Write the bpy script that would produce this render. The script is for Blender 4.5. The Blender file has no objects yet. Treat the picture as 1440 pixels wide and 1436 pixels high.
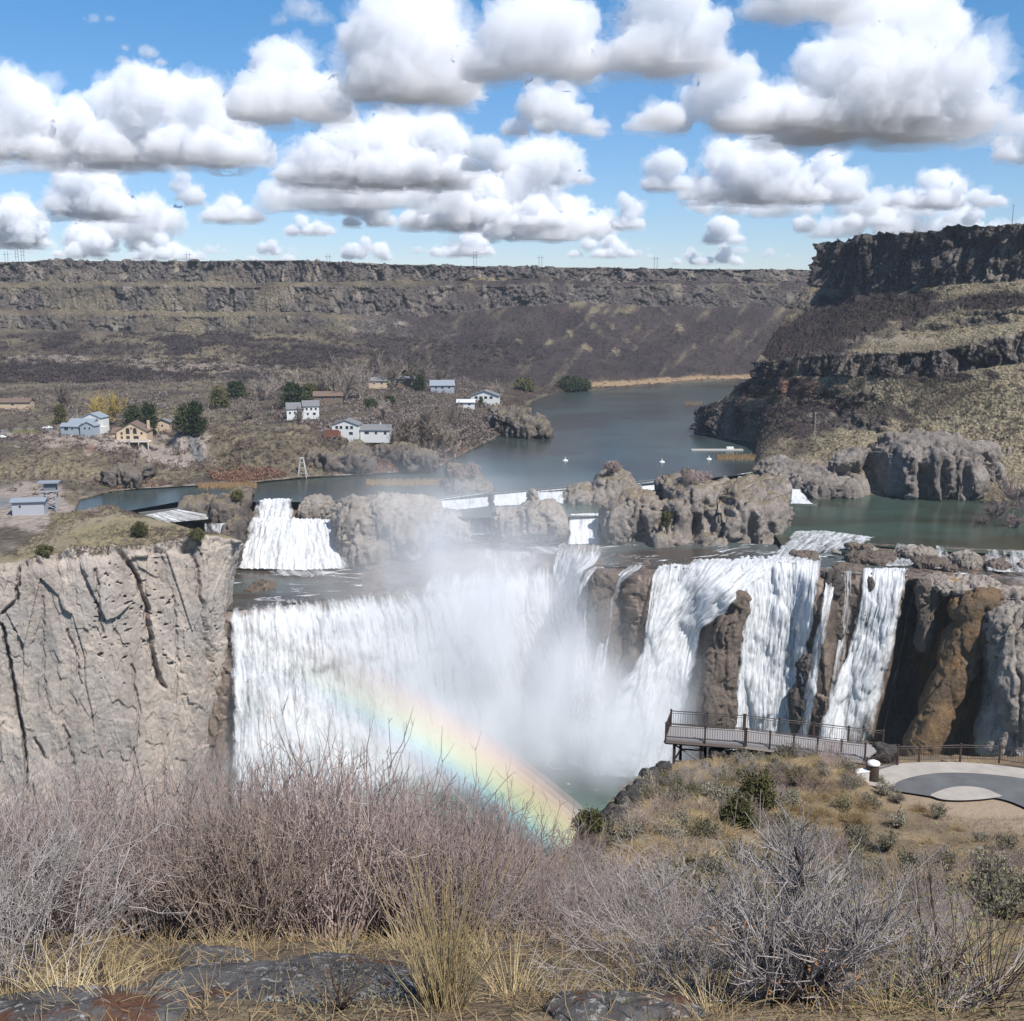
import bpy, math, random
import numpy as np
from mathutils import Vector, Matrix

SC = bpy.context.scene
COL = SC.collection
R = math.radians
random.seed(11)
RNG = np.random.RandomState(7)

# ------------------------------------------------------------------ camera model (1440 x 1436 photo)
FPX, CX, CY, CZ = 1544.0, 720.0, 718.0, 88.0      # upper river pool is z = 0, the lens is 88 m above it
PITCH = math.atan((718 - 420) / FPX)
PC, PS = math.cos(PITCH), math.sin(PITCH)
SUN_EL, SUN_AZ = R(53), R(139)                     # fitted to the rainbow: antisolar point 41 deg left, 53 deg down
TO_SUN = np.array([math.sin(SUN_AZ) * math.cos(SUN_EL), math.cos(SUN_AZ) * math.cos(SUN_EL), math.sin(SUN_EL)])


def P(px, py, Y):
    """photo pixel + distance along +Y -> world point"""
    u = (px - CX) / FPX
    v = -(py - CY) / FPX
    y = PC + v * PS
    return np.array([u * Y / y, Y, CZ + (-PS + v * PC) * Y / y])


def PZ(px, py, z):
    """photo pixel + height -> world point"""
    u = (px - CX) / FPX
    v = -(py - CY) / FPX
    t = (z - CZ) / (-PS + v * PC)
    return np.array([u * t, (PC + v * PS) * t, z])


def XZ(px, Y, z):
    """azimuth of a photo column + distance + height -> world point"""
    r = (z - CZ) / Y
    v = (r * PC + PS) / (PC - r * PS)
    return np.array([(px - CX) / FPX * Y / (PC + v * PS), Y, z])


def proj(V):
    d = V - np.array([0, 0, CZ])
    fz = d[:, 1] * PC - d[:, 2] * PS
    up = d[:, 1] * PS + d[:, 2] * PC
    fz = np.maximum(fz, .1)
    return CX + FPX * d[:, 0] / fz, CY - FPX * up / fz


def mpp(Y):
    return Y / FPX


def link(o):
    COL.objects.link(o)
    return o


# ------------------------------------------------------------------ noise
_perm = np.random.RandomState(3).permutation(256)
_perm = np.concatenate([_perm, _perm, _perm]).astype(np.int64)
_g = np.random.RandomState(5).normal(size=(256, 3))
_g /= np.linalg.norm(_g, axis=1)[:, None]


def perlin(p):
    p = np.asarray(p, dtype=np.float64)
    i = np.floor(p).astype(np.int64)
    f = p - i
    i &= 255
    w = f * f * f * (f * (f * 6 - 15) + 10)
    out = np.zeros(len(p))
    for dx in (0, 1):
        wx = w[:, 0] if dx else 1 - w[:, 0]
        a = _perm[(i[:, 0] + dx) & 255]
        for dy in (0, 1):
            wy = w[:, 1] if dy else 1 - w[:, 1]
            b = _perm[a + ((i[:, 1] + dy) & 255)]
            for dz in (0, 1):
                wz = w[:, 2] if dz else 1 - w[:, 2]
                g = _g[_perm[b + ((i[:, 2] + dz) & 255)]]
                d = g[:, 0] * (f[:, 0] - dx) + g[:, 1] * (f[:, 1] - dy) + g[:, 2] * (f[:, 2] - dz)
                out += wx * wy * wz * d
    return out * 1.5


def fbm(p, octv=4, lac=2.03, gain=.5, mode=0):
    """mode 0 plain, 1 billow (rounded bumps, sharp creases), 2 ridged"""
    p = np.asarray(p, dtype=np.float64)
    s, a, t = np.zeros(len(p)), 1.0, 0.0
    for k in range(octv):
        n = perlin(p + 17.3 * k)
        if mode == 1:
            n = np.abs(n) * 2 - .5
        elif mode == 2:
            n = 1 - 2 * np.abs(n)
        s += a * n
        t += a
        p = p * lac
        a *= gain
    return s / t


def cells(p, jitter=.9):
    """worley: distance to nearest / second nearest feature point and a random value per cell"""
    p = np.asarray(p, dtype=np.float64)
    b = np.floor(p).astype(np.int64)
    d1 = np.full(len(p), 9.)
    d2 = np.full(len(p), 9.)
    cid = np.zeros(len(p))
    for dx in (-1, 0, 1):
        for dy in (-1, 0, 1):
            for dz in (-1, 0, 1):
                q = b + np.array([dx, dy, dz])
                h = _perm[_perm[_perm[q[:, 0] & 255] + (q[:, 1] & 255)] + (q[:, 2] & 255)]
                off = _g[h] * .5 * jitter + .5
                d = np.sqrt((((q + off) - p) ** 2).sum(1))
                near = d < d1
                d2 = np.where(near, d1, np.minimum(d2, d))
                cid = np.where(near, h / 255., cid)
                d1 = np.where(near, d, d1)
    return d1, d2, cid


def facets(p, seed=0, tilt=1.):
    """broken-rock relief: every cell is a flat face with its own tilt and height"""
    p = np.asarray(p, dtype=np.float64) + seed * 7.77
    b = np.floor(p).astype(np.int64)
    d1 = np.full(len(p), 9.)
    out = np.zeros(len(p))
    for dx in (-1, 0, 1):
        for dy in (-1, 0, 1):
            for dz in (-1, 0, 1):
                q = b + np.array([dx, dy, dz])
                h = _perm[_perm[_perm[q[:, 0] & 255] + (q[:, 1] & 255)] + (q[:, 2] & 255)]
                rel = p - (q + _g[h] * .45 + .5)
                d = (rel ** 2).sum(1)
                near = d < d1
                out = np.where(near, (rel * _g[(h * 7 + 31) & 255]).sum(1) * tilt + (h / 255. - .5), out)
                d1 = np.where(near, d, d1)
    return out


def sstep(a, b, x):
    t = np.clip((x - a) / (b - a), 0, 1)
    return t * t * (3 - 2 * t)


# ------------------------------------------------------------------ meshes
def mesh_np(name, V, faces, mat=None, parent=None, smooth=True, attrs=None):
    """faces: (n,3) or (n,4) int array, or a list of such arrays"""
    V = np.asarray(V, dtype=np.float32)
    if not isinstance(faces, (list, tuple)):
        faces = [faces]
    faces = [np.asarray(f, dtype=np.int32) for f in faces if len(f)]
    me = bpy.data.meshes.new(name)
    nl = sum(f.size for f in faces)
    nf = sum(len(f) for f in faces)
    me.vertices.add(len(V))
    me.vertices.foreach_set('co', V.ravel())
    me.loops.add(nl)
    me.polygons.add(nf)
    me.loops.foreach_set('vertex_index', np.concatenate([f.ravel() for f in faces]))
    tot = np.concatenate([np.full(len(f), f.shape[1], dtype=np.int32) for f in faces])
    st = np.concatenate([[0], np.cumsum(tot)[:-1]]).astype(np.int32)
    me.polygons.foreach_set('loop_start', st)
    me.polygons.foreach_set('loop_total', tot)
    me.polygons.foreach_set('use_smooth', np.full(nf, bool(smooth)))
    for k, a in (attrs or {}).items():
        at = me.attributes.new(k, 'FLOAT', 'POINT')
        at.data.foreach_set('value', np.asarray(a, dtype=np.float32))
    me.update(calc_edges=True)
    if mat is not None:
        me.materials.append(mat)
    o = link(bpy.data.objects.new(name, me))
    if parent is not None:
        o.parent = parent
    return o


def grid_faces(nu, nv, wrap=False):
    """vertex index = row * nu + col"""
    c = np.arange(nu if wrap else nu - 1)
    r = np.arange(nv - 1)
    cc, rr = np.meshgrid(c, r)
    cn = (cc + 1) % nu
    a = rr * nu + cc
    return np.stack([a, rr * nu + cn, (rr + 1) * nu + cn, (rr + 1) * nu + cc], -1).reshape(-1, 4)


def resample(pts, n, ts=None):
    pts = np.asarray(pts, dtype=float)
    d = np.concatenate([[0], np.cumsum(np.linalg.norm(np.diff(pts, axis=0), axis=1))])
    d /= d[-1]
    t = np.linspace(0, 1, n) if ts is None else ts
    return np.stack([np.interp(t, d, pts[:, k]) for k in range(3)], 1)


def by_px(ctrl, pxs):
    """control points [(px, Y, z)...] interpolated at the photo columns pxs -> world points"""
    c = np.array(ctrl, dtype=float)
    Y = np.interp(pxs, c[:, 0], c[:, 1])
    z = np.interp(pxs, c[:, 0], c[:, 2])
    r = (z - CZ) / Y
    v = (r * PC + PS) / (PC - r * PS)
    return np.stack([(pxs - CX) / FPX * Y / (PC + v * PS), Y, z], 1)


def loft(rows, nvs):
    """rows: list of (nu,3) arrays; nvs[i] = steps between row i and i+1. Returns V, row coordinate, nv"""
    out, rc = [], []
    for i in range(len(rows) - 1):
        for k in range(nvs[i]):
            t = k / nvs[i]
            out.append(rows[i] * (1 - t) + rows[i + 1] * t)
            rc.append(i + t)
    out.append(rows[-1])
    rc.append(len(rows) - 1)
    return np.concatenate(out), np.repeat(rc, len(rows[0])), len(out)


def grid_normals(V, nu, nv):
    g = V.reshape(nv, nu, 3)
    du = np.gradient(g, axis=1)
    dv = np.gradient(g, axis=0)
    n = np.cross(du, dv).reshape(-1, 3)
    return n / np.maximum(np.linalg.norm(n, axis=1), 1e-9)[:, None]


_ico_cache = {}


def ico(sub):
    if sub not in _ico_cache:
        import bmesh
        bm = bmesh.new()
        bmesh.ops.create_icosphere(bm, subdivisions=sub, radius=1)
        V = np.array([v.co[:] for v in bm.verts])
        Fc = np.array([[v.index for v in f.verts] for f in bm.faces])
        bm.free()
        _ico_cache[sub] = (V, Fc)
    return _ico_cache[sub]


def union_mesh(parts, voxel):
    """parts: list of (V, F) closed shells -> one continuous voxel-remeshed shell (V, quads)"""
    Vs, Fs, o = [], [], 0
    for V, Fc in parts:
        Vs.append(V)
        Fs.append(Fc + o)
        o += len(V)
    ob = mesh_np('tmp', np.concatenate(Vs), Fs)
    md = ob.modifiers.new('r', 'REMESH')
    md.mode = 'VOXEL'
    md.voxel_size = voxel
    dg = bpy.context.evaluated_depsgraph_get()
    ev = ob.evaluated_get(dg)
    me = ev.to_mesh()
    n = len(me.vertices)
    V = np.empty(n * 3, dtype=np.float32)
    me.vertices.foreach_get('co', V)
    N = np.empty(n * 3, dtype=np.float32)
    me.vertices.foreach_get('normal', N)
    q = np.empty(len(me.loops), dtype=np.int32)
    me.loops.foreach_get('vertex_index', q)
    Fq = q.reshape(-1, 4)
    ev.to_mesh_clear()
    me0 = ob.data
    bpy.data.objects.remove(ob)
    bpy.data.meshes.remove(me0)
    return V.reshape(-1, 3).astype(float), N.reshape(-1, 3).astype(float), Fq


def vnormals(V, Fq):
    n = np.zeros_like(V)
    a = V[Fq[:, 0]]
    fn = np.cross(V[Fq[:, 1]] - a, V[Fq[:, -1]] - a) if Fq.shape[1] == 3 else np.cross(V[Fq[:, 2]] - a, V[Fq[:, 3]] - V[Fq[:, 1]])
    for k in range(Fq.shape[1]):
        np.add.at(n, Fq[:, k], fn)
    return n / np.maximum(np.linalg.norm(n, axis=1), 1e-9)[:, None]


# ------------------------------------------------------------------ objects
def tag(o, label=None, cat=None, group=None, kind=None):
    if label:
        o['label'] = label
    if cat:
        o['category'] = cat
    if group:
        o['group'] = group
    if kind:
        o['kind'] = kind
    return o


def empty(name, loc, rz=0, label=None, cat=None, group=None):
    o = link(bpy.data.objects.new(name, None))
    o.location = loc
    o.rotation_euler = (0, 0, rz)
    return tag(o, label, cat, group)


def dup(root, loc, rz=0, scale=None, label=None):
    r = link(root.copy())
    r.location = loc
    r.rotation_euler = (0, 0, rz)
    if scale is not None:
        r.scale = scale
    if label:
        r['label'] = label
    for ch in root.children:
        c = link(ch.copy())
        c.parent = r
        for g in ch.children:
            d = link(g.copy())
            d.parent = c
    return r


class MB:
    """collects simple solids into one mesh"""

    def __init__(self):
        self.V, self.F = [], {3: [], 4: []}
        self.n = 0

    def add(self, V, Fc):
        V = np.asarray(V, dtype=float)
        Fc = np.asarray(Fc)
        self.V.append(V)
        self.F[Fc.shape[1]].append(Fc + self.n)
        self.n += len(V)

    def box(self, c, s, rz=0):
        x, y, z = np.array(s) / 2
        V = np.array([[a * x, b * y, d * z] for d in (-1, 1) for a, b in ((-1, -1), (1, -1), (1, 1), (-1, 1))])
        cr, sr = math.cos(rz), math.sin(rz)
        V = np.stack([V[:, 0] * cr - V[:, 1] * sr, V[:, 0] * sr + V[:, 1] * cr, V[:, 2]], 1) + np.array(c)
        self.add(V, [[3, 2, 1, 0], [4, 5, 6, 7], [0, 1, 5, 4], [1, 2, 6, 5], [2, 3, 7, 6], [3, 0, 4, 7]])

    def prism(self, poly, off, base):
        """polygon (list of 3D points) extruded by off, fan-triangulated caps (convex outlines)"""
        p = np.array(poly, dtype=float) + np.array(base)
        n = len(p)
        self.add(np.concatenate([p, p + np.array(off)]), [[i, (i + 1) % n, (i + 1) % n + n, i + n] for i in range(n)])
        t = [[0, i + 1, i] for i in range(1, n - 1)]
        self.add(p, t)
        self.add(p + np.array(off), [[a, c, b] for a, b, c in t])

    def tube(self, pts, rad, seg=6, cap=True):
        pts = np.asarray(pts, dtype=float)
        n = len(pts)
        rad = np.broadcast_to(np.asarray(rad, dtype=float), (n,))
        T = np.gradient(pts, axis=0)
        T /= np.maximum(np.linalg.norm(T, axis=1), 1e-9)[:, None]
        ref = np.where(np.abs(T[:, 2:3]) > .9, np.array([[1., 0, 0]]), np.array([[0, 0, 1.]]))
        A = np.cross(T, ref)
        A /= np.linalg.norm(A, axis=1)[:, None]
        B = np.cross(T, A)
        a = np.arange(seg) * 2 * math.pi / seg
        V = pts[:, None] + rad[:, None, None] * (np.cos(a)[None, :, None] * A[:, None] + np.sin(a)[None, :, None] * B[:, None])
        self.add(V.reshape(-1, 3), grid_faces(seg, n, wrap=True))
        if cap and seg > 3:
            for r, fl in ((0, 1), (n - 1, -1)):
                self.add(V[r], [[0, i, i + 1][::fl] for i in range(1, seg - 1)])

    def build(self, name, mat, parent=None, smooth=False):
        fs = [np.concatenate(v) for v in self.F.values() if v]
        return mesh_np(name, np.concatenate(self.V), fs, mat, parent, smooth)


# ------------------------------------------------------------------ materials
class NT:
    """terse node-tree builder"""

    def __init__(self, name, world=False):
        if world:
            self.m = bpy.data.worlds.new(name)
        else:
            self.m = bpy.data.materials.new(name)
        self.m.use_nodes = True
        self.t = self.m.node_tree
        self.t.nodes.clear()
        self.out = self.t.nodes.new('ShaderNodeOutputWorld' if world else 'ShaderNodeOutputMaterial')
        self._co = None

    def n(self, typ, _in=None, **kw):
        nd = self.t.nodes.new(typ)
        for k, v in kw.items():
            setattr(nd, k, v)
        for k, v in (_in or {}).items():
            self.set(nd.inputs[k], v)
        return nd

    def set(self, sock, v):
        if isinstance(v, bpy.types.NodeSocket):
            self.t.links.new(v, sock)
        elif isinstance(v, bpy.types.Node):
            self.t.links.new(v.outputs[0], sock)
        else:
            if isinstance(v, (tuple, list)) and len(v) == 3 and len(sock.default_value) == 4:
                v = (*v, 1)
            sock.default_value = v

    def geo(self):
        if self._co is None:
            self._co = self.n('ShaderNodeNewGeometry')
        return self._co

    def pos(self):
        return self.geo().outputs['Position']

    def scale(self, vec, s):
        return self.n('ShaderNodeVectorMath', {0: vec, 1: s}, operation='MULTIPLY').outputs[0]

    def add(self, a, b):
        return self.n('ShaderNodeVectorMath', {0: a, 1: b}, operation='ADD').outputs[0]

    def math(self, op, a, b=0., c=0., clamp=False):
        nd = self.n('ShaderNodeMath', {0: a, 1: b, 2: c}, operation=op)
        nd.use_clamp = clamp
        return nd.outputs[0]

    def noise(self, vec, sc, det=4, rough=.55, dist=0., col=False):
        nd = self.n('ShaderNodeTexNoise', {'Vector': vec, 'Scale': sc, 'Detail': det, 'Roughness': rough, 'Distortion': dist})
        return nd.outputs['Color' if col else 0]

    def voro(self, vec, sc, feature='F1', out='Distance', rand=1.):
        nd = self.n('ShaderNodeTexVoronoi', feature=feature)
        self.set(nd.inputs['Vector'], vec)
        nd.inputs['Scale'].default_value = sc
        nd.inputs['Randomness'].default_value = rand
        return nd.outputs[out]

    def ramp(self, f, stops, interp='LINEAR'):
        nd = self.n('ShaderNodeValToRGB', {0: f})
        nd.color_ramp.interpolation = interp
        el = nd.color_ramp.elements
        while len(el) < len(stops):
            el.new(.5)
        for e, (p, c) in zip(el, stops):
            e.position = p
            e.color = (c, c, c, 1) if not isinstance(c, tuple) else (*c, 1)
        return nd.outputs[0]

    def mix(self, f, a, b, typ='MIX'):
        nd = self.n('ShaderNodeMix', data_type='RGBA', blend_type=typ)
        self.set(nd.inputs[0], f)
        self.set(nd.inputs[6], a)
        self.set(nd.inputs[7], b)
        return nd.outputs[2]

    def attr(self, name):
        return self.n('ShaderNodeAttribute', attribute_name=name).outputs['Fac']

    def slope(self):
        return self.n('ShaderNodeSeparateXYZ', {0: self.geo().outputs['Normal']}).outputs[2]

    def bump(self, h, strength=.5, dist=1., normal=None):
        nd = self.n('ShaderNodeBump', {'Height': h, 'Strength': strength, 'Distance': dist})
        if normal is not None:
            self.set(nd.inputs['Normal'], normal)
        return nd.outputs[0]

    def surf(self, color, rough=.9, bump=None, **kw):
        b = self.n('ShaderNodeBsdfPrincipled', {'Base Color': color, 'Roughness': rough})
        b.inputs['Specular IOR Level'].default_value = kw.pop('spec', .25)
        if bump is not None:
            self.set(b.inputs['Normal'], bump)
        for k, v in kw.items():
            self.set(b.inputs[k.replace('_', ' ')], v)
        self.t.links.new(b.outputs[0], self.out.inputs[0])
        return self.m


def plain(name, color, rough=.8, var=.15, sc=3., **kw):
    """one colour with blotchy wear"""
    t = NT(name)
    n = t.noise(t.pos(), sc, 5, .6)
    c = t.mix(n, tuple(x * (1 - var) for x in color), tuple(min(1, x * (1 + var)) for x in color))
    return t.surf(c, rough, **kw)
# ------------------------------------------------------------------ camera, sun, sky
cam = bpy.data.cameras.new('camera')
cam.sensor_width = 36
cam.lens = FPX / 1440 * 36
cam.clip_start, cam.clip_end = .1, 120000
co = link(bpy.data.objects.new('camera', cam))
co.location = (0, 0, CZ)
co.rotation_euler = (R(90) - PITCH, 0, 0)
SC.camera = co

sun = bpy.data.lights.new('sun', 'SUN')
sun.energy = 5.0
sun.angle = R(.5)
sun.color = (1, .955, .89)
so = link(bpy.data.objects.new('sun', sun))
so.rotation_euler = Vector(TO_SUN).to_track_quat('Z', 'Y').to_euler()

w = NT('World', world=True)
SC.world = w.m
sky = w.n('ShaderNodeTexSky', sky_type='NISHITA')
sky.sun_disc = False
sky.sun_elevation = SUN_EL
sky.sun_rotation = SUN_AZ
sky.altitude = 1000
sky.air_density = 1.0
sky.dust_density = .3
sky.ozone_density = 2.4
up = w.n('ShaderNodeSeparateXYZ', {0: w.n('ShaderNodeTexCoord').outputs['Generated']}).outputs[2]
tint = w.n('ShaderNodeMix', {0: w.n('ShaderNodeMapRange', {0: up, 1: 0., 2: .24}).outputs[0], 6: (.74, .745, .88), 7: (.46, .81, 1.02)}, data_type='RGBA').outputs[2]
hs = w.n('ShaderNodeMix', {0: 1., 6: sky, 7: tint}, data_type='RGBA', blend_type='MULTIPLY').outputs[2]
bg = w.n('ShaderNodeBackground', {'Color': hs, 'Strength': .105})
w.t.links.new(bg.outputs[0], w.out.inputs[0])

SC.view_settings.view_transform = 'Standard'
SC.view_settings.look = 'None'
SC.view_settings.exposure = .36
SC.view_settings.gamma = 1
SC.render.engine = 'CYCLES'
SC.cycles.use_denoising = True
SC.cycles.max_bounces = 24
SC.cycles.diffuse_bounces = 3
SC.cycles.glossy_bounces = 3
SC.cycles.transparent_max_bounces = 24
SC.cycles.sample_clamp_indirect = 4
SC.cycles.volume_bounces = 12
# ------------------------------------------------------------------ cumulus clouds: real bodies a few kilometres off
def mat_cloud(name, den, alb):
    t = NT(name)
    v = t.n('ShaderNodeVolumePrincipled', {'Color': alb, 'Density': den, 'Anisotropy': -.1})
    t.t.links.new(v.outputs[0], t.out.inputs['Volume'])
    return t.m


M_CLOUD = mat_cloud('cloud_core_vapour', .0080, (.964, .972, .988))
M_VEILC = mat_cloud('cloud_edge_vapour', .0020, (.995, .995, 1))


def cloud(px0, px1, pyt, pyb, Y, seed, label, lobes=None, thin=False):
    m = mpp(Y)
    rs = np.random.RandomState(seed)
    a, b = P(px0, pyb, Y), P(px1, pyb, Y)
    top = P(px0, pyt, Y)[2]
    base = a[2]
    Wd, H = b[0] - a[0], top - base
    parts = []
    Vi, Fi = ico(3)
    n = lobes or 26
    for k in range(n):
        u = rs.uniform(-1, 1)
        env = max(.2, 1 - abs(u) ** 2.4)                   # dome-shaped skyline
        r = H * rs.uniform(.16, .34) * (.55 + .45 * env)
        hh = rs.uniform(.05, 1) ** .8 * H * env
        zz = base + max(r * .35, hh - r)
        c = np.array([(a[0] + b[0]) / 2 + u * (Wd / 2 - r * .8), Y + rs.uniform(-.5, .5) * min(Wd, H * 2.2) * .5, zz])
        parts.append((Vi * r * np.array([1.25, 1.1, .95]) + c, Fi))
    V, N, Fq = union_mesh(parts, max(Wd, H) / 130)
    # keep the outer shell only: drop pockets shut in between the lobes
    e = np.concatenate([Fq[:, [0, 1]], Fq[:, [1, 2]], Fq[:, [2, 3]], Fq[:, [3, 0]]])
    lb = np.arange(len(V))
    for _ in range(60):
        old = lb.copy()
        np.minimum.at(lb, e[:, 0], old[e[:, 1]])
        np.minimum.at(lb, e[:, 1], old[e[:, 0]])
        lb = lb[lb]
        if (lb == old).all():
            break
    f_lb = lb[Fq[:, 0]]
    vol = np.bincount(f_lb, (np.cross(V[Fq[:, 1]] - V[Fq[:, 0]], V[Fq[:, 2]] - V[Fq[:, 0]]) * (V[Fq[:, 0]] - V.mean(0))).sum(1), len(V))
    cn = np.bincount(f_lb, minlength=len(V))
    keep = (vol > 0) & (cn > .12 * cn.max())
    Fq = Fq[keep[f_lb]]
    s = H * .42
    W2 = V + N * np.maximum(H * .03 + fbm(V / (s * .75) + seed + 5, 6, gain=.68) * H * .46, -H * .05)[:, None]
    V = V + N * np.maximum(fbm(V / s + seed, 6, mode=1, gain=.68) * H * .22, -H * .04)[:, None]
    W2[:, 2] = np.maximum(W2[:, 2], base - H * .05 + fbm(W2 / s + 2, 3) * H * .05)
    lo = base - H * .02
    lo = lo + fbm(V / (s * 1.3) + 31, 4) * H * .10
    V[:, 2] = np.where(V[:, 2] < lo + .08 * H, lo + .08 * H + (V[:, 2] - lo - .08 * H) * .25, V[:, 2])
    o = mesh_np('cloud', V - np.array([(a[0] + b[0]) / 2, Y, base]), Fq, M_VEILC if thin else M_CLOUD)
    o.location = ((a[0] + b[0]) / 2, Y, base)
    mesh_np('cloud_edge', W2 - np.array([(a[0] + b[0]) / 2, Y, base]), Fq, M_VEILC, o)
    return tag(o, label, 'cloud')
THIN = [
    (370, 700, 170, 290, 26, 'thin grey veil of cloud behind the broad grey based cumulus'),
    (640, 860, 190, 330, 22, 'thin pale veil of cloud low in the middle of the sky'),
    (940, 1290, 230, 300, 26, 'thin pale cloud sheet behind the low grey bank'),
    (-40, 330, 150, 240, 26, 'thin grey cloud sheet below the wide cumulus at left'),
    (80, 300, 270, 350, 20, 'thin pale cloud low at left'),
    (1130, 1440, 262, 330, 22, 'thin pale cloud sheet over the right hand mesa'),
    (380, 470, -20, 34, 8, 'faint shred of cloud at the top edge at left'),
]
for k_, (px_, py_, w_, h_) in enumerate([(120, 352, 60, 16), (215, 356, 50, 12), (300, 350, 46, 14), (395, 352, 60, 16), (530, 352, 56, 16), (590, 350, 44, 12), (660, 346, 60, 20), (905, 356, 44, 10), (965, 356, 50, 14), (1030, 352, 56, 18), (1090, 356, 50, 12), (30, 350, 56, 18)]):
    THIN.append((px_ - w_ / 2, px_ + w_ / 2, py_ - h_, py_ + 6, 7, 'small pale cloud in the row low along the canyon rim'))
CL = [
    # px0, px1, top, base, n lobes, label
    (60, 400, 92, 232, 34, 'wide cumulus with a bright rounded crown at upper left'),
    (312, 500, 36, 170, 26, 'tall bright white cumulus tower left of centre'),
    (390, 670, 140, 262, 40, 'broad grey based cumulus below the tall tower'),
    (572, 668, 152, 262, 14, 'bright knobbly cumulus head in front of the broad grey one'),
    (476, 670, -60, 142, 26, 'big grey cloud at the top edge left of centre'),
    (650, 850, -40, 112, 30, 'bright cloud at the top edge right of centre'),
    (690, 850, 108, 188, 20, 'soft flat cloud under the top edge clouds at centre'),
    (850, 1030, -60, 100, 24, 'hazy cloud at the top edge above the long flat cumulus'),
    (888, 1200, 80, 182, 34, 'long flat based cumulus right of centre'),
    (1080, 1382, -40, 192, 44, 'huge cumulus at upper right'),
    (1050, 1240, -90, 22, 20, 'grey cloud mostly above the picture at upper right'),
    (900, 974, 204, 268, 12, 'small bright cumulus at the left end of the low grey bank'),
    (950, 1150, 176, 282, 30, 'low grey cloud bank under the long flat cumulus'),
    (1120, 1212, 204, 284, 14, 'bright cumulus at the right end of the low grey bank'),
    (1236, 1404, 234, 292, 22, 'long bright cumulus above the right hand mesa'),
    (1392, 1500, 140, 226, 14, 'cloud cut off by the right picture edge'),
    (-60, 84, 84, 222, 24, 'grey cloud cut off by the left picture edge'),
    (64, 190, 214, 306, 22, 'mid sized cumulus with a bumpy top at left'),
    (-40, 76, 272, 346, 18, 'low bright cloud at the left picture edge near the rim'),
    (288, 374, 246, 312, 12, 'small pointed bright cumulus at left of centre'),
    (478, 560, 268, 318, 12, 'small cumulus with a bright top left of centre'),
    (76, 160, 308, 362, 12, 'low cream coloured cumulus near the rim at left'),
    (190, 290, 322, 366, 14, 'low cloud on the rim left of the small pointed cumulus'),
    (760, 838, 220, 258, 10, 'small isolated white cumulus right of centre'),
    (560, 800, 236, 322, 26, 'pale layered cloud low in the middle of the sky'),
    (860, 906, 268, 322, 8, 'tiny upright white cumulus right of centre'),
    (984, 1040, 294, 342, 8, 'tiny puffy cumulus above the far rim at right'),
    (1118, 1144, 286, 326, 5, 'smallest white puff left of the mesa'),
    (1180, 1300, 280, 318, 12, 'flat pale cloud just above the mesa'),
    (1330, 1400, 286, 320, 8, 'low bright puff just above the right of the mesa'),
    (600, 700, 316, 360, 12, 'low cloud above the rim at centre'),
    (470, 560, 330, 366, 10, 'low cream cloud on the rim left of centre'),
    (350, 420, 336, 368, 8, 'tiny low cloud on the rim under the small pointed cumulus'),
    (700, 800, 272, 318, 12, 'pale soft cloud right of the layered one'),
    (800, 900, 326, 362, 10, 'faint low cloud above the river bend'),
    (940, 1060, 340, 372, 10, 'faint low cloud above the far rim at right'),
    (240, 292, 240, 290, 8, 'small grey puff left of the small pointed cumulus'),
    (160, 240, 60, 92, 8, 'thin wisp of cloud left of the tall tower'),
    (118, 166, 4, 30, 5, 'tiny wisp near the top left'),
    (640, 720, 180, 240, 12, 'grey cloud right of the bright knobbly head'),
    (400, 480, 284, 330, 10, 'pale cloud right of the small pointed cumulus'),
    (-80, 10, 250, 300, 8, 'small cloud at the left picture edge'),
]
for k, (a, b, t, bs, n, lab) in enumerate(CL):
    el = math.atan((-PS - (bs - CY) / FPX * PC) / (PC - (bs - CY) / FPX * PS))
    Yc = min(24000, 1150 / math.tan(max(el, .02)))
    cloud(a, b, t, bs, Yc, 900 + k, lab, n)
for k, (a, b, t, bs, n, lab) in enumerate(THIN):
    el = math.atan((-PS - (bs - CY) / FPX * PC) / (PC - (bs - CY) / FPX * PS))
    o_ = cloud(a, b, t, bs, min(26000, 1400 / math.tan(max(el, .02))), 1900 + k, lab, n, True)
    if 'row low' in lab:
        o_['group'] = 'small pale clouds low along the canyon rim'
# ------------------------------------------------------------------ ground materials
def region(px, py, boxes, warp=None):
    """soft union of ellipses (cx, cy, rx, ry[, shear]) over the photo plan of the ground cover"""
    m = np.zeros(len(px))
    for b in boxes:
        cx, cy, rx, ry = b[:4]
        sh = b[4] if len(b) > 4 else 0
        d = np.sqrt(((px - cx - sh * (py - cy)) / rx) ** 2 + ((py - cy) / ry) ** 2)
        if warp is not None:
            d = d + warp
        m = np.maximum(m, 1 - sstep(.75, 1.1, d))
    return m


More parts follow.
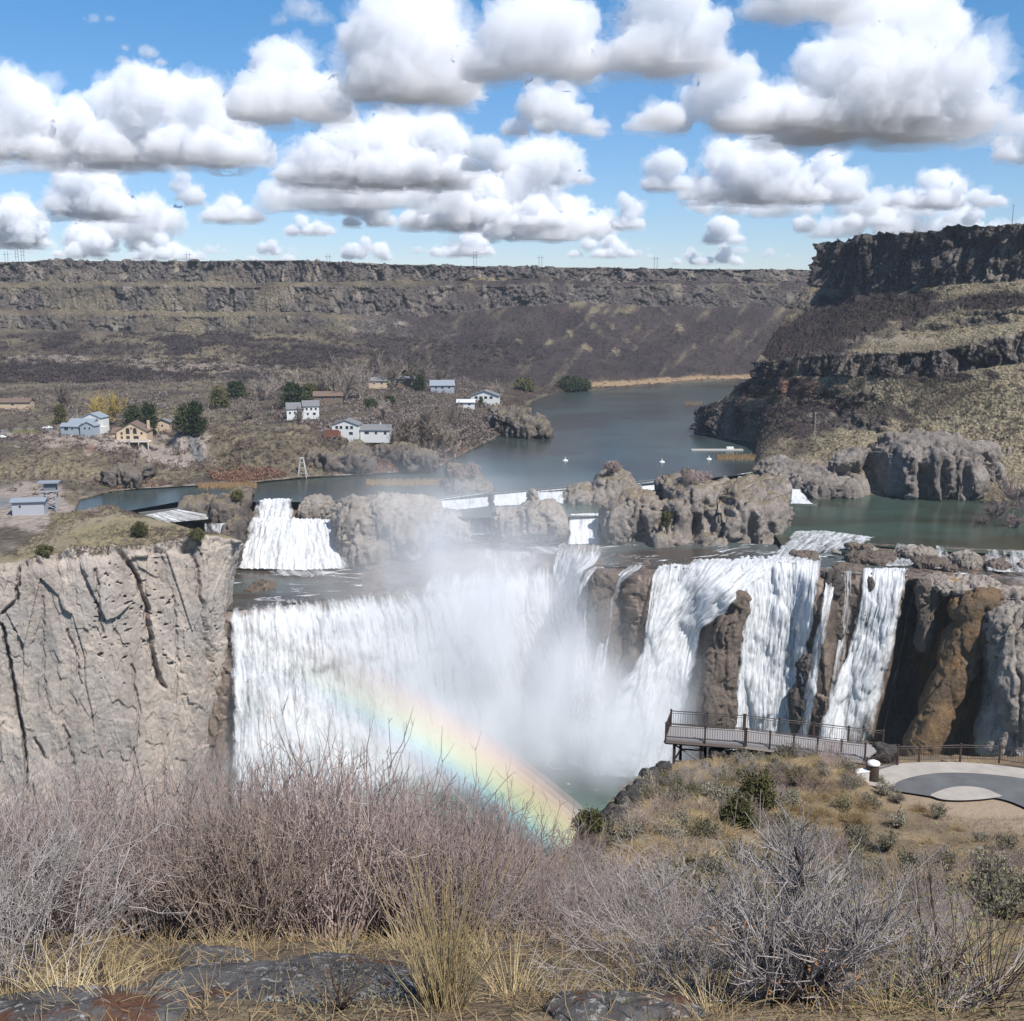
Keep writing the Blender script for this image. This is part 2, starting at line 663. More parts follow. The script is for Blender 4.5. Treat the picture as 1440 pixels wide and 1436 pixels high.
def mat_canyon(name='canyon_ground', fine=1.0, dark=1., gk=1.):
    """basalt cliffs, dark talus, tan grass, gravel - mixed by what covers the ground"""
    t = NT(name)
    p = t.pos()
    st = t.scale(p, (1, 1, .22))
    n1 = t.noise(st, .045 * fine, 6, .65)
    n2 = t.noise(st, .30 * fine, 6, .75)
    n3 = t.noise(p, .5 * fine, 4, .7)
    n4 = t.noise(p, .018 * fine, 5, .6)
    rock = t.mix(t.ramp(n2, [(.40, 0.), (.60, 1.)]), tuple(x * dark for x in (.024, .021, .022)), tuple(x * dark for x in (.135, .117, .109)))  # strong contrast in the rock colour makes up for flat frontal light
    rock = t.mix(t.ramp(n1, [(.52, 0.), (.66, .8)]), rock, (.29, .245, .20))
    rock = t.mix(t.math('MULTIPLY', t.ramp(n4, [(.50, 0.), (.66, 1.)]), .5), rock, (.10, .09, .08))
    tal = t.mix(t.ramp(n3, [(.35, 0.), (.65, 1.)]), tuple(x * dark for x in (.019, .015, .0165)), tuple(x * dark for x in (.056, .043, .045)))
    tal = t.mix(t.ramp(n4, [(.42, 0.), (.62, .55)]), tal, (.072, .054, .052))
    gr = t.mix(t.ramp(n2, [(.3, 0.), (.7, 1.)]), tuple(x * gk for x in (.125, .105, .066)), tuple(x * gk for x in (.27, .225, .145)))
    gr = t.mix(t.ramp(n3, [(.46, 0.), (.60, .8)]), gr, (.060, .048, .042))
    gv = t.mix(n3, (.20, .165, .14), (.34, .285, .245))
    c = t.mix(t.attr('grass'), tal, gr)
    c = t.mix(t.attr('cliff'), c, rock)
    c = t.mix(t.attr('gravel'), c, gv)
    c = t.mix(t.attr('road'), c, (.17, .165, .165))
    c = t.mix(t.attr('lawn'), c, (.16, .15, .07))
    c = t.mix(t.attr('reed'), c, t.mix(n3, (.20, .14, .085), (.32, .23, .14)))
    c = t.mix(t.attr('red'), c, (.20, .105, .075))
    h = t.math('ADD', t.math('MULTIPLY', n3, .6), t.voro(p, .35 * fine))
    return t.surf(c, .95, t.bump(h, .9, 1.6 / fine), spec=.15)


M_CANYON = mat_canyon()


def rows_px(rows, pxs):
    return [by_px(r, pxs) for r in rows]


def K(px, py, Y):
    return (px, Y, P(px, py, Y)[2])


def KZ(px, py, z):
    return (px, PZ(px, py, z)[1], z)


# ------------------------------------------------------------------ north canyon wall with the town bench at its foot
def north():
    nu = 1150
    pxs = np.linspace(-420, 1330, nu)
    rim = [K(-420, 369, 1360), K(0, 369, 1380), K(95, 365, 1385), K(130, 368, 1390), K(420, 366, 1360), K(470, 369, 1370), K(600, 373, 1400), K(760, 376, 1430), K(900, 377, 1480), K(1140, 379, 1540), K(1330, 380, 1600)]
    far = [(-420, 9000, 138), (1330, 9000, 138)]
    rim2 = [(a, b + 60, c + .8) for a, b, c in rim]
    c1 = [K(-420, 399, 1345), K(0, 398, 1368), K(420, 398, 1350), K(600, 396, 1390), K(760, 394, 1418), K(900, 397, 1465), K(1140, 397, 1520), K(1330, 397, 1580)]
    l1 = [K(-420, 405, 1320), K(0, 405, 1344), K(420, 404, 1328), K(600, 404, 1368), K(760, 402, 1396), K(900, 403, 1445), K(1140, 402, 1500), K(1330, 402, 1560)]
    c2 = [K(-420, 438, 1305), K(0, 437, 1328), K(420, 440, 1312), K(600, 446, 1345), K(700, 432, 1370), K(820, 424, 1390), K(900, 430, 1425), K(1140, 434, 1480), K(1330, 434, 1540)]
    l2 = [K(-420, 444, 1288), K(0, 444, 1310), K(420, 447, 1296), K(600, 458, 1325), K(700, 450, 1325), K(820, 440, 1350), K(900, 446, 1390), K(1140, 450, 1445), K(1330, 450, 1505)]
    c3 = [K(-420, 464, 1276), K(0, 463, 1298), K(420, 470, 1278), K(600, 478, 1285), K(700, 470, 1290), K(820, 462, 1315), K(900, 468, 1350), K(1140, 475, 1400), K(1330, 470, 1465)]
    ms = [K(-420, 505, 1080), K(0, 505, 1084), K(420, 508, 1090), K(520, 510, 1120), K(600, 512, 1150), K(700, 512, 1170), K(820, 505, 1210), K(900, 505, 1260), K(1140, 508, 1330), K(1330, 510, 1390)]
    toe = [KZ(-420, 532, 20), KZ(0, 531, 20), KZ(420, 530, 20), KZ(600, 536, 14), KZ(700, 546, 6), KZ(745, 552, 2.5), KZ(820, 546, 2), KZ(900, 541, 2), KZ(1000, 533, 2), KZ(1140, 531, 2), KZ(1330, 530, 2)]
    tz = by_px(toe, pxs)

    def wet(ctrl, dY, z=-5):          # right of the town the rows run on under the river
        t = {c[0]: c for c in ctrl}
        for px in (800, 900, 1000, 1140, 1330):
            Yt = np.interp(px, [c[0] for c in toe], [c[1] for c in toe])
            t[px] = (px, Yt - dY, z)
        return [t[k] for k in sorted(t)]
    b1 = wet([KZ(-420, 562, 14), KZ(0, 561, 14), KZ(420, 560, 15), KZ(600, 560, 13), KZ(680, 566, 12), KZ(735, 560, 2)], 25)
    b2 = wet([KZ(-420, 602, 10), KZ(0, 602, 10), KZ(180, 604, 10), KZ(300, 600, 12), KZ(420, 600, 13), KZ(600, 592, 11), KZ(680, 582, 9), KZ(742, 561, .6)], 60)
    b3 = wet([KZ(-420, 645, 7), KZ(0, 645, 7), KZ(100, 640, 7), KZ(180, 646, 7), KZ(300, 645, 8), KZ(400, 635, 11), KZ(500, 632, 9), KZ(600, 628, 5), KZ(690, 604, 3), KZ(746, 562, .3)], 110)
    sh = wet([KZ(-420, 800, .8), KZ(60, 780, .8), KZ(96, 740, .8), KZ(112, 702, .6), KZ(160, 690, .6), KZ(200, 687, .6), KZ(270, 683, .6), KZ(350, 679, .6), KZ(430, 671, .6), KZ(520, 667, .6), KZ(560, 664, .6), KZ(620, 655, .6), KZ(690, 619, .6), KZ(720, 600, .5), KZ(750, 563, -.1)], 180)
    uw = wet([KZ(-420, 830, -4), KZ(60, 805, -4), KZ(96, 760, -4), KZ(112, 714, -4), KZ(160, 702, -4), KZ(200, 697, -4), KZ(270, 693, -4), KZ(350, 688, -4), KZ(430, 680, -4), KZ(520, 676, -4), KZ(560, 673, -4), KZ(620, 664, -4), KZ(690, 627, -4), KZ(720, 610, -4), KZ(752, 570, -4)], 300)
    rows = rows_px([far, rim2, rim, c1, l1, c2, l2, c3, ms, toe, b1, b2, b3, sh, uw], pxs)
    nv_ = [3, 6, 34, 8, 36, 9, 24, 44, 26, 30, 44, 44, 34, 8]
    V, rc, nv = loft(rows, nv_)
    V0 = V.copy()
    px, py = proj(V0)
    xr = sstep(560, 680, px)                              # right part: cliffs 2-3 give way to talus
    cl = np.zeros(len(V))
    for a, b, wgt in ((1.85, 3.1, 1 - 0 * xr), (3.9, 5.1, 1 - .0 * xr), (5.9, 7.1, .8 * (1 - xr))):
        cl = np.maximum(cl, sstep(a - .1, a + .12, rc) * (1 - sstep(b - .12, b + .1, rc)) * wgt)
    warp = fbm(np.stack([px / 30, py / 12, 0 * px], 1), 5) * 1.3
    cl = np.clip(cl + (fbm(V0 / 48, 4) * 1.7 - .22) * sstep(2, 3, rc) * (1 - sstep(7, 7.6, rc)) * (1 - xr * sstep(5, 5.3, rc)), 0, 1)
    n = grid_normals(V0, nu, nv)
    n *= -np.sign(n[:, 1:2] + 1e-9)                       # towards the viewer
    nh = n.copy()
    nh[:, 2] *= .3
    S = np.array([1, 1, .16])
    d1, d2, cid = cells(V0 * S / 11)
    col = (cid - .5) * 7.5 - (1 - sstep(.0, .12, d2 - d1)) * 3
    d1b, d2b, cidb = cells(V0 * np.array([1, 1, .3]) / 4.2 + 9)
    col += (cidb - .5) * 3.4
    col += facets(V0 * np.array([1, 1, .3]) / 15, 2, 1.1) * 5 + facets(V0 * np.array([1, 1, .5]) / 6, 3, 1.1) * 2.4
    big = fbm(V0 * np.array([1, 1, .4]) / 95, 4) * 13
    inland = sstep(.8, 1.9, rc)
    V = V0 + nh * ((col * cl + big * (1 - sstep(7.2, 8.6, rc)) * .8) * inland)[:, None]
    tl = sstep(2.5, 3, rc) * (1 - cl)
    rough = fbm(V0 / 26, 5, mode=2) * 3.5 + (cells(V0 / 6.5)[2] - .5) * 2.4
    bench = sstep(8.6, 9.3, rc)
    edge = 1 - sstep(12.0, 13.1, rc)
    V[:, 2] += tl * rough * (1 - bench * .75) * inland * np.where(rc > 9, edge, 1)
    # lumpy outcrops along the bench bank
    lump = region(px, py, [(420, 640, 110, 26), (300, 625, 60, 20), (90, 650, 120, 22), (200, 672, 40, 14), (540, 640, 60, 20)], warp * .5)
    V[:, 2] += lump * edge * bench * (fbm(V0 / 22 + 4, 5, mode=2) * 6 + 1.5)
    V[:, 2] += sstep(1.5, 2, rc) * (1 - sstep(2.1, 2.6, rc)) * fbm(V0 / 40, 4) * 1.6
    over = (px > 770) & (rc > 9.2)
    V[:, 2] = np.where(over, np.minimum(V[:, 2], V0[:, 2]), V[:, 2])
    # ground cover
    stripes = fbm(np.stack([(px + .9 * py) / 26, (py - .25 * px) / 60, 0 * px], 1) + 3, 4)
    right = sstep(470, 560, px + (py - 470) * .6) * (1 - bench * .6) * sstep(2.9, 5.2, rc + xr * 1.6)
    grass = np.clip(.62 + fbm(V0 / 60 + 7, 4) * 1.5, 0, 1)
    grass = np.where(right > .02, grass * (1 - right) + right * sstep(.10, .55, stripes + .26 * region(px, py, [(845, 436, 50, 10, .9), (838, 466, 7, 34, .9), (800, 470, 6, 30, 1.2), (760, 484, 30, 5, 2.), (880, 480, 6, 30, 1.), (960, 470, 5, 36, .8)], warp * 1.2)), grass)
    dark = region(px, py, [(60, 525, 90, 13), (190, 528, 70, 10), (250, 485, 30, 14), (90, 485, 22, 12), (330, 480, 26, 10), (440, 500, 60, 14), (350, 530, 40, 9)], warp)
    grass = np.clip(grass - dark, 0, 1)
    ledge = np.clip(1 - np.abs(rc - 4.0) / .55, 0, 1)
    grass = np.maximum(grass, ledge * .9 * sstep(-.1, .25, fbm(V0 / 50, 3)))
    grass = np.maximum(grass, region(px, py, [(682, 393, 34, 4)], warp * .4))
    grass = np.where(rc < 2.05, .8, grass)
    cl = cl * (1 - region(px, py, [(682, 393, 34, 4)], warp * .3))
    gravel = region(px, py, [(160, 630, 120, 20), (235, 640, 60, 22), (60, 612, 60, 9), (40, 712, 70, 34), (20, 628, 70, 8), (300, 520, 100, 7), (60, 508, 60, 8), (200, 512, 70, 5), (520, 622, 50, 4)], warp * .8) * bench
    gravel = np.maximum(gravel, region(px, py, [(300, 520, 100, 6), (60, 508, 60, 7), (200, 512, 70, 5)], warp) * .6)
    gravel = np.maximum(gravel, (1 - sstep(.0, .10, np.abs(rc - 13) - .03)) * (px < 740) * .7 * sstep(-.1, .2, fbm(V0 / 14, 3)))
    lawn = region(px, py, [(240, 577, 22, 6), (222, 590, 12, 4), (35, 608, 24, 4), (555, 540, 40, 5)], warp * .2)
    shore = (1 - sstep(.05, .15, np.abs(rc - 8.97))) * sstep(780, 830, px)
    reed = np.clip(np.maximum(shore, region(px, py, [(335, 683, 26, 5), (300, 684, 24, 4)], warp * .3)), 0, 1)
    red = region(px, py, [(128, 645, 10, 5), (590, 640, 60, 10)], warp * .6) * .5
    road = region(px, py, [(272, 632, 9, 26, .5), (40, 606, 50, 5, -3), (20, 708, 50, 9), (262, 608, 12, 8)], warp * .12) * bench
    mesh = mesh_np('canyon_wall', V, grid_faces(nu, nv), M_CANYON, attrs=dict(cliff=cl, grass=grass, gravel=gravel, lawn=lawn, reed=reed, red=red, road=road))
    tag(mesh, kind='structure')
    return V.reshape(nv, nu, 3), pxs


NORTH, NORTH_PX = north()


class Snap:
    """drop things onto a sheet: nearest sheet vertex seen at a photo pixel"""

    def __init__(self, grids):
        self.V = np.concatenate([g.reshape(-1, 3) for g in grids])
        self.px, self.py = proj(self.V)

    def at(self, px, py, Ymin=0, Ymax=1e9):
        d = (self.px - px) ** 2 + (self.py - py) ** 2 + 1e6 * ((self.V[:, 1] < Ymin) | (self.V[:, 1] > Ymax))
        i = np.argsort(d)[:4]
        return self.V[i[np.argmin(self.V[i, 1])]].copy()

    def z(self, x, y):
        d = (self.V[:, 0] - x) ** 2 + (self.V[:, 1] - y) ** 2
        return self.V[np.argmin(d), 2]
# ------------------------------------------------------------------ right hand mesa
def mesa():
    rows = [
        [XZ(1300, 1500, 131), XZ(1260, 1300, 131), XZ(1290, 1200, 131), XZ(1300, 1100, 131), XZ(1340, 1100, 131), XZ(1420, 1050, 131), XZ(1600, 1000, 131), XZ(2100, 900, 131)],
        [P(1215, 345, 1010), P(1152, 343, 869), P(1196, 341, 835), P(1206, 331, 775), P(1245, 330, 752), P(1330, 324, 700), P(1440, 316, 653), XZ(1950, 545, 130)],
        [P(1205, 400, 1000), P(1141, 403, 850), P(1192, 408, 815), P(1204, 410, 755), P(1242, 412, 735), P(1310, 404, 686), P(1440, 394, 640), P(1950, 385, 535)],
        [P(1180, 440, 960), P(1104, 446, 790), P(1170, 440, 755), P(1200, 440, 720), P(1245, 441, 695), P(1315, 440, 655), P(1440, 430, 606), P(1950, 425, 515)],
        [P(1150, 490, 900), P(1062, 512, 690), P(1120, 503, 650), P(1180, 500, 622), P(1245, 497, 602), P(1320, 493, 585), P(1440, 472, 570), P(1950, 460, 496)],
        [P(1150, 510, 895), P(1064, 531, 684), P(1120, 528, 645), P(1180, 528, 617), P(1245, 527, 596), P(1325, 523, 578), P(1440, 507, 562), P(1950, 500, 490)],
        [P(1060, 552, 840), P(983, 579, 738), P(1060, 570, 670), P(1140, 575, 620), P(1220, 578, 590), P(1310, 575, 565), P(1440, 568, 548), P(1950, 560, 480)],
        [PZ(1020, 604, 0), PZ(979, 611, 0), PZ(1066, 623, 0), PZ(1058, 660, 0), P(1190, 642, 560), P(1310, 640, 548), P(1440, 640, 530), P(1950, 640, 465)],
        [PZ(1020, 606, -4), PZ(975, 615, -4), PZ(1058, 632, -4), PZ(1045, 672, -4), PZ(1160, 700, -9), PZ(1300, 708, -9), PZ(1440, 716, -9), PZ(1950, 725, -9)],
    ]
    nvs = [6, 50, 30, 44, 28, 40, 40, 30]
    seg = np.mean([np.linalg.norm(np.diff(np.array(r), axis=0), axis=1) for r in rows[1:8]], 0)
    t = np.concatenate([[0], np.cumsum(seg)])
    nu = 620
    # finer where the photo looks
    w = np.array([90, 90, 90, 60, 70, 90, 130])
    tt = np.concatenate([[0], np.cumsum(w)]) / w.sum()
    ts = np.linspace(0, 1, nu)
    R_ = [np.stack([np.interp(ts, tt, np.array(r)[:, k]) for k in range(3)], 1) for r in rows]
    V0, rc, nv = loft(R_, nvs)
    px, py = proj(V0)
    n = grid_normals(V0, nu, nv)
    flip = np.sign((n * (np.array([0, 0, CZ]) - V0)).sum(1, keepdims=True) + 1e-9)
    n *= flip
    nh = n.copy()
    nh[:, 2] *= .25
    warp = fbm(np.stack([px / 30, py / 14, 0 * px], 1) + 5, 5) * 1.1
    cl = np.zeros(len(V0))
    for a, b, wg in ((.95, 2.0, 1), (3.97, 5.05, 1.), ):
        cl = np.maximum(cl, sstep(a - .05, a + .06, rc) * (1 - sstep(b - .05, b + .08, rc)) * wg)
    prow = region(px, py, [(1010, 592, 42, 26)], warp * .3) * sstep(5.6, 6.1, rc)
    prow = np.maximum(prow, region(px, py, [(1075, 548, 45, 18)], warp * .4) * sstep(5.0, 5.1, rc))
    crop = region(px, py, [(1170, 592, 60, 9), (1210, 600, 40, 7), (1380, 455, 60, 6), (1300, 463, 50, 4), (1120, 425, 30, 12), (1400, 445, 40, 4), (1160, 560, 90, 10)], warp)
    cl = np.maximum(cl, np.maximum(prow, crop * .9))
    S = np.array([1, 1, .2])
    d1, d2, cid = cells(V0 * S / 8)
    col = (cid - .5) * 5.5 - (1 - sstep(0, .25, d2 - d1)) * 3
    d1, d2, cid = cells(V0 * np.array([1, 1, .5]) / 3.3 + 3)
    col += (cid - .5) * 2.2
    col += fbm(V0 * np.array([1, 1, .3]) / 40, 4) * 9
    col += facets(V0 * np.array([1, 1, .3]) / 9, 2, 1.1) * 4 + facets(V0 * np.array([1, 1, .5]) / 3.6, 3, 1.1) * 1.6
    # steps inside the cliffs
    col += np.sin(V0[:, 2] / 2.4 + fbm(V0 / 18, 3) * 5) * .9
    on = sstep(.5, 1, rc)
    V = V0 + nh * (col * cl * on * sstep(0, .02, np.abs(ts[None].repeat(nv, 0).ravel())))[:, None]
    talus = region(px, py, [(1130, 480, 85, 36, -.75), (1230, 435, 120, 26, -.5), (1390, 425, 70, 14, -.2), (1180, 455, 90, 32, -.8)], warp * .5) * (rc > 2) * (rc < 4.1)
    rub = (cells(V0 / 2.6)[2] - .5) * 2.6 + (cells(V0 / 5.5)[2] - .5) * 2
    V[:, 2] += (1 - cl) * on * (talus * rub + (1 - talus) * (fbm(V0 / 14, 5, mode=2) * 1.6 + fbm(V0 / 50, 3) * 4)) * (1 - sstep(6.8, 7, rc) * (px < 1100))
    V[:, 2] += sstep(.6, .95, rc) * (1 - sstep(1., 1.3, rc)) * fbm(V0 / 22, 4) * 3
    grass = np.clip(.88 + fbm(V0 / 35 + 3, 4) * 1.4, 0, 1) * (1 - talus)
    rubble = region(px, py, [(1160, 585, 130, 18), (1120, 600, 60, 18), (1300, 530, 90, 8), (1020, 575, 30, 12)], warp)
    grass = np.clip(grass - rubble * .8, 0, 1)
    red = region(px, py, [(1090, 552, 40, 16), (1130, 545, 25, 12)], warp * .5) * sstep(5, 5.1, rc) * .75
    gravel = region(px, py, [(1130, 655, 60, 7), (1230, 480, 60, 5, -2), (1280, 478, 40, 4)], warp * .4) * .35
    reed = region(px, py, [(1035, 640, 26, 10)], warp * .4)
    o = mesh_np('mesa_hillside', V, grid_faces(nu, nv), M_MESA, attrs=dict(cliff=cl, grass=grass, gravel=gravel, lawn=0 * cl, reed=reed, red=red, road=0 * cl))
    tag(o, kind='structure')
    return V.reshape(nv, nu, 3)


M_MESA = mat_canyon('mesa_ground', 1.7, dark=.7, gk=1.3)
MESA = mesa()
SNAP = Snap([NORTH, MESA])
# ------------------------------------------------------------------ water
def mat_river(name, deep, foam_thr=.72, sc=1., rough=.12, foam_col=(.8, .82, .83), streak=(1, 1, 1), patch=(.75, .5, .42)):
    t = NT(name)
    p = t.scale(t.pos(), streak)
    n1 = t.noise(p, .02 * sc, 4, .6)
    n2 = t.noise(p, .35 * sc, 4, .6)
    fm = t.math('MULTIPLY', t.ramp(t.noise(p, .06 * sc, 6, .72, 1.2), [(foam_thr, 0.), (min(1, foam_thr + .1), 1.)]), 1.)
    c = t.mix(t.ramp(n1, [(.44, 0.), (.60, 1.)]), deep, tuple(a * b for a, b in zip(deep, patch)))  # dark patches for cloud shadow and wind, put into the water colour
    c = t.mix(fm, c, foam_col)
    b = t.bump(n2, .12, .35)
    r = t.math('ADD', t.math('MULTIPLY', fm, .5), rough)
    return t.surf(c, r, b, spec=.3, IOR=1.33)


M_RIVER = mat_river('river_water', (.040, .058, .056), .86, .5, .22)
M_POOL = mat_river('rapids_water', (.042, .066, .052), .66, 1.2, .2, streak=(.5, 1, 1))
M_SHELF = mat_river('shelf_water', (.075, .088, .085), .57, 1.6, .25, streak=(.45, 1.2, 1))
M_PLUNGE = mat_river('plunge_water', (.10, .135, .115), .62, 1.4, .3, patch=(.75, .8, .8))


def water(name, pts, z, mat, step=6.):
    """a level sheet of water over a plan outline (convex enough for a fan)"""
    pts = np.array([[p[0], p[1], z] for p in pts], dtype=float)
    import bmesh
    bm = bmesh.new()
    f = bm.faces.new([bm.verts.new(p) for p in pts])
    bmesh.ops.triangulate(bm, faces=[f])
    me = bpy.data.meshes.new(name)
    bm.to_mesh(me)
    bm.free()
    me.materials.append(mat)
    o = link(bpy.data.objects.new(name, me))
    return tag(o, kind='structure')


# upper river: from the weir line back to the far bend
up = [PZ(-500, 840, 0), PZ(60, 772, 0), PZ(160, 722, 0), PZ(260, 704, 0), PZ(360, 706, 0), PZ(480, 706, 0), PZ(600, 706, 0), PZ(690, 696, 0), PZ(790, 690, 0), PZ(880, 684, 0), PZ(955, 676, 0), PZ(1045, 668, 0), PZ(1110, 664, 0),
      XZ(1200, 700, 0), XZ(1300, 1500, 0), XZ(700, 1500, 0), XZ(600, 1100, 0), XZ(-500, 700, 0)]
water('upper_river', up, 0, M_RIVER)
ground = [(-40000, -30000), (40000, -30000), (40000, 60000), (-40000, 60000)]
M_BASE = plain('basin_ground', (.075, .073, .067), .95, .3, .02)
water('ground', ground, -97, M_BASE)
# ------------------------------------------------------------------ rock bodies of the falls
def mat_rock(name, lo, hi, stain, lichen=None, sc=1., grass=False, wet=0.):
    t = NT(name)
    p = t.pos()
    st = t.scale(p, (1, 1, .25))
    n1 = t.noise(p, .09 * sc, 6, .6)
    n2 = t.noise(st, .33 * sc, 6, .65)
    n3 = t.noise(p, 1.1 * sc, 5, .7)
    c = t.mix(t.ramp(n1, [(.3, 0.), (.7, 1.)]), lo, hi)
    c = t.mix(t.math('MULTIPLY', t.ramp(n2, [(.5, 0.), (.68, 1.)]), .55), c, stain)
    c = t.mix(t.math('MULTIPLY', t.ramp(n3, [(.4, 1.), (.55, 0.)]), .35), c, tuple(x * .5 for x in lo))
    if lichen:
        c = t.mix(t.math('MULTIPLY', t.ramp(t.noise(p, .2 * sc, 5, .7), [(.56, 0.), (.66, 1.)]), .5), c, lichen)
    if grass:
        up = t.ramp(t.math('ADD', t.slope(), t.math('MULTIPLY', t.math('SUBTRACT', n3, .5), .5)), [(.78, 0.), (.9, 1.)])
        g = t.mix(n3, (.13, .105, .065), (.27, .22, .15))
        c = t.mix(up, c, g)
    h = t.math('ADD', n3, t.math('MULTIPLY', t.voro(st, .45 * sc), .8))
    return t.surf(c, .92 - wet, t.bump(t.math('ADD', h, t.math('MULTIPLY', t.noise(p, 4. * sc, 4, .7), .3)), 1., .8 / sc), spec=.2 + wet)


M_RHY = mat_rock('grey_rhyolite', (.24, .205, .175), (.43, .372, .322), (.145, .123, .108), (.30, .285, .25))
M_RHYG = mat_rock('grey_rhyolite_with_grass', (.205, .177, .155), (.36, .315, .278), (.145, .122, .105), (.27, .25, .20), grass=True)
M_DOME = mat_rock('grey_dome_rock', (.18, .155, .138), (.345, .302, .268), (.085, .073, .067), None, .7)
M_BRN = mat_rock('wet_brown_rock', (.095, .070, .052), (.20, .150, .112), (.055, .042, .034), None, 1.1, wet=.35)
M_BLK = mat_rock('black_wet_rock', (.042, .033, .027), (.11, .085, .066), (.03, .025, .022), None, 1.1, wet=.35)
M_OCH = mat_rock('ochre_stained_rock', (.085, .055, .03), (.235, .135, .052), (.045, .034, .028), (.17, .14, .115), 1., wet=.25)
M_DARK = mat_rock('dark_basalt_rock', (.055, .050, .048), (.13, .118, .11), (.04, .036, .035), (.17, .16, .14), 1.2)
M_TOWNROCK = mat_rock('brown_grey_rock', (.105, .086, .076), (.215, .185, .163), (.07, .058, .053), (.22, .185, .14), .7, grass=True)


def lobe(px, py, Y, rpx, rpy, ry, pw=3.2, tilt=0.):
    """rounded boulder lobe seen at (px, py), rpx x rpy photo pixels, ry metres deep"""
    V, Fc = ico(4)
    V = V / ((np.abs(V) ** pw).sum(1) ** (1 / pw))[:, None]
    s = mpp(Y) * 1.02
    V = V * np.array([rpx * s, ry, rpy * s])
    if tilt:
        V = V.copy()
        V[:, 0] += V[:, 2] * tilt
    return V + P(px, py, Y), Fc


def rock(name, label, lobes, voxel, seed, mat, amp=1.6, size=9., cat='rock', flute=.45, pock=0., zmin=None, group=None, carve=()):
    V, N, Fq = union_mesh([lobe(*l) for l in lobes], voxel)
    e = np.concatenate([Fq[:, [0, 1]], Fq[:, [1, 2]], Fq[:, [2, 3]], Fq[:, [3, 0]]])
    cnt = np.bincount(e[:, 0], minlength=len(V))[:, None]
    for _ in range(int(min(12, 3 + size * .45 / voxel))):             # melt the lobes into one body
        acc = np.stack([np.bincount(e[:, 0], V[e[:, 1], k], len(V)) for k in range(3)], 1)
        V = V * .4 + acc / cnt * .6
    N = vnormals(V, Fq)
    S = np.array([1, 1, flute])
    wv = V + np.stack([fbm(V / size + seed + k * 9, 3) for k in range(3)], 1) * size * .35
    d = fbm(V * S / (size * 1.5) + seed, 4, gain=.42) * amp * 3.0
    gr = 1 - np.abs(perlin(wv * np.array([1, 1, flute * .35]) / (size * .75) + seed * 1.7) * 1.6)
    d -= sstep(.78, 1., gr) * amp * 1.5
    gr2 = 1 - np.abs(perlin(wv * np.array([1, 1, .8]) / (size * .6) + seed * 4.7) * 1.6)
    d -= sstep(.86, 1., gr2) * amp * .35
    d += facets(wv * np.array([1, 1, .45]) / (size * .8), seed, 1.1) * amp * .95
    d += facets(wv * np.array([1, 1, .7]) / (size * .36), seed + 3, 1.1) * amp * .34
    d += facets(V / (size * .15), seed + 5, 1.) * amp * .15
    d += fbm(V / (size * .2) + seed, 4) * amp * .16
    if pock:
        d1, _, ci = cells(V / (size * .3) + seed * 2)
        d -= (1 - sstep(.15, .4, d1)) * pock * (ci > .6)
    V = V + N * d[:, None]
    if carve:
        px, py = proj(V)
        for cx, cy, rx, ry, dp in carve:
            V[:, 1] += dp * np.exp(-(((px - cx) / rx) ** 2 + ((py - cy) / ry) ** 2) ** 1.6)
    if zmin is not None:
        V[:, 2] = np.maximum(V[:, 2], zmin)
    base = np.array([V[:, 0].mean(), V[:, 1].mean(), V[:, 2].min()])
    o = mesh_np(name, V - base, Fq, mat)
    o.location = base
    return tag(o, label, cat, group)


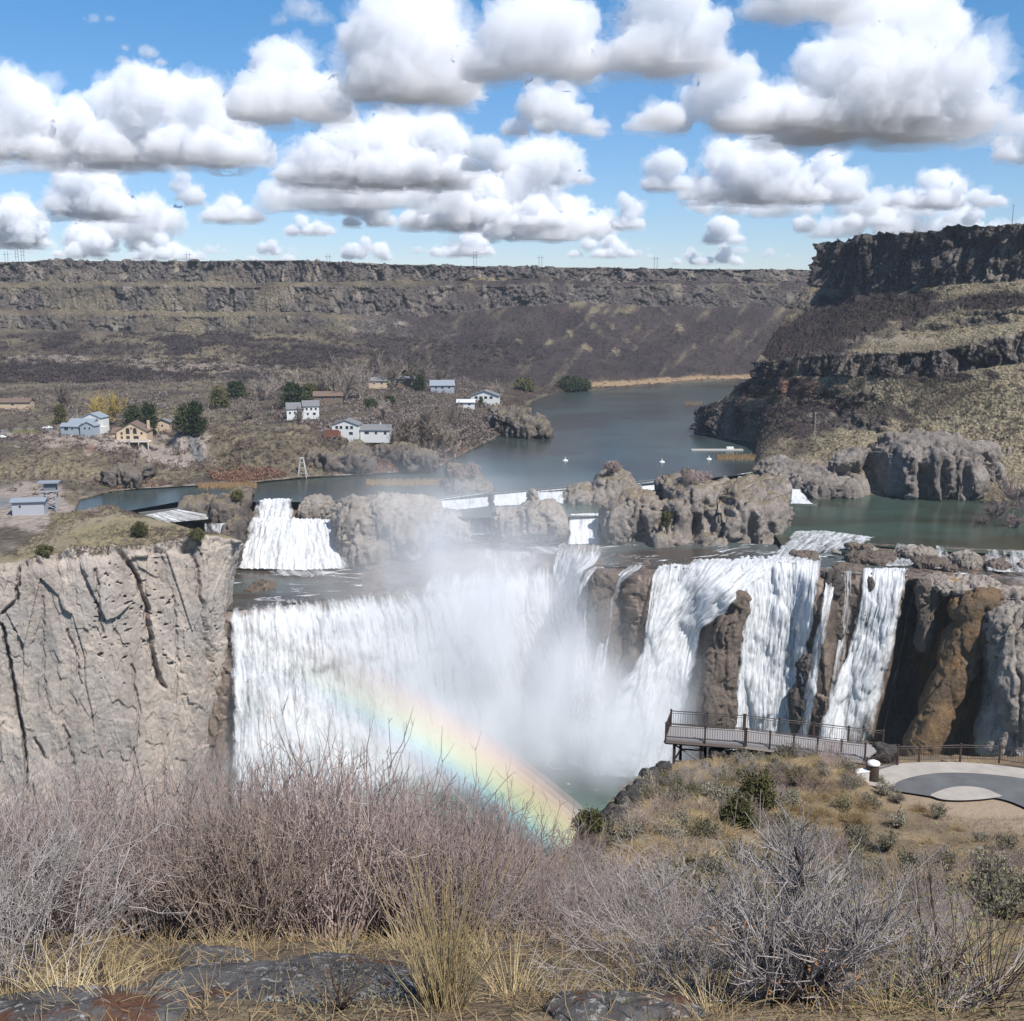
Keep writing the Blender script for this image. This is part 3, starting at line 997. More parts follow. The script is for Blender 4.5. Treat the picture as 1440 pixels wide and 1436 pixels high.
def left_cliff():
    """the tall pale cliff left of the falls, grass hill on top"""
    rows = [
        [P(-380, 815, 520), P(0, 775, 520), P(120, 735, 500), P(210, 750, 480), P(300, 764, 445), P(322, 764, 420), P(326, 766, 410)],
        [P(-380, 790, 430), P(0, 757, 430), P(78, 724, 430), P(150, 711, 430), P(215, 734, 425), P(310, 752, 412), P(327, 757, 404)],
        [P(-380, 832, 338), P(0, 792, 350), P(100, 778, 358), P(190, 766, 366), P(290, 752, 376), P(322, 755, 382), P(328, 760, 398)],
        [P(-380, 860, 335), P(0, 812, 346), P(100, 797, 354), P(190, 785, 362), P(290, 775, 373), P(324, 780, 381), P(328, 788, 398)],
        [P(-380, 980, 329), P(0, 940, 341), P(90, 935, 349), P(180, 932, 358), P(280, 930, 368), P(312, 935, 377), P(318, 945, 396)],
        [P(-380, 1200, 322), P(0, 1150, 336), P(80, 1150, 342), P(170, 1145, 352), P(265, 1145, 362), P(292, 1150, 370), P(300, 1150, 392)],
    ]
    nu = 560
    w = np.array([90, 90, 95, 100, 50, 40])
    tt = np.concatenate([[0], np.cumsum(w)]) / w.sum()
    ts = np.linspace(0, 1, nu)
    R_ = [np.stack([np.interp(ts, tt, np.array(r)[:, k]) for k in range(3)], 1) for r in rows]
    V0, rc, nv = loft(R_, [8, 70, 22, 120, 130])
    px, py = proj(V0)
    n = grid_normals(V0, nu, nv)
    n *= np.sign((n * (np.array([0, 0, CZ]) - V0)).sum(1, keepdims=True) + 1e-9)
    for _ in range(2):
        g = n.reshape(nv, nu, 3)
        g[1:-1] = (g[:-2] + g[1:-1] + g[2:]) / 3
        n = g.reshape(-1, 3)
    face = sstep(1.9, 2.35, rc)
    S = np.array([1, 1, .22])
    d = fbm(V0 * S / 22 + 2, 4) * 4.2 + fbm(V0 * S / 6 + 5, 4, mode=2) * .8 + fbm(V0 * np.array([1, 1, .6]) / 4, 4) * .5
    top = np.exp(-((rc - 2.15) / .55) ** 2)
    d += facets(V0 * np.array([1, 1, .28]) / 9, 1, 1.1) * 1.5 + facets(V0 * np.array([1, 1, .5]) / 3.6, 2, 1.1) * .5 + facets(V0 * np.array([1, 1, .8]) / 1.3, 4, 1.) * .16
    d += top * (facets(V0 * np.array([1, 1, .8]) / 3.2, 6, 1.2) * 1.7 + fbm(V0 / 7, 5, mode=2) * 2.4 + (cells(V0 * np.array([1, 1, .5]) / 6)[2] - .5) * 2.2)

    def crack(pts, wd, depth):
        dd = np.full(len(px), 1e9)
        wob = fbm(np.stack([px * 0, py / 18, px * 0], 1) + pts[0][0], 3) * 7
        for (x0, y0), (x1, y1) in zip(pts[:-1], pts[1:]):
            t = np.clip(((px - x0) * (x1 - x0) + (py - y0) * (y1 - y0)) / ((x1 - x0) ** 2 + (y1 - y0) ** 2), 0, 1)
            dd = np.minimum(dd, np.hypot(px + wob - x0 - t * (x1 - x0), py - y0 - t * (y1 - y0)))
        return -(1 - sstep(0, wd * .8, dd)) * depth * .6
    for c in (([(168, 780), (190, 805), (205, 850), (212, 905), (222, 955), (232, 965)], 7, 6.5),
              ([(2, 880), (14, 930), (26, 1000), (36, 1060), (40, 1110)], 5, 7),
              ([(26, 800), (24, 845), (4, 862)], 5, 5), ([(95, 885), (108, 925), (112, 960)], 4, 2.5),
              ([(133, 800), (138, 850), (142, 890)], 5, 2.5), ([(272, 770), (280, 830), (295, 930)], 6, 3),
              ([(245, 840), (250, 930), (248, 990)], 4, 1.8), ([(185, 935), (195, 1000), (192, 1040)], 4, 2.2),
              ([(50, 1040), (62, 1065)], 5, 3), ([(90, 1020), (104, 1075)], 4, 2.2), ([(60, 840), (62, 960), (70, 1000)], 4, 1.5)):
        d += crack(*c)
    zone = np.clip(region(px, py, [(155, 880, 34, 110), (200, 850, 60, 70), (230, 900, 40, 60), (300, 900, 16, 50)], None) + .12, 0, 1) * face
    pk = fbm(V0 * np.array([1, 1, 1.9]) / 2.6 + 40, 3)
    d -= sstep(.30, .42, pk) * 2.0 * zone
    hole = np.exp(-(((px - 260) / 9) ** 2 + ((py - 772) / 7) ** 2))
    d -= hole * 5
    d += np.exp(-((px - 120) / 45) ** 2) * 1.5 * face
    V = V0 + n * (d * face)[:, None]
    hill = (1 - face) * sstep(.2, 1, rc)
    V[:, 2] += hill * (fbm(V0 / 16, 5) * 2.6 + fbm(V0 / 3.5, 4, mode=2) * .45 - .2)
    pale = region(px, py, [(20, 905, 14, 40)], None)
    o = mesh_np('pale_cliff', V - P(160, 1100, 360), grid_faces(nu, nv), M_CLIFF, attrs=dict(face=face))
    o.location = P(160, 1100, 360)
    return tag(o, 'tall pale grey cliff with dark vertical cracks and a grassy hilltop, left of the falls', 'cliff')


def mat_cliff():
    t = NT('pale_cliff_rock')
    p = t.pos()
    st = t.scale(p, (1, 1, .16))
    n1 = t.noise(p, .045, 5, .6)
    n2 = t.noise(st, .25, 6, .62)
    n3 = t.noise(p, .9, 5, .7)
    n4 = t.noise(st, .06, 4, .5)
    c = t.mix(t.ramp(n4, [(.35, 0.), (.65, 1.)]), (.285, .245, .215), (.455, .388, .33))
    c = t.mix(t.ramp(n1, [(.45, 0.), (.6, .55)]), c, (.24, .23, .225))
    c = t.mix(t.math('MULTIPLY', t.ramp(n2, [(.52, 0.), (.7, 1.)]), .4), c, (.235, .205, .18))
    c = t.mix(t.math('MULTIPLY', t.ramp(n3, [(.36, 1.), (.5, 0.)]), .3), c, (.17, .15, .14))
    g = t.mix(n3, (.15, .12, .08), (.30, .25, .175))
    g = t.mix(t.ramp(n1, [(.42, 0.), (.56, .8)]), g, (.20, .17, .095))
    g = t.mix(t.ramp(t.noise(p, .25, 4, .7), [(.55, 0.), (.66, .8)]), g, (.15, .125, .11))
    gm = t.math('SUBTRACT', 1., t.attr('face'))
    gm = t.ramp(t.math('ADD', gm, t.math('MULTIPLY', t.math('SUBTRACT', n3, .5), .6)), [(.45, 0.), (.7, 1.)])
    gm = t.math('MULTIPLY', gm, t.ramp(t.slope(), [(.6, 0.), (.8, 1.)]))
    c = t.mix(gm, c, g)
    h = t.math('ADD', n3, t.math('MULTIPLY', n2, 1.5))
    return t.surf(c, .93, t.bump(h, .6, .7), spec=.15)


M_CLIFF = mat_cliff()
left_cliff()

# islands between the channels, left to right
rock('rock_island', 'dark flat rock island with two junipers above the left weir', [(298, 716, 474, 46, 16, 14), (325, 728, 462, 24, 28, 14), (331, 762, 440, 11, 34, 12), (340, 702, 468, 14, 14, 9), (275, 722, 470, 26, 10, 10)], .8, 1, M_TOWNROCK, 1.3, 8)
rock('boulder', 'small pale boulder between the upper left cascade and the big grey rock', [(446, 716, 478, 26, 17, 8), (432, 720, 476, 14, 12, 6)], .55, 2, M_RHY, .8, 5)
rock('rock_island', 'big blocky grey rock standing right of the upper left cascade', [(510, 745, 452, 36, 42, 13), (555, 742, 452, 48, 44, 14), (600, 730, 456, 26, 28, 11), (520, 775, 446, 30, 24, 12), (490, 722, 458, 18, 24, 9)], .75, 3, M_RHY, 1.3, 7, pock=.8)
rock('rock_island', 'low rounded grey rock between two thin falls, right of the big blocky rock', [(636, 738, 462, 16, 22, 8), (652, 745, 460, 12, 16, 7)], .55, 4, M_RHY, .7, 5)
rock('rock_island', 'twin rounded grey rock with a small peak behind the central shelf', [(716, 736, 462, 26, 22, 10), (760, 732, 460, 34, 26, 11), (752, 706, 468, 8, 16, 5), (785, 742, 456, 14, 20, 8)], .6, 5, M_RHY, 1.0, 6)
rock('rock_island', 'misty brown rock island with dark brush left of the centre weir', [(655, 690, 512, 30, 24, 10), (640, 672, 515, 14, 16, 7), (672, 700, 506, 24, 22, 9)], .7, 6, M_TOWNROCK, 1.1, 6)
rock('rock_hill', 'cone shaped rock hill with a reddish top beside the centre weir', [(862, 688, 505, 28, 26, 13), (850, 702, 500, 58, 20, 16), (830, 706, 500, 44, 12, 12), (862, 672, 507, 14, 16, 8), (895, 706, 498, 30, 16, 12)], .7, 7, M_RHYG, 1.2, 8)
rock('rock_island', 'huge lumpy grey rock island with shrubs on top, above the main falls', [
    (868, 740, 447, 22, 30, 9), (905, 728, 452, 30, 34, 12), (945, 735, 447, 26, 34, 11), (985, 725, 452, 36, 44, 14), (1032, 738, 444, 34, 46, 13), (1072, 732, 452, 36, 40, 14),
    (1010, 700, 462, 70, 24, 18), (975, 690, 466, 46, 20, 16), (1075, 690, 470, 30, 20, 14), (940, 765, 440, 26, 20, 8), (1000, 772, 438, 34, 22, 9), (1085, 770, 442, 26, 18, 9)], .8, 8, M_RHYG, 1.7, 9, flute=.3, carve=[(1022, 712, 12, 20, 9), (940, 725, 10, 24, 5), (902, 748, 8, 20, 5), (978, 752, 7, 24, 5), (1058, 748, 7, 26, 5), (925, 700, 14, 8, 3)])
rock('rock_dome', 'large grey dome rock with deep shaded hollows beside the right pool', [
    (1178, 672, 534, 16, 30, 9), (1196, 650, 542, 24, 16, 10), (1215, 690, 528, 18, 18, 6), (1246, 668, 532, 9, 36, 9), (1278, 668, 524, 16, 40, 11), (1312, 668, 522, 17, 40, 12), (1345, 672, 522, 15, 38, 10), (1372, 674, 524, 15, 34, 10), (1395, 678, 530, 12, 26, 8), (1250, 645, 545, 40, 22, 13), (1300, 636, 545, 60, 26, 18), (1350, 640, 545, 45, 24, 16)], .95, 9, M_DOME, 1.7, 9, flute=.18, carve=[(1192, 678, 22, 22, 10), (1232, 670, 17, 36, 12), (1297, 674, 7, 32, 5), (1330, 678, 6, 30, 5), (1361, 674, 6, 28, 5), (1386, 655, 10, 14, 5)])
rock('rock_ledge', 'low grey rock shelf running down to the small fall left of the dome rock', [(1100, 676, 545, 34, 24, 12), (1140, 682, 540, 44, 26, 14), (1165, 690, 530, 40, 18, 12), (1100, 660, 552, 30, 16, 10)], .85, 10, M_DOME, 1.5, 7)
rock('rock_outcrop', 'grey rock outcrop at the right picture edge beyond the dome', [(1432, 655, 540, 26, 24, 10), (1475, 660, 535, 40, 30, 12)], .8, 11, M_DOME, 1.5, 7)
rock('rock_outcrop', 'rugged brown headland rock at the end of the town shore', [(740, 602, 712, 30, 16, 14), (716, 592, 730, 24, 18, 15), (760, 609, 706, 16, 8, 10), (730, 583, 732, 20, 12, 10), (700, 600, 730, 14, 14, 10)], .8, 12, M_TOWNROCK, 2.4, 8)
rock('rock_outcrop', 'dark overhanging rock above the river on the left bank', [(180, 672, 516, 26, 16, 10), (196, 664, 520, 18, 12, 9), (165, 680, 512, 14, 14, 6)], .6, 13, M_TOWNROCK, 1.6, 6)
rock('rock_outcrop', 'long rocky bluff with a dark diagonal crack below the white deck house', [(440, 640, 575, 50, 18, 12), (400, 630, 590, 40, 14, 10), (480, 650, 560, 50, 18, 12), (420, 612, 620, 50, 8, 9)], .9, 14, M_TOWNROCK, 2.4, 9)
rock('rock_outcrop', 'small grey bluff above the shore right of the white deck house', [(560, 640, 575, 34, 16, 10), (590, 648, 560, 24, 14, 9)], .8, 15, M_TOWNROCK, 1.6, 7)
# ------------------------------------------------------------------ cliff under the falls
FPXS = np.linspace(255, 1680, 760)


def falls_cliff():
    crest = [K(255, 860, 380), K(300, 859, 383), K(400, 851, 389), K(480, 843, 395), K(560, 836, 407), K(620, 824, 423), K(680, 806, 440), K(740, 790, 447), K(790, 778, 440), K(830, 794, 416), K(900, 798, 401), K(1000, 801, 392), K(1090, 796, 388), K(1160, 803, 384), K(1290, 813, 376), K(1440, 826, 366), K(1680, 838, 350)]
    global CREST
    CREST = crest
    back = [(255, 445, -24), (500, 446, -23), (520, 468, -17.5), (780, 466, -15.5), (800, 445, -13), (1000, 440, -11), (1050, 428, -10.2), (1200, 418, -9), (1680, 405, -9)]

    def off(dz, dy):
        return [(a, b - dy, c - dz) for a, b, c in crest]
    r2 = off(3, 1.6)
    r3 = off(12, 4.5)
    r4 = [(a, b - 8, min(c - 26, -42)) for a, b, c in crest]
    r5 = [(a, b - 15, -100) for a, b, c in crest]
    rows = rows_px([back, crest, r2, r3, r4, r5], FPXS)
    V0, rc, nv = loft(rows, [40, 14, 26, 60, 110])
    nu = len(FPXS)
    px, py = proj(V0)
    n = grid_normals(V0, nu, nv)
    n *= np.sign((n * (np.array([0, 0, CZ]) - V0)).sum(1, keepdims=True) + 1e-9)
    nh = n.copy()
    nh[:, 2] *= .4
    face = sstep(1.0, 1.8, rc)
    S = np.array([1, 1, .3])
    d = fbm(V0 * S / 17 + 8, 4) * 4 + facets(V0 * np.array([1, 1, .35]) / 7, 3, 1.1) * 2.2 + facets(V0 * np.array([1, 1, .6]) / 2.6, 5, 1.1) * .8

    def bump(c, w_, h, top=1.1):
        return np.exp(-np.abs((px - c) / w_) ** 2.6) * h * sstep(top, top + .9, rc)
    d += bump(848, 26, 7) + bump(908, 30, 7) + bump(1152, 26, 8) - bump(1318 - (py - 830) * .22, 32, 34, 1.15) - bump(1376 - (py - 860) * .15, 20, 24, 1.3) + bump(1340, 36, 10, 1.15) + bump(1020, 26, 5, 1.6)
    d += bump(715, 70, 5, 1.) 
    V = V0 + nh * (d * face)[:, None]
    V[:, 2] += (1 - face) * sstep(0, .5, rc) * (fbm(V0 / 7, 4, mode=2) * 1.1 * (px > 505) - .3)
    och = region(px, py, [(1345, 930, 46, 120), (1330, 980, 40, 90)], fbm(V0 / 12, 3) * .5)
    gry = region(px, py, [(1470, 950, 90, 140), (1385, 845, 50, 16), (1330, 830, 60, 10)], fbm(V0 / 12, 3) * .5)
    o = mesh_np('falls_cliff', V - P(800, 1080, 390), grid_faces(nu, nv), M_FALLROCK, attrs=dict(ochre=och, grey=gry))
    o.location = P(800, 1080, 390)
    tag(o, 'curved wet brown cliff that the main falls drop over', 'cliff')
    return V0.reshape(nv, nu, 3), V.reshape(nv, nu, 3), py.reshape(nv, nu), n.reshape(nv, nu, 3)


def mat_fallrock():
    t = NT('wet_cliff_rock')
    p = t.pos()
    st = t.scale(p, (1, 1, .14))
    n1 = t.noise(st, .18, 6, .65)
    n2 = t.noise(p, .5, 5, .7)
    c = t.mix(t.ramp(n1, [(.3, 0.), (.7, 1.)]), (.070, .052, .042), (.20, .15, .115))
    o = t.mix(t.ramp(n1, [(.35, 0.), (.65, 1.)]), (.10, .062, .03), (.40, .22, .075))
    g = t.mix(t.ramp(n2, [(.3, 0.), (.7, 1.)]), (.2, .185, .175), (.36, .335, .315))
    c = t.mix(t.attr('ochre'), c, o)
    c = t.mix(t.attr('grey'), c, g)
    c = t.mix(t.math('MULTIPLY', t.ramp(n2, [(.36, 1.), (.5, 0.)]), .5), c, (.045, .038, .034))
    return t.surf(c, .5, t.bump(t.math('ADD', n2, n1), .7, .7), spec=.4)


M_FALLROCK = mat_fallrock()
FC0, FC, FCPY, FCN = falls_cliff()


FCS = FC.copy()
for _ in range(30):                                     # the flow line the water takes: the same cliff without its knobs
    FCS[1:-1, 1:-1] = (FCS[1:-1, 1:-1] + FCS[:-2, 1:-1] + FCS[2:, 1:-1] + FCS[1:-1, :-2] + FCS[1:-1, 2:]) / 5


def on_cliff(px, py, off, follow=.45):
    """world points on the displaced cliff seen near photo pixels, pushed off the rock by off metres"""
    px, py = np.asarray(px, float), np.asarray(py, float)
    ci = np.clip((px - FPXS[0]) / (FPXS[1] - FPXS[0]), 0, len(FPXS) - 1.001)
    c0 = ci.astype(int)
    f = (ci - c0)[:, None]
    nv = FC.shape[0]
    ri = np.empty(len(px))
    for c in np.unique(c0):
        m = c0 == c
        ri[m] = np.interp(py[m], FCPY[:, c], np.arange(nv))
    r0 = np.clip(ri.astype(int), 0, nv - 2)
    g = np.clip(ri - r0, 0, 1)[:, None]

    def s(A):
        return (A[r0, c0] * (1 - f) + A[r0, c0 + 1] * f) * (1 - g) + (A[r0 + 1, c0] * (1 - f) + A[r0 + 1, c0 + 1] * f) * g
    p, n = s(FC) * follow + s(FCS) * (1 - follow), s(FCN)
    n = n / np.linalg.norm(n, axis=1)[:, None]
    return p + n * np.asarray(off, float).reshape(-1, 1)


def mat_fall(name, bias, tint=(.78, .785, .79), dark=(.48, .50, .52), sc=1., thin=0.):
    """falling white water: opaque foam ropes, thinner veils between them"""
    t = NT(name)
    u = t.n('ShaderNodeCombineXYZ', {0: t.attr('across'), 1: t.math('MULTIPLY', t.attr('along'), .085), 2: t.attr('seed')}).outputs[0]
    fine = t.n('ShaderNodeCombineXYZ', {0: t.attr('across'), 1: t.math('MULTIPLY', t.attr('along'), .3), 2: t.attr('seed')}).outputs[0]
    n1 = t.noise(u, .55 * sc, 6, .62, .4)
    n2 = t.noise(u, 1.5 * sc, 5, .7, .6)
    n3 = t.noise(fine, 1.1 * sc, 6, .72, .8)
    n0 = t.noise(t.n('ShaderNodeCombineXYZ', {0: t.attr('across'), 1: t.math('MULTIPLY', t.attr('along'), .22), 2: t.attr('seed')}).outputs[0], .17 * sc, 3, .6, .8)
    body = t.math('ADD', t.math('ADD', t.math('MULTIPLY', n1, .4), t.math('MULTIPLY', n3, .32)), t.math('MULTIPLY', n0, .28))
    a = t.math('ADD', body, t.math('ADD', t.attr('cover'), bias - .5))
    a = t.ramp(a, [(.40, 0.), (.60, 1.)])
    c = t.mix(t.ramp(t.math('ADD', t.math('ADD', t.math('MULTIPLY', n2, .35), t.math('MULTIPLY', n3, .35)), t.math('MULTIPLY', n0, .3)), [(.36, 0.), (.55, 1.)]), dark, tint)
    h = t.math('ADD', t.math('MULTIPLY', n2, 1.2), n3)
    b = t.n('ShaderNodeBsdfPrincipled', {'Base Color': c, 'Roughness': .65, 'Normal': t.bump(h, .38, .8)})
    b.inputs['Specular IOR Level'].default_value = .25
    tr = t.n('ShaderNodeBsdfTransparent')
    tl = t.n('ShaderNodeBsdfTranslucent', {'Color': c})
    m0 = t.n('ShaderNodeMixShader', {0: .25, 1: b.outputs[0], 2: tl.outputs[0]})
    m = t.n('ShaderNodeMixShader', {0: a, 1: tr.outputs[0], 2: m0.outputs[0]})
    t.t.links.new(m.outputs[0], t.out.inputs[0])
    return t.m


M_FALL = mat_fall('white_falling_water', .60, dark=(.55, .575, .60))
M_FALLTHIN = mat_fall('thin_falling_water', .47)
M_RAPID = mat_fall('white_rapids', .52, sc=1.3)
M_VEIL = mat_fall('veil_of_water', .40, dark=(.5, .53, .55))
M_WEIR = mat_fall('foaming_weir_water', .62, dark=(.44, .48, .50), sc=1.8)


def sheet(name, label, Vg, mat, seed, ridge=.7, edge=.10, covtop=0., covbot=0., cat='waterfall', group=None, kind=None, fl=None):
    """Vg (nv,nu,3) grid of flowing water; ragged relief and coverage attributes; a second skin gives it thickness"""
    nv, nu = Vg.shape[:2]
    mid = Vg[nv // 2]
    across = np.concatenate([[0], np.cumsum(np.linalg.norm(np.diff(mid, axis=0), axis=1))])
    along = np.concatenate([[0], np.cumsum(np.linalg.norm(np.diff(Vg[:, nu // 2], axis=0), axis=1))])
    A = np.broadcast_to(across, (nv, nu)).ravel()
    B = np.broadcast_to(along[:, None], (nv, nu)).ravel()
    U = np.broadcast_to(np.linspace(0, 1, nu), (nv, nu)).ravel()
    W = np.broadcast_to(np.linspace(0, 1, nv)[:, None], (nv, nu)).ravel()
    V = Vg.reshape(-1, 3)
    n = grid_normals(V, nu, nv)
    n *= np.sign((n * (np.array([0, 0, CZ]) - V)).sum(1, keepdims=True) + 1e-9)
    q = np.stack([A / 2.2, B / 16, 0 * A + seed], 1)
    q2 = np.stack([A / .8, B / 5, 0 * A + seed], 1)
    d = fbm(q, 3, mode=2) * ridge + fbm(q2, 3) * ridge * .7
    V = V + n * d[:, None]
    rag = fbm(np.stack([B / 7, 0 * B + seed, (U > .5) * 9.], 1), 4) * min(.10, 2.6 / across[-1])
    e = np.minimum(U, 1 - U) + rag
    cov = (sstep(-.02, edge * 1.9, e) - 1) * .62
    cov += np.where(W < .08, (W / .08 - 1) * covtop, 0) - covbot * sstep(.7, 1, W)
    if fl is not None:
        cov = cov + fl(U, W)
    F_ = grid_faces(nu, nv)
    o = V.mean(0)
    ob = mesh_np(name, V - o, F_, mat, attrs=dict(across=A, along=B, cover=cov, seed=0 * A + seed * 7.3))
    ob.location = o
    if kind:
        return tag(ob, kind=kind)
    return tag(ob, label, cat, group)


def fall(label, edges, mat, seed, off=1.2, top_off=.35, n=(90, 120), **kw):
    """edges: [(py, px left, px right)...] from lip to foot, hung on the falls cliff"""
    e = np.array(edges, float)
    nu, nv = n
    py = np.linspace(e[0, 0], e[-1, 0], nv)
    l = np.interp(py, e[:, 0], e[:, 1])
    r = np.interp(py, e[:, 0], e[:, 2])
    t = np.linspace(0, 1, nu)
    PX = l[:, None] * (1 - t) + r[:, None] * t
    follow = kw.pop('follow', .45)
    lip = kw.pop('lip', None)
    PY = np.broadcast_to(py[:, None], PX.shape).copy()
    if lip is not None:                           # lip height per column: (px, py)
        lp = np.interp(PX[0], [a for a, b in lip], [b for a, b in lip])
        w_ = (1 - np.linspace(0, 1, nv)[:, None])
        PY = PY + (lp - py[0])[None] * w_
    o = np.interp(np.linspace(0, 1, nv), [0, .12, .5, 1], [top_off, off * .7, off, off * 1.5])
    V = on_cliff(PX.ravel(), PY.ravel(), np.repeat(o, nu), follow).reshape(nv, nu, 3)
    for _ in range(3 if follow > .1 else 16):     # water does not follow every knob of the rock
        V[1:-1, 1:-1] = (V[1:-1, 1:-1] * 2 + V[:-2, 1:-1] + V[2:, 1:-1] + V[1:-1, :-2] + V[1:-1, 2:]) / 6
    return sheet('waterfall', label, V, mat, seed, **kw)


def free(label, top, bot, mat, seed, n=(60, 40), sag=None, name='waterfall', **kw):
    """a cascade between two polylines of world points; sag = [(t, drop fraction)...] profile"""
    nu, nv = n
    a, b = resample(top, nu), resample(bot, nu)
    t = np.linspace(0, 1, nv)
    s = t if sag is None else np.interp(t, [q[0] for q in sag], [q[1] for q in sag])
    V = a[None] * (1 - t)[:, None, None] + b[None] * t[:, None, None]
    V[..., 2] = a[None, :, 2] * (1 - s)[:, None] + b[None, :, 2] * s[:, None]
    return sheet(name, label, V, mat, seed, **kw)


# main falls
fall('wide white curtain waterfall at the left, dropping from the dark mid pool', [(846, 313, 640), (900, 316, 650), (1000, 318, 660), (1120, 318, 670)], M_FALL, 1, follow=.03, off=6.5, n=(260, 200), edge=.03, lip=[(313, 852), (400, 845), (480, 838), (560, 831), (640, 812)], covtop=.25)
fall('misty central waterfall behind the spray, right of the wide curtain', [(800, 610, 800), (870, 600, 810), (960, 610, 850), (1090, 620, 880)], M_FALL, 2, follow=.2, off=2.6, n=(170, 170), edge=.08, lip=[(610, 824), (680, 806), (740, 790), (800, 784)], covtop=.3)
fall('broad white cascade pouring past the left side of the twin brown rock', [(768, 772, 862), (800, 775, 850), (850, 772, 838), (900, 778, 862), (1000, 780, 880), (1080, 790, 890)], M_FALL, 3, off=2.6, n=(100, 160), edge=.10, covtop=.2)
fall('thin white ribbon waterfall running down between two brown buttresses', [(798, 878, 912), (840, 868, 892), (900, 862, 882), (960, 858, 880), (1000, 855, 885)], M_RAPID, 4, off=5.2, n=(40, 110), edge=.12)
fall('white waterfall widening to the left, between two dark brown buttresses', [(797, 925, 985), (850, 915, 985), (920, 900, 985), (980, 870, 975), (1080, 850, 970)], M_FALL, 5, off=1.8, n=(90, 150), edge=.1)
fall('greenish white waterfall sliding left across the crest over the pointed brown rock', [(790, 960, 1110), (830, 935, 1060), (880, 915, 1000), (940, 890, 985), (1000, 875, 975), (1080, 850, 960)], M_FALL, 6, off=3.6, n=(120, 160), edge=.08)
fall('tall bright waterfall just right of the pointed brown rock', [(786, 1030, 1165), (840, 1040, 1155), (900, 1032, 1145), (980, 1022, 1135), (1070, 1015, 1128)], M_FALL, 7, off=2.4, n=(130, 170), edge=.07)
fall('narrow ribbon waterfall in the gap left of the far right falls', [(806, 1183, 1202), (850, 1180, 1200), (900, 1172, 1195), (960, 1158, 1190), (1050, 1140, 1190)], M_FALLTHIN, 8, off=1.0, n=(36, 110), edge=.16, covtop=.0)
fall('rightmost big waterfall, fanning out beside the dark alcove', [(803, 1205, 1284), (850, 1202, 1274), (910, 1184, 1264), (970, 1156, 1250), (1060, 1122, 1240)], M_FALL, 9, off=2.2, n=(100, 160), edge=.10, fl=lambda U, W: -.16 * sstep(.55, .9, W) * sstep(.3, .8, U))
fall('faint thread of water down the ochre stained rock', [(826, 1330, 1350), (880, 1312, 1328), (950, 1296, 1312), (1040, 1286, 1302)], M_VEIL, 10, off=.7, n=(24, 90), edge=.22)
fall('faint thread of water beside the grey rock at the right edge', [(860, 1382, 1402), (930, 1352, 1368), (1000, 1338, 1352), (1060, 1328, 1344)], M_VEIL, 11, off=1.2, n=(24, 90), edge=.2)
fall('thin white stream down the left face of the rounded brown buttress', [(800, 838, 856), (850, 834, 850), (920, 836, 856), (1000, 834, 862)], M_RAPID, 42, off=5.6, n=(30, 100), edge=.14)
fall('thin white stream hugging the right side of the taller brown buttress', [(799, 922, 944), (850, 918, 938), (920, 908, 932), (1000, 896, 926)], M_RAPID, 43, off=4.4, n=(30, 100), edge=.12)
fall('broken white stream between the nearly black column and the narrow ribbon', [(806, 1158, 1178), (850, 1150, 1168), (920, 1136, 1154), (1050, 1112, 1136)], M_RAPID, 44, off=4.6, n=(30, 100), edge=.12)
fall('thin white trickles beside the flat topped brown block', [(816, 1284, 1300), (860, 1278, 1292), (930, 1264, 1280), (1050, 1238, 1258)], M_FALLTHIN, 45, off=2.0, n=(30, 100), edge=.14)
fall('veil of trickling water draped over the brown central shelf', [(762, 590, 780), (800, 580, 790), (835, 560, 800)], M_VEIL, 12, off=.5, n=(150, 80), edge=.1, ridge=.3, fl=lambda U, W: .13 * sstep(.55, .8, W) + .06 * sstep(.3, .7, U))

# brown buttresses that stick out of the falls
rock('rock_buttress', 'rounded brown buttress left half, split by a thin white ribbon', [(850, 830, 399, 26, 32, 5, 2.6), (858, 880, 396, 20, 44, 5, 2.6), (872, 920, 394, 16, 40, 4, 2.4)], .4, 21, M_BRN, .7, 7, flute=.3)
rock('rock_buttress', 'rounded brown buttress right half, taller, beside the widening fall', [(912, 835, 394, 22, 30, 5, 2.6), (905, 890, 391, 26, 46, 5, 2.6), (898, 930, 390, 22, 34, 5, 2.4)], .4, 22, M_BRN, .7, 7, flute=.3)
rock('rock_buttress', 'pointed dark brown rock wedge in front of the crest between bright falls', [(1038, 858, 382, 15, 26, 5, 2.4), (1022, 895, 380, 20, 36, 6, 2.6), (1012, 945, 378, 24, 40, 6, 2.6), (1005, 1000, 376, 30, 50, 6, 2.6)], .4, 23, M_BRN, .8, 7, flute=.3)
rock('rock_buttress', 'nearly black jagged rock column between the tall fall and the narrow ribbon', [(1168, 832, 380, 18, 30, 5, 2.8), (1160, 890, 378, 20, 44, 5, 2.8), (1142, 950, 375, 20, 40, 6, 2.8), (1132, 1000, 373, 20, 44, 6, 2.8)], .4, 24, M_BLK, 1.0, 6, flute=.4)
rock('rock_buttress', 'dark rock nose beside the top of the rightmost big fall', [(1222, 828, 379, 8, 20, 4, 2.6), (1216, 860, 377, 7, 22, 3, 2.6)], .35, 25, M_BLK, .6, 5, flute=.4)
rock('rock_buttress', 'flat topped brown rock block above the dark alcove', [(1302, 838, 372, 18, 26, 5, 3), (1300, 880, 371, 12, 36, 4, 3)], .4, 26, M_BRN, .7, 6, flute=.35)
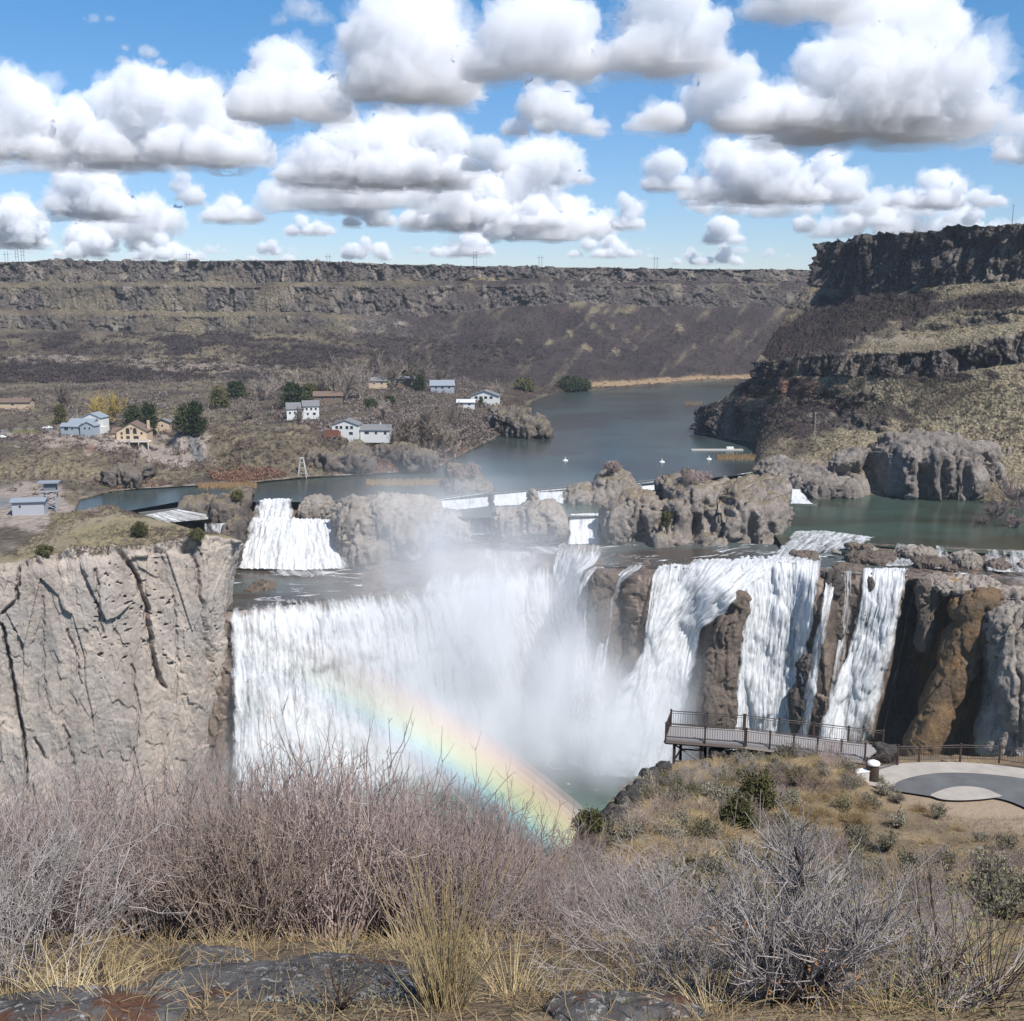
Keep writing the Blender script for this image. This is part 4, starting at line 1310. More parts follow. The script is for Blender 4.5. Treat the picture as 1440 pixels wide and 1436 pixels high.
rock('rock_buttress', 'big ochre stained rock leaning left above the shaded alcove', [(1372, 850, 362, 32, 24, 8, 2.6, .5), (1358, 900, 360, 28, 46, 8, 2.8, .5), (1332, 965, 357, 26, 54, 8, 2.8, .45), (1305, 1030, 354, 24, 54, 8, 2.8, .4)], .5, 27, M_OCH, .8, 10, flute=.14)
rock('rock_buttress', 'smooth grey rock bulging in at the right picture edge', [(1425, 895, 352, 44, 44, 12, 2.6), (1440, 960, 348, 50, 70, 12, 2.8), (1395, 1020, 348, 18, 50, 7, 2.6), (1480, 900, 352, 50, 60, 14, 2.8)], .6, 28, M_RHY, 1.3, 9, flute=.4)
rock('rock_buttress', 'grey boulder ledge above the ochre rock at the crest', [(1345, 822, 372, 50, 9, 8), (1390, 830, 368, 40, 12, 8), (1420, 838, 364, 30, 12, 7)], .45, 29, M_RHY, .9, 5)
rock('boulder', 'reddish brown boulder sticking out of the dark mid pool', [(370, 827, 412, 19, 9, 5), (358, 832, 408, 12, 6, 4)], .35, 30, M_BRN, .6, 4)
for k, (px, py, Y, rx, ry, lab) in enumerate([
        (1222, 787, 398, 34, 12, 'wide flat brown boulder on the ledge above the far right falls'),
        (1290, 776, 400, 26, 7, 'pale slab lying in the shallow ledge water'),
        (1306, 792, 392, 24, 9, 'brown boulder between two little ledge spills'),
        (1360, 790, 394, 20, 11, 'round pale grey boulder on the right ledge'),
        (1332, 797, 388, 11, 7, 'small dark boulder left of the round pale one on the ledge'),
        (1402, 796, 388, 15, 8, 'dark boulder near the right picture edge on the ledge'),
        (1190, 800, 390, 22, 7, 'low dark rock at the lip beside the narrow ribbon'),
        (1130, 782, 402, 18, 7, 'small brown rock in the white rapids'),
        (1455, 800, 386, 24, 10, 'grey boulder cut by the right picture edge on the ledge')]):
    rock('boulder', lab, [(px, py, Y, rx, ry, 5), (px + rx * .3, py + ry * .3, Y - 2, rx * .7, ry * .8, 4)], .3, 40 + k, M_RHY if k in (1, 3, 8) else M_BRN, .55, 3.5)

# pools at their own levels
def lip_water(name, lo, hi, back, mat, lift=.3):
    """water lying on the river bed right up to the lip of the cliff"""
    pxs = np.linspace(lo, hi, 120)
    cr = by_px(CREST, pxs)
    bk = by_px(back, pxs)
    V, rc, nv = loft([bk, cr + np.array([0, .3, lift]), cr + np.array([0, -.5, lift * .3 - .25])], [24, 3])
    return tag(mesh_np(name, V, grid_faces(len(pxs), nv), mat), kind='structure')


lip_water('left_mid_pool', 300, 575, [(255, 446, -20.6), (480, 450, -20.6), (600, 452, -19)], M_SHELF)
lip_water('ledge_water', 845, 1680, [(800, 450, -12.6), (1000, 440, -9.4), (1050, 428, -8.0), (1200, 420, -8.2), (1680, 407, -8.9)], M_SHELF, .25)
water('right_pool', [PZ(1100, 768, -6.4), PZ(1230, 768, -6.4), PZ(1330, 776, -6.4), PZ(1700, 790, -6.4), PZ(1700, 690, -6.4), PZ(1130, 695, -6.4), PZ(1080, 700, -6.4), PZ(1085, 745, -6.4)], -6.4, M_POOL)
water('middle_channel', [PZ(640, 762, -14.6), PZ(800, 768, -14.6), PZ(960, 768, -14.6), PZ(960, 745, -14.6), PZ(640, 745, -14.6)], -14.6, M_SHELF)
free('foaming white water racing along the channel toward the broad cascade', [PZ(650, 751, -14.3), PZ(740, 752, -14.3), PZ(850, 762, -14.3)], [P(735, 778, 449), P(790, 780, 441), P(880, 789, 418)], M_FALLTHIN, 33, n=(90, 40), edge=.12, ridge=.35, name='rapids', cat='rapids')
water('back_channel', [PZ(590, 728, -3), PZ(700, 728, -3), PZ(860, 726, -3), PZ(880, 705, -3), PZ(690, 700, -3), PZ(590, 712, -3)], -3, M_POOL)
water('plunge_pool', [(-220, 200), (160, 200), (160, 372), (60, 410), (0, 470), (-60, 430), (-220, 410)], -88, M_PLUNGE)

# upper left cascade in two steps, with the rock it runs over
def bed(top, bot, mat, dz=1.2, n=(50, 30), name='cascade_rock', label='', amp=1.):
    a, b = resample(top, n[0]), resample(bot, n[0])
    t = np.linspace(0, 1, n[1])[:, None, None]
    V = (a[None] * (1 - t) + b[None] * t)
    V[..., 1] += 1.5
    V[..., 2] -= dz
    f = V.reshape(-1, 3)
    f = f + np.stack([0 * f[:, 0], -fbm(f / 4, 4, mode=2) * amp, fbm(f / 4 + 3, 4) * amp], 1)
    m = f.mean(0)
    o = mesh_np(name, f - m, grid_faces(*n), mat)
    o.location = m
    return tag(o, label, 'rock')


T1 = [P(352, 712, 474), P(372, 703, 478), P(424, 703, 478)]
B1 = [P(345, 732, 466), P(380, 730, 464), P(424, 731, 466)]
T2 = [P(338, 731, 465), P(380, 729, 463), P(430, 731, 465), P(488, 733, 462)]
free('thin foam drifting off the foot of the left cascade on the mid pool', [PZ(326, 799, -20.2), PZ(500, 799, -20.2)], [PZ(332, 812, -20.25), PZ(530, 814, -20.25)], M_FALLTHIN, 41, n=(80, 16), edge=.2, ridge=.08, covbot=.3, name='foam_patch', cat='foam')
B2 = [PZ(308, 800, -20.4), PZ(360, 801, -20.4), PZ(420, 803, -20.4), PZ(514, 800, -20.4)]
free('small upper step of the left cascade, beside the pale boulder', T1, B1, M_FALL, 13, sag=[(0, 0), (.25, .12), (1, 1)], n=(60, 40), edge=.14, ridge=.9)
free('broad white lower step of the left cascade, foaming into the mid pool', T2, B2, M_FALL, 14, sag=[(0, 0), (.18, .08), (.7, .62), (1, 1)], n=(130, 80), edge=.10, ridge=1.1)
bed([P(335, 712, 476), P(490, 705, 480)], [P(315, 805, 438), P(505, 805, 438)], M_BRN, 2.5, (70, 40), label='dark wet rock slope under the left cascade')
# left weir
free('long flat white weir spill behind the grass hill at left', [PZ(196, 722, 0), PZ(255, 716, 0)], [PZ(215, 737, -4), PZ(320, 728, -3.5)], M_RAPID, 15, n=(70, 16), edge=.03, ridge=.15)
free('little fall dropping toward the cliff corner at left', [P(282, 737, 440), P(322, 736, 440)], [P(284, 752, 432), P(326, 752, 432)], M_FALLTHIN, 16, n=(40, 20), edge=.1, ridge=.3)
free('slanted white weir in the mist left of centre', [PZ(598, 706, 0), PZ(690, 692, 0)], [PZ(600, 722, -3), PZ(690, 712, -3)], M_WEIR, 17, n=(70, 20), edge=.04, ridge=.2)
free('white centre weir with a rough spill, left of the cone hill', [PZ(690, 697, 0), PZ(800, 687, 0)], [PZ(692, 712, -3), PZ(795, 708, -3)], M_WEIR, 18, n=(80, 20), edge=.03, ridge=.25)
free('white weir strip between the cone hill and the huge rock island', [PZ(888, 681, 0), PZ(950, 674, 0)], [PZ(896, 692, -2.5), PZ(950, 686, -2.5)], M_WEIR, 19, n=(50, 16), edge=.04, ridge=.2)
free('short white weir spill beside the right bank', [PZ(1034, 668, 0), PZ(1064, 663, 0)], [PZ(1036, 676, -2), PZ(1068, 670, -2)], M_WEIR, 20, n=(30, 12), edge=.08, ridge=.2)
free('thin misty fall through a notch right of the big blocky rock', [P(606, 718, 468), P(622, 718, 468)], [P(616, 752, 460), P(640, 752, 460)], M_FALLTHIN, 21, n=(30, 30), edge=.12, ridge=.3)
free('misty white fall through the gap left of the twin rounded rock', [P(655, 722, 470), P(694, 722, 470)], [P(652, 752, 460), P(696, 752, 460)], M_FALL, 22, n=(50, 30), edge=.08, ridge=.4)
free('thin slide of water on the left side of the twin rounded rock', [P(700, 724, 466), P(716, 724, 466)], [P(702, 752, 455), P(722, 752, 455)], M_VEIL, 23, n=(24, 30), edge=.14, ridge=.3)
free('bright square fall between the twin rounded rock and the huge island', [P(800, 724, 462), P(844, 722, 462)], [P(796, 766, 450), P(846, 765, 450)], M_FALL, 24, n=(50, 36), edge=.05, ridge=.4, sag=[(0, 0), (.2, .1), (1, 1)])
bed([P(590, 716, 474), P(860, 716, 474)], [P(590, 760, 460), P(860, 770, 456)], M_RHY, 1.5, (120, 30), label='low grey rock sill under the misty falls at centre')
free('small bright fall tumbling into the right pool', [P(1096, 684, 532), P(1124, 684, 534)], [PZ(1094, 708, -6.2), PZ(1150, 710, -6.2)], M_FALL, 25, n=(40, 30), edge=.1, ridge=.4, sag=[(0, 0), (.3, .25), (.7, .85), (1, 1)])
free('foam fan spreading on the right pool below the small fall', [PZ(1096, 705, -6.25), PZ(1150, 706, -6.25)], [PZ(1100, 716, -6.3), PZ(1215, 711, -6.3)], M_FALLTHIN, 26, n=(50, 16), edge=.3, ridge=.05, covbot=.25, name='foam_patch', cat='foam')
free('white rapids stepping down from the right pool to the crest', [PZ(1108, 748, -6.2), PZ(1160, 747, -6.2), PZ(1240, 758, -6.2)], [P(1072, 791, 391), P(1110, 792, 389), P(1168, 797, 387)], M_RAPID, 27, n=(110, 60), edge=.06, ridge=.35, sag=[(0, -.1), (.2, .0), (.3, .3), (.5, .4), (.6, .7), (1, 1)], fl=lambda U, W: -.22 * sstep(.45, .9, U) * sstep(.35, .7, W), name='rapids', cat='rapids')
free('white spill over the ledge between the wide flat boulder and the pale slab', [PZ(1256, 765, -5.6), PZ(1294, 767, -5.6)], [PZ(1236, 797, -7.5), PZ(1292, 796, -7.5)], M_FALLTHIN, 28, n=(50, 30), edge=.1, ridge=.4)
free('little ledge spill left of the round pale boulder', [PZ(1312, 768, -5.6), PZ(1338, 769, -5.6)], [PZ(1308, 800, -7.6), PZ(1340, 800, -7.6)], M_FALLTHIN, 29, n=(30, 24), edge=.12, ridge=.3)
free('white ledge spills at the right picture edge', [PZ(1374, 772, -5.6), PZ(1500, 778, -5.6)], [PZ(1378, 803, -7.8), PZ(1510, 810, -7.8)], M_FALLTHIN, 30, n=(70, 24), edge=.06, ridge=.3)
bed([PZ(1225, 765, -6.15), PZ(1330, 771, -6.15), PZ(1440, 775, -6.15), PZ(1720, 785, -6.15)], [PZ(1222, 790, -9.9), PZ(1330, 797, -9.9), PZ(1440, 803, -9.9), PZ(1720, 815, -9.9)], M_BRN, .0, (160, 14), label='long broken rock sill along the front of the right pool', amp=.8)
rk = np.random.RandomState(12)
for k in range(16):
    px = 1180 + k * 17 + rk.uniform(-6, 6)
    py = np.interp(px, [1180, 1300, 1440], [770, 783, 794]) + rk.uniform(-4, 10)
    r_ = rk.uniform(5, 11)
    rock('boulder', 'small wet stone on the ledge in front of the right pool', [(px, py, 404 - (py - 775) * .5, r_, r_ * .5, r_ * .25), (px + r_ * .4, py + 1, 403 - (py - 775) * .5, r_ * .6, r_ * .4, r_ * .2)], .28, 60 + k, M_BRN if k % 3 else M_RHY, .4, 2.5, group='small wet stones along the ledge')
# ------------------------------------------------------------------ spray, rainbow and the air
def box_mesh(name, lo, hi, mat, kind='stuff'):
    lo, hi = np.array(lo, float), np.array(hi, float)
    m = MB()
    m.box((lo + hi) / 2, hi - lo)
    return tag(m.build(name, mat), kind=kind)


def mat_mist(puffs):
    t = NT('spray')
    p = t.pos()
    drift = t.noise(p, .022, 3, .55, 0., col=True)
    q = t.add(p, t.scale(t.n('ShaderNodeVectorMath', {0: drift, 1: (.5, .5, .5)}, operation='SUBTRACT').outputs[0], (46, 46, 46)))
    total = None
    for c, s, a in puffs:
        d = t.n('ShaderNodeVectorMath', {0: q, 1: tuple(c)}, operation='SUBTRACT').outputs[0]
        d = t.scale(d, tuple(1 / x for x in s))
        r2 = t.n('ShaderNodeVectorMath', {0: d, 1: d}, operation='DOT_PRODUCT').outputs['Value']
        g = t.math('MULTIPLY', t.math('POWER', math.e, t.math('MULTIPLY', r2, -1.)), a)
        total = g if total is None else t.math('ADD', total, g)
    n = t.noise(t.scale(p, (1, 1, .7)), .045, 3, .6)
    den = t.math('MULTIPLY', total, t.ramp(n, [(.30, .25), (.70, 1.7)]))
    den = t.math('MAXIMUM', t.math('SUBTRACT', den, .0004), 0.)
    v = t.n('ShaderNodeVolumePrincipled', {'Color': (.925, .935, .95), 'Density': den, 'Anisotropy': -.32})
    t.t.links.new(v.outputs[0], t.out.inputs['Volume'])
    t.m.cycles.volume_step_rate = 2.0
    return t.m


def puff(px, py, Y, sx, sy, sz, a):
    return P(px, py, Y), (sx, sy, sz), a


PUFFS = [puff(420, 797, 440, 22, 7, 6, .018), puff(790, 1000, 390, 34, 17, 28, .060), puff(680, 930, 400, 36, 20, 46, .050), puff(905, 1010, 378, 22, 11, 16, .07),
         puff(470, 1090, 374, 56, 12, 18, .045), puff(610, 760, 440, 30, 26, 28, .008), puff(560, 960, 385, 24, 12, 34, .016), puff(690, 830, 428, 34, 22, 26, .014), puff(610, 670, 480, 40, 26, 26, .003)]
box_mesh('mist', (P(250, 900, 345)[0], 332, -91), (P(1090, 1000, 400)[0], 505, 24), mat_mist(PUFFS))


def rainbow():
    """arc of the 42 degree cone round the antisolar direction, filled with drops that send back one hue each"""
    A = -TO_SUN
    e1 = np.cross(A, [0, 0, 1.])
    e1 /= np.linalg.norm(e1)
    e2 = np.cross(e1, A)

    def phi_of(px, py):
        d = P(px, py, 100) - np.array([0, 0, CZ])
        return math.atan2(d @ e2, d @ e1)
    p0, p1 = phi_of(345, 884), phi_of(826, 1200)
    if abs(p1 - p0) > math.pi:
        p1 += 2 * math.pi * (1 if p1 < p0 else -1)
    n = 40
    ph = np.linspace(p0, p1, n)
    root = empty('rainbow', P(620, 1040, 330), 0, 'pastel rainbow arc hanging in the spray in front of the falls', 'rainbow')
    o = np.array(root.location)
    hues = [(.80, .76, 1), (.68, .76, 1), (.62, .86, 1), (.66, .97, .95), (.80, 1, .78), (.94, 1, .64), (1, .94, .56), (1, .86, .53), (1, .79, .53), (1, .73, .55), (1, .69, .58), (1, .67, .62)]
    amt = [.10, .3, .6, .85, 1, 1, 1, 1, .95, .8, .5, .2]
    th = np.radians(np.linspace(39.5, 42.9, len(hues) + 1))
    for k, c in enumerate(hues):
        ring = []
        for i, f in enumerate(ph):
            half = .4 + 9.5 * amt[k] * sstep(.05, .8, i / (n - 1))        # tinted bands thin out so the painted bow fades at its upper end
            t0, t1 = th[k] + 2e-5, th[k + 1] - 2e-5
            for a, Y in ((t0, 330 - half), (t1, 330 - half), (t1, 330 + half), (t0, 330 + half)):
                d = A * math.cos(a) + (e1 * math.cos(f) + e2 * math.sin(f)) * math.sin(a)
                ring.append(np.array([0, 0, CZ]) + d * (Y / d[1]) - o)
        caps = np.array([[3, 2, 1, 0], [4 * n - 4, 4 * n - 3, 4 * n - 2, 4 * n - 1]])
        t = NT('rainbow_tint')
        v = t.n('ShaderNodeVolumePrincipled', {'Color': c, 'Density': .033, 'Anisotropy': -.5})
        t.t.links.new(v.outputs[0], t.out.inputs['Volume'])
        mesh_np('color_band', np.array(ring), [grid_faces(4, n, wrap=True)[:, ::-1], caps[:, ::-1]], t.m, root, smooth=False)


rainbow()


def haze():
    t = NT('air')
    v = t.n('ShaderNodeVolumePrincipled', {'Color': (.80, .89, 1), 'Density': .00005, 'Anisotropy': 0.})
    t.t.links.new(v.outputs[0], t.out.inputs['Volume'])
    box_mesh('haze', (-2600, -60, -98.2), (2600, 9600, 175), t.m)


haze()
# ------------------------------------------------------------------ the near hillside and overlook
EDGE = np.array([(-70, -30), (-70, 5), (-30, 7.5), (-12, 12), (-4, 19), (.6, 26.5), (2.1, 30.5), (3.6, 36), (5.7, 47), (7.9, 52.3), (10.4, 54.6), (12.2, 57.6), (14.5, 58.2), (17.5, 57.2), (20, 56.3), (26, 56.1), (40, 57), (60, 62), (110, 75), (110, -30)], float)
HP = np.array([(-30, 0.2), (-8, 1.2), (0, 1.62), (1.5, 1.62), (2.4, 1.74), (3.5, 2.23), (5, 3.2), (7, 4.5), (10, 6.3), (20, 12.1), (30, 16.2), (36, 18.1), (47, 21.6), (53, 23.6), (55.5, 24.3), (80, 25.)])
PLAZA_H = 24.32


def edge_dist(x, y):
    """+ inside the hillside, - outside"""
    n = len(EDGE)
    d = np.full(len(x), 1e9)
    ins = np.zeros(len(x), bool)
    for i in range(n):
        a, b = EDGE[i], EDGE[(i + 1) % n]
        ab = b - a
        t = np.clip(((x - a[0]) * ab[0] + (y - a[1]) * ab[1]) / (ab @ ab), 0, 1)
        d = np.minimum(d, np.hypot(x - a[0] - t * ab[0], y - a[1] - t * ab[1]))
        c = (a[1] > y) != (b[1] > y)
        xi = a[0] + (y - a[1]) / (b[1] - a[1] + 1e-12) * ab[0]
        ins ^= c & (x < xi)
    return np.where(ins, d, -d)


def near_z(x, y):
    x, y = np.asarray(x, float), np.asarray(y, float)
    h = np.interp(y, HP[:, 0], HP[:, 1])
    hr = np.interp(y, [0, 14, 22, 30, 36, 42, 46, 50], [0, 0, .5, 1.0, 1.5, 1.9, 1.2, 0])
    h = h + hr * sstep(.16, .30, x / np.maximum(y, 1))
    p = np.stack([x, y, 0 * x], 1)
    amp = sstep(2, 30, y)
    z = CZ - h + fbm(p / 7.5, 4) * (.05 + 1.1 * amp) + fbm(p / 1.3 + 9, 4) * (.035 + .12 * amp)
    # level ground round the plaza
    flat = sstep(15.5, 18.5, x - (y - 50) * .1) * sstep(44.5, 49.5, y + (x - 20) * .12)
    z = z * (1 - flat) + (CZ - PLAZA_H - .12) * flat
    d = edge_dist(x, y)
    o = np.maximum(-d, 0)
    z -= o * 1.25 * (1 + .35 * fbm(p / 6 + 3, 3)) + sstep(0, 3, o) * 1.5
    z -= np.maximum(1.6 - d, 0) * .25 * (d > 0)
    return np.maximum(z, -92)


def near_ground():
    xs = np.concatenate([np.linspace(-120, -14, 70)[:-1], np.linspace(-14, -4, 60)[:-1], np.linspace(-4, 4, 130)[:-1], np.linspace(4, 45, 200)[:-1], np.linspace(45, 120, 60)])
    ys = np.concatenate([np.linspace(-30, 1, 30)[:-1], np.linspace(1, 8, 110)[:-1], np.linspace(8, 62, 260)[:-1], np.linspace(62, 150, 90)])
    X, Y = np.meshgrid(xs, ys)
    x, y = X.ravel(), Y.ravel()
    z = near_z(x, y)
    V = np.stack([x, y, z], 1)
    d = edge_dist(x, y)
    rocky = sstep(.5, -1.5, d + fbm(V / 3, 3) * 1.5)
    n = grid_normals(V, len(xs), len(ys))
    V = V + n * np.sign(n[:, 2:3]) * (rocky * fbm(V / 2.5, 4, mode=2) * .8)[:, None]
    path = np.zeros(len(x))
    pp = np.array([(9.8, 40), (8.6, 33), (6.6, 27), (4.2, 22), (2.6, 18)])
    for a, b in zip(pp[:-1], pp[1:]):
        ab = b - a
        t = np.clip(((x - a[0]) * ab[0] + (y - a[1]) * ab[1]) / (ab @ ab), 0, 1)
        path = np.maximum(path, 1 - sstep(.25, .75, np.hypot(x - a[0] - t * ab[0], y - a[1] - t * ab[1]) + fbm(V / 1.5, 3) * .3))
    dirt = np.maximum(path, sstep(17, 22, x) * sstep(40, 43.5, y + (x - 20) * .2 + fbm(V / 2.5, 3) * 2) * (y < 52))
    o = mesh_np('hillside', V, grid_faces(len(xs), len(ys)), M_HILL, attrs=dict(rocky=rocky, dirt=dirt))
    tag(o, kind='structure')


def mat_hill():
    t = NT('hillside_soil')
    p = t.pos()
    n1 = t.noise(p, .35, 5, .65)
    n2 = t.noise(p, 3., 6, .7)
    n3 = t.noise(p, 14., 5, .7)
    c = t.mix(t.ramp(n1, [(.35, 0.), (.65, 1.)]), (.145, .105, .070), (.26, .20, .125))
    c = t.mix(t.ramp(n2, [(.48, 0.), (.62, .7)]), c, (.10, .078, .058))
    c = t.mix(t.math('MULTIPLY', t.ramp(n3, [(.5, 0.), (.7, 1.)]), .5), c, (.33, .27, .19))
    c = t.mix(t.attr('dirt'), c, t.mix(n2, (.25, .19, .135), (.36, .28, .21)))
    r = t.mix(t.ramp(n2, [(.35, 0.), (.7, 1.)]), (.05, .045, .04), (.17, .15, .13))
    c = t.mix(t.attr('rocky'), c, r)
    return t.surf(c, .95, t.bump(t.math('ADD', n2, t.math('MULTIPLY', n3, .4)), .8, .12), spec=.1)


M_HILL = mat_hill()
near_ground()


def nz(x, y):
    return float(near_z(np.array([x]), np.array([y]))[0])


# ------------------------------------------------------------------ paved turning circle
def plan_sheet(name, px_pts, z, mat):
    import bmesh
    bm = bmesh.new()
    vs = [bm.verts.new(PZ(a, b, z)) for a, b in px_pts]
    bmesh.ops.triangulate(bm, faces=[bm.faces.new(vs)])
    for f in bm.faces:
        if f.normal.z < 0:
            f.normal_flip()
    me = bpy.data.meshes.new(name)
    bm.to_mesh(me)
    bm.free()
    me.materials.append(mat)
    return tag(link(bpy.data.objects.new(name, me)), kind='structure')


M_CONC = plain('pale_concrete', (.33, .30, .265), .9, .34, 1.1)
M_ASPH = plain('worn_asphalt', (.105, .105, .108), .9, .5, .9)
ZP = CZ - PLAZA_H


def smooth_pts(pts, n=60):
    p = np.array(pts, float)
    t = np.arange(len(p))
    tt = np.linspace(0, len(p) - 1, n)
    out = []
    for k in (0, 1):
        v = p[:, k]
        m = np.gradient(v)
        i = np.clip(tt.astype(int), 0, len(p) - 2)
        f = tt - i
        out.append((2 * f**3 - 3 * f**2 + 1) * v[i] + (f**3 - 2 * f**2 + f) * m[i] + (-2 * f**3 + 3 * f**2) * v[i + 1] + (f**3 - f**2) * m[i + 1])
    return list(zip(*out))


ring_out = smooth_pts([(1200, 1092), (1225, 1080), (1262, 1074), (1310, 1071.5), (1370, 1073), (1440, 1081), (1540, 1100), (1640, 1140)])
ring_in = smooth_pts([(1600, 1180), (1530, 1125), (1470, 1102), (1420, 1092), (1360, 1087), (1310, 1088), (1268, 1097), (1250, 1110)])
plan_sheet('pavement', ring_out + ring_in + [(1222, 1104), (1200, 1100)], ZP + .012, M_CONC)
plan_sheet('road', smooth_pts([(1292, 1117), (1262, 1112), (1252, 1106), (1268, 1096), (1310, 1087), (1360, 1086), (1420, 1090), (1475, 1101), (1530, 1122), (1610, 1180)]) + smooth_pts([(1560, 1190), (1460, 1144), (1410, 1124), (1360, 1120), (1316, 1121)]), ZP + .004, M_ASPH)
plan_sheet('pavement', smooth_pts([(1309, 1117), (1330, 1109), (1355, 1105.5), (1385, 1109), (1409, 1119)], 24) + smooth_pts([(1405, 1121), (1380, 1124), (1350, 1125.5), (1325, 1124), (1309, 1119)], 24), ZP + .02, M_CONC)

# ------------------------------------------------------------------ viewing platform
M_STEEL = plain('brown_painted_steel', (.055, .038, .032), .5, .2, 8, spec=.4)
M_DECK = plain('grey_deck_boards', (.24, .225, .22), .85, .15, 5)


def railing(root, pts, h=.86, name='railing_panel', gap=.125, post_every=1):
    """posts at the corner points; each bay one part made of rails and balusters, each post a part"""
    pts = [np.array(p, float) for p in pts]
    o = np.array(root.location)
    for i, p in enumerate(pts):
        m = MB()
        m.box(p - o + np.array([0, 0, (h + .06) / 2 - .05]), (.085, .085, h + .14))
        m.box(p - o + np.array([0, 0, h + .075]), (.105, .105, .025))
        m.build('post', M_STEEL, root)
    for a, b in zip(pts[:-1], pts[1:]):
        d = b - a
        L = np.linalg.norm(d)
        u = d / L
        m = MB()
        for hh, r in ((h, .028), (.12, .02), (h - .12, .016)):
            m.tube([a - o + u * .05 + np.array([0, 0, hh]), b - o - u * .05 + np.array([0, 0, hh])], r, 6)
        n = max(2, int(L / gap))
        for k in range(1, n):
            q = a - o + d * k / n
            m.tube([q + np.array([0, 0, .12]), q + np.array([0, 0, h - .12])], .0095, 4)
        m.build(name, M_STEEL, root)


def lerp_pts(a, b, n):
    return [a + (b - a) * k / n for k in range(n + 1)]


def platform():
    zl = CZ - 23.5
    nl, nj, nr = PZ(936, 1039, zl), PZ(1047, 1047, zl), PZ(1216, 1068, CZ - 24.15)
    back = np.array([.35, 2.0, 0])
    fl, fj, fr = nl + np.array([.55, 1.9, 0]), nj + back, nr + np.array([1.6, 1.9, -.05])
    root = empty('viewing_platform', (nl + nj) / 2, 0, 'brown steel viewing platform with railings jutting out over the gorge', 'viewing platform')
    o = np.array(root.location)
    m = MB()
    for a, b, c, d in ((nl, nj, fj, fl), (nj, nr, fr, fj)):
        m.prism([p - o - np.array([0, 0, .10]) for p in (a, b, c, d)], (0, 0, .10), (0, 0, 0))
    m.build('deck', M_DECK, root)
    m = MB()
    for a, b in ((nl, nj), (nj, nr), (nl, fl), (fl, fj), (fj, fr)):
        d = (b - a)
        q = (a + b) / 2 - o
        ang = math.atan2(d[1], d[0])
        pts = [a - o + np.array([0, 0, -.2]), b - o + np.array([0, 0, -.2])]
        m.tube(pts, .11, 4)
    m.build('edge_beam', M_STEEL, root)
    # legs and braces under the overhang
    legs = [nl + (nj - nl) * .12 + np.array([0, .15, 0]), nl + (nj - nl) * .46 + np.array([0, .15, 0]), fl + (fj - fl) * .14 + np.array([0, -.15, 0]), fl + (fj - fl) * .48 + np.array([0, -.15, 0])]
    foot = []
    for p in legs:
        zb = min(nz(p[0], p[1]) - .3, p[2] - 1.5)
        zb = max(zb, p[2] - 3.2)
        m = MB()
        m.box((p[0] - o[0], p[1] - o[1], (p[2] - .2 + zb) / 2 - o[2]), (.15, .15, p[2] - .2 - zb))
        m.build('leg', M_STEEL, root)
        foot.append(np.array([p[0], p[1], zb]))
    for i, j in ((0, 1), (2, 3), (0, 2)):
        for za, zb in ((-.35, -1.25), (-1.3, -1.3)):
            m = MB()
            a, b = legs[i] + np.array([0, 0, za]), legs[j] + np.array([0, 0, zb])
            m.tube([a - o, b - o], .05, 4)
            m.build('brace', M_STEEL, root)
    railing(root, [fl + np.array([0, 0, 0]), nl, (nl + nj) / 2, nj])
    railing(root, lerp_pts(fl, fj, 2))
    railing(root, lerp_pts(nj + np.array([.08, 0, 0]), nr, 5))
    railing(root, lerp_pts(fj + np.array([.08, 0, 0]), fr, 4))


platform()


def fence_run(label, px_pts, z, n):
    pts = [PZ(a, b, z) for a, b in px_pts]
    root = empty('railing', pts[0], 0, label, 'railing')
    p = []
    for a, b in zip(pts[:-1], pts[1:]):
        p += lerp_pts(a, b, n)[:-1]
    p.append(pts[-1])
    railing(root, p)


fence_run('long dark railing curving along the back of the paved turning circle', [(1262, 1071), (1292, 1071.5), (1350, 1069), (1405, 1071), (1450, 1078), (1560, 1100)], ZP, 1)
fence_run('short dark railing turning the corner beside the white litter bin', [(1200, 1103), (1218, 1089), (1262, 1076)], ZP, 1)


def bin_():
    p = PZ(1227, 1097, ZP)
    r = empty('litter_bin', p, 0, 'white round litter bin standing at the corner of the railing', 'litter bin')
    M_W = plain('white_paint', (.72, .72, .70), .5, .06, 4)
    a = np.linspace(0, 2 * math.pi, 25)[:-1]

    def lathe(prof, name, mat):
        V = np.array([[rr * math.cos(t), rr * math.sin(t), z] for rr, z in prof for t in a])
        mesh_np(name, V, grid_faces(24, len(prof), wrap=True), mat, r)
    lathe([(.0, .04), (.27, .04), (.29, .1), (.29, .82), (.27, .86), (.0, .86)], 'body', M_STEEL)
    lathe([(.0, .85), (.33, .86), (.33, .93), (.30, .99), (.16, 1.06), (.0, 1.08)], 'lid', M_W)
    q = PZ(1210, 1098, ZP)
    s = empty('utility_box', q, .3, 'low pale box on the ground left of the litter bin', 'box')
    m = MB()
    m.box((0, 0, .26), (.75, .4, .52))
    m.build('body', plain('pale_grey_paint', (.5, .5, .49), .6, .08, 4), s)
    m = MB()
    m.box((0, 0, .545), (.8, .45, .05))
    m.build('lid', M_W, s)


bin_()
# ------------------------------------------------------------------ shrubs, grass and foreground rock
def mat_twig(name, a, b, rnd=.25):
    t = NT(name)
    r = t.n('ShaderNodeObjectInfo').outputs['Random']
    n = t.noise(t.pos(), 9., 3, .6)
    f = t.math('ADD', t.math('MULTIPLY', n, 1 - rnd), t.math('MULTIPLY', r, rnd))
    c = t.mix(t.ramp(f, [(.3, 0.), (.7, 1.)]), a, b)
    return t.surf(c, .85, spec=.15)


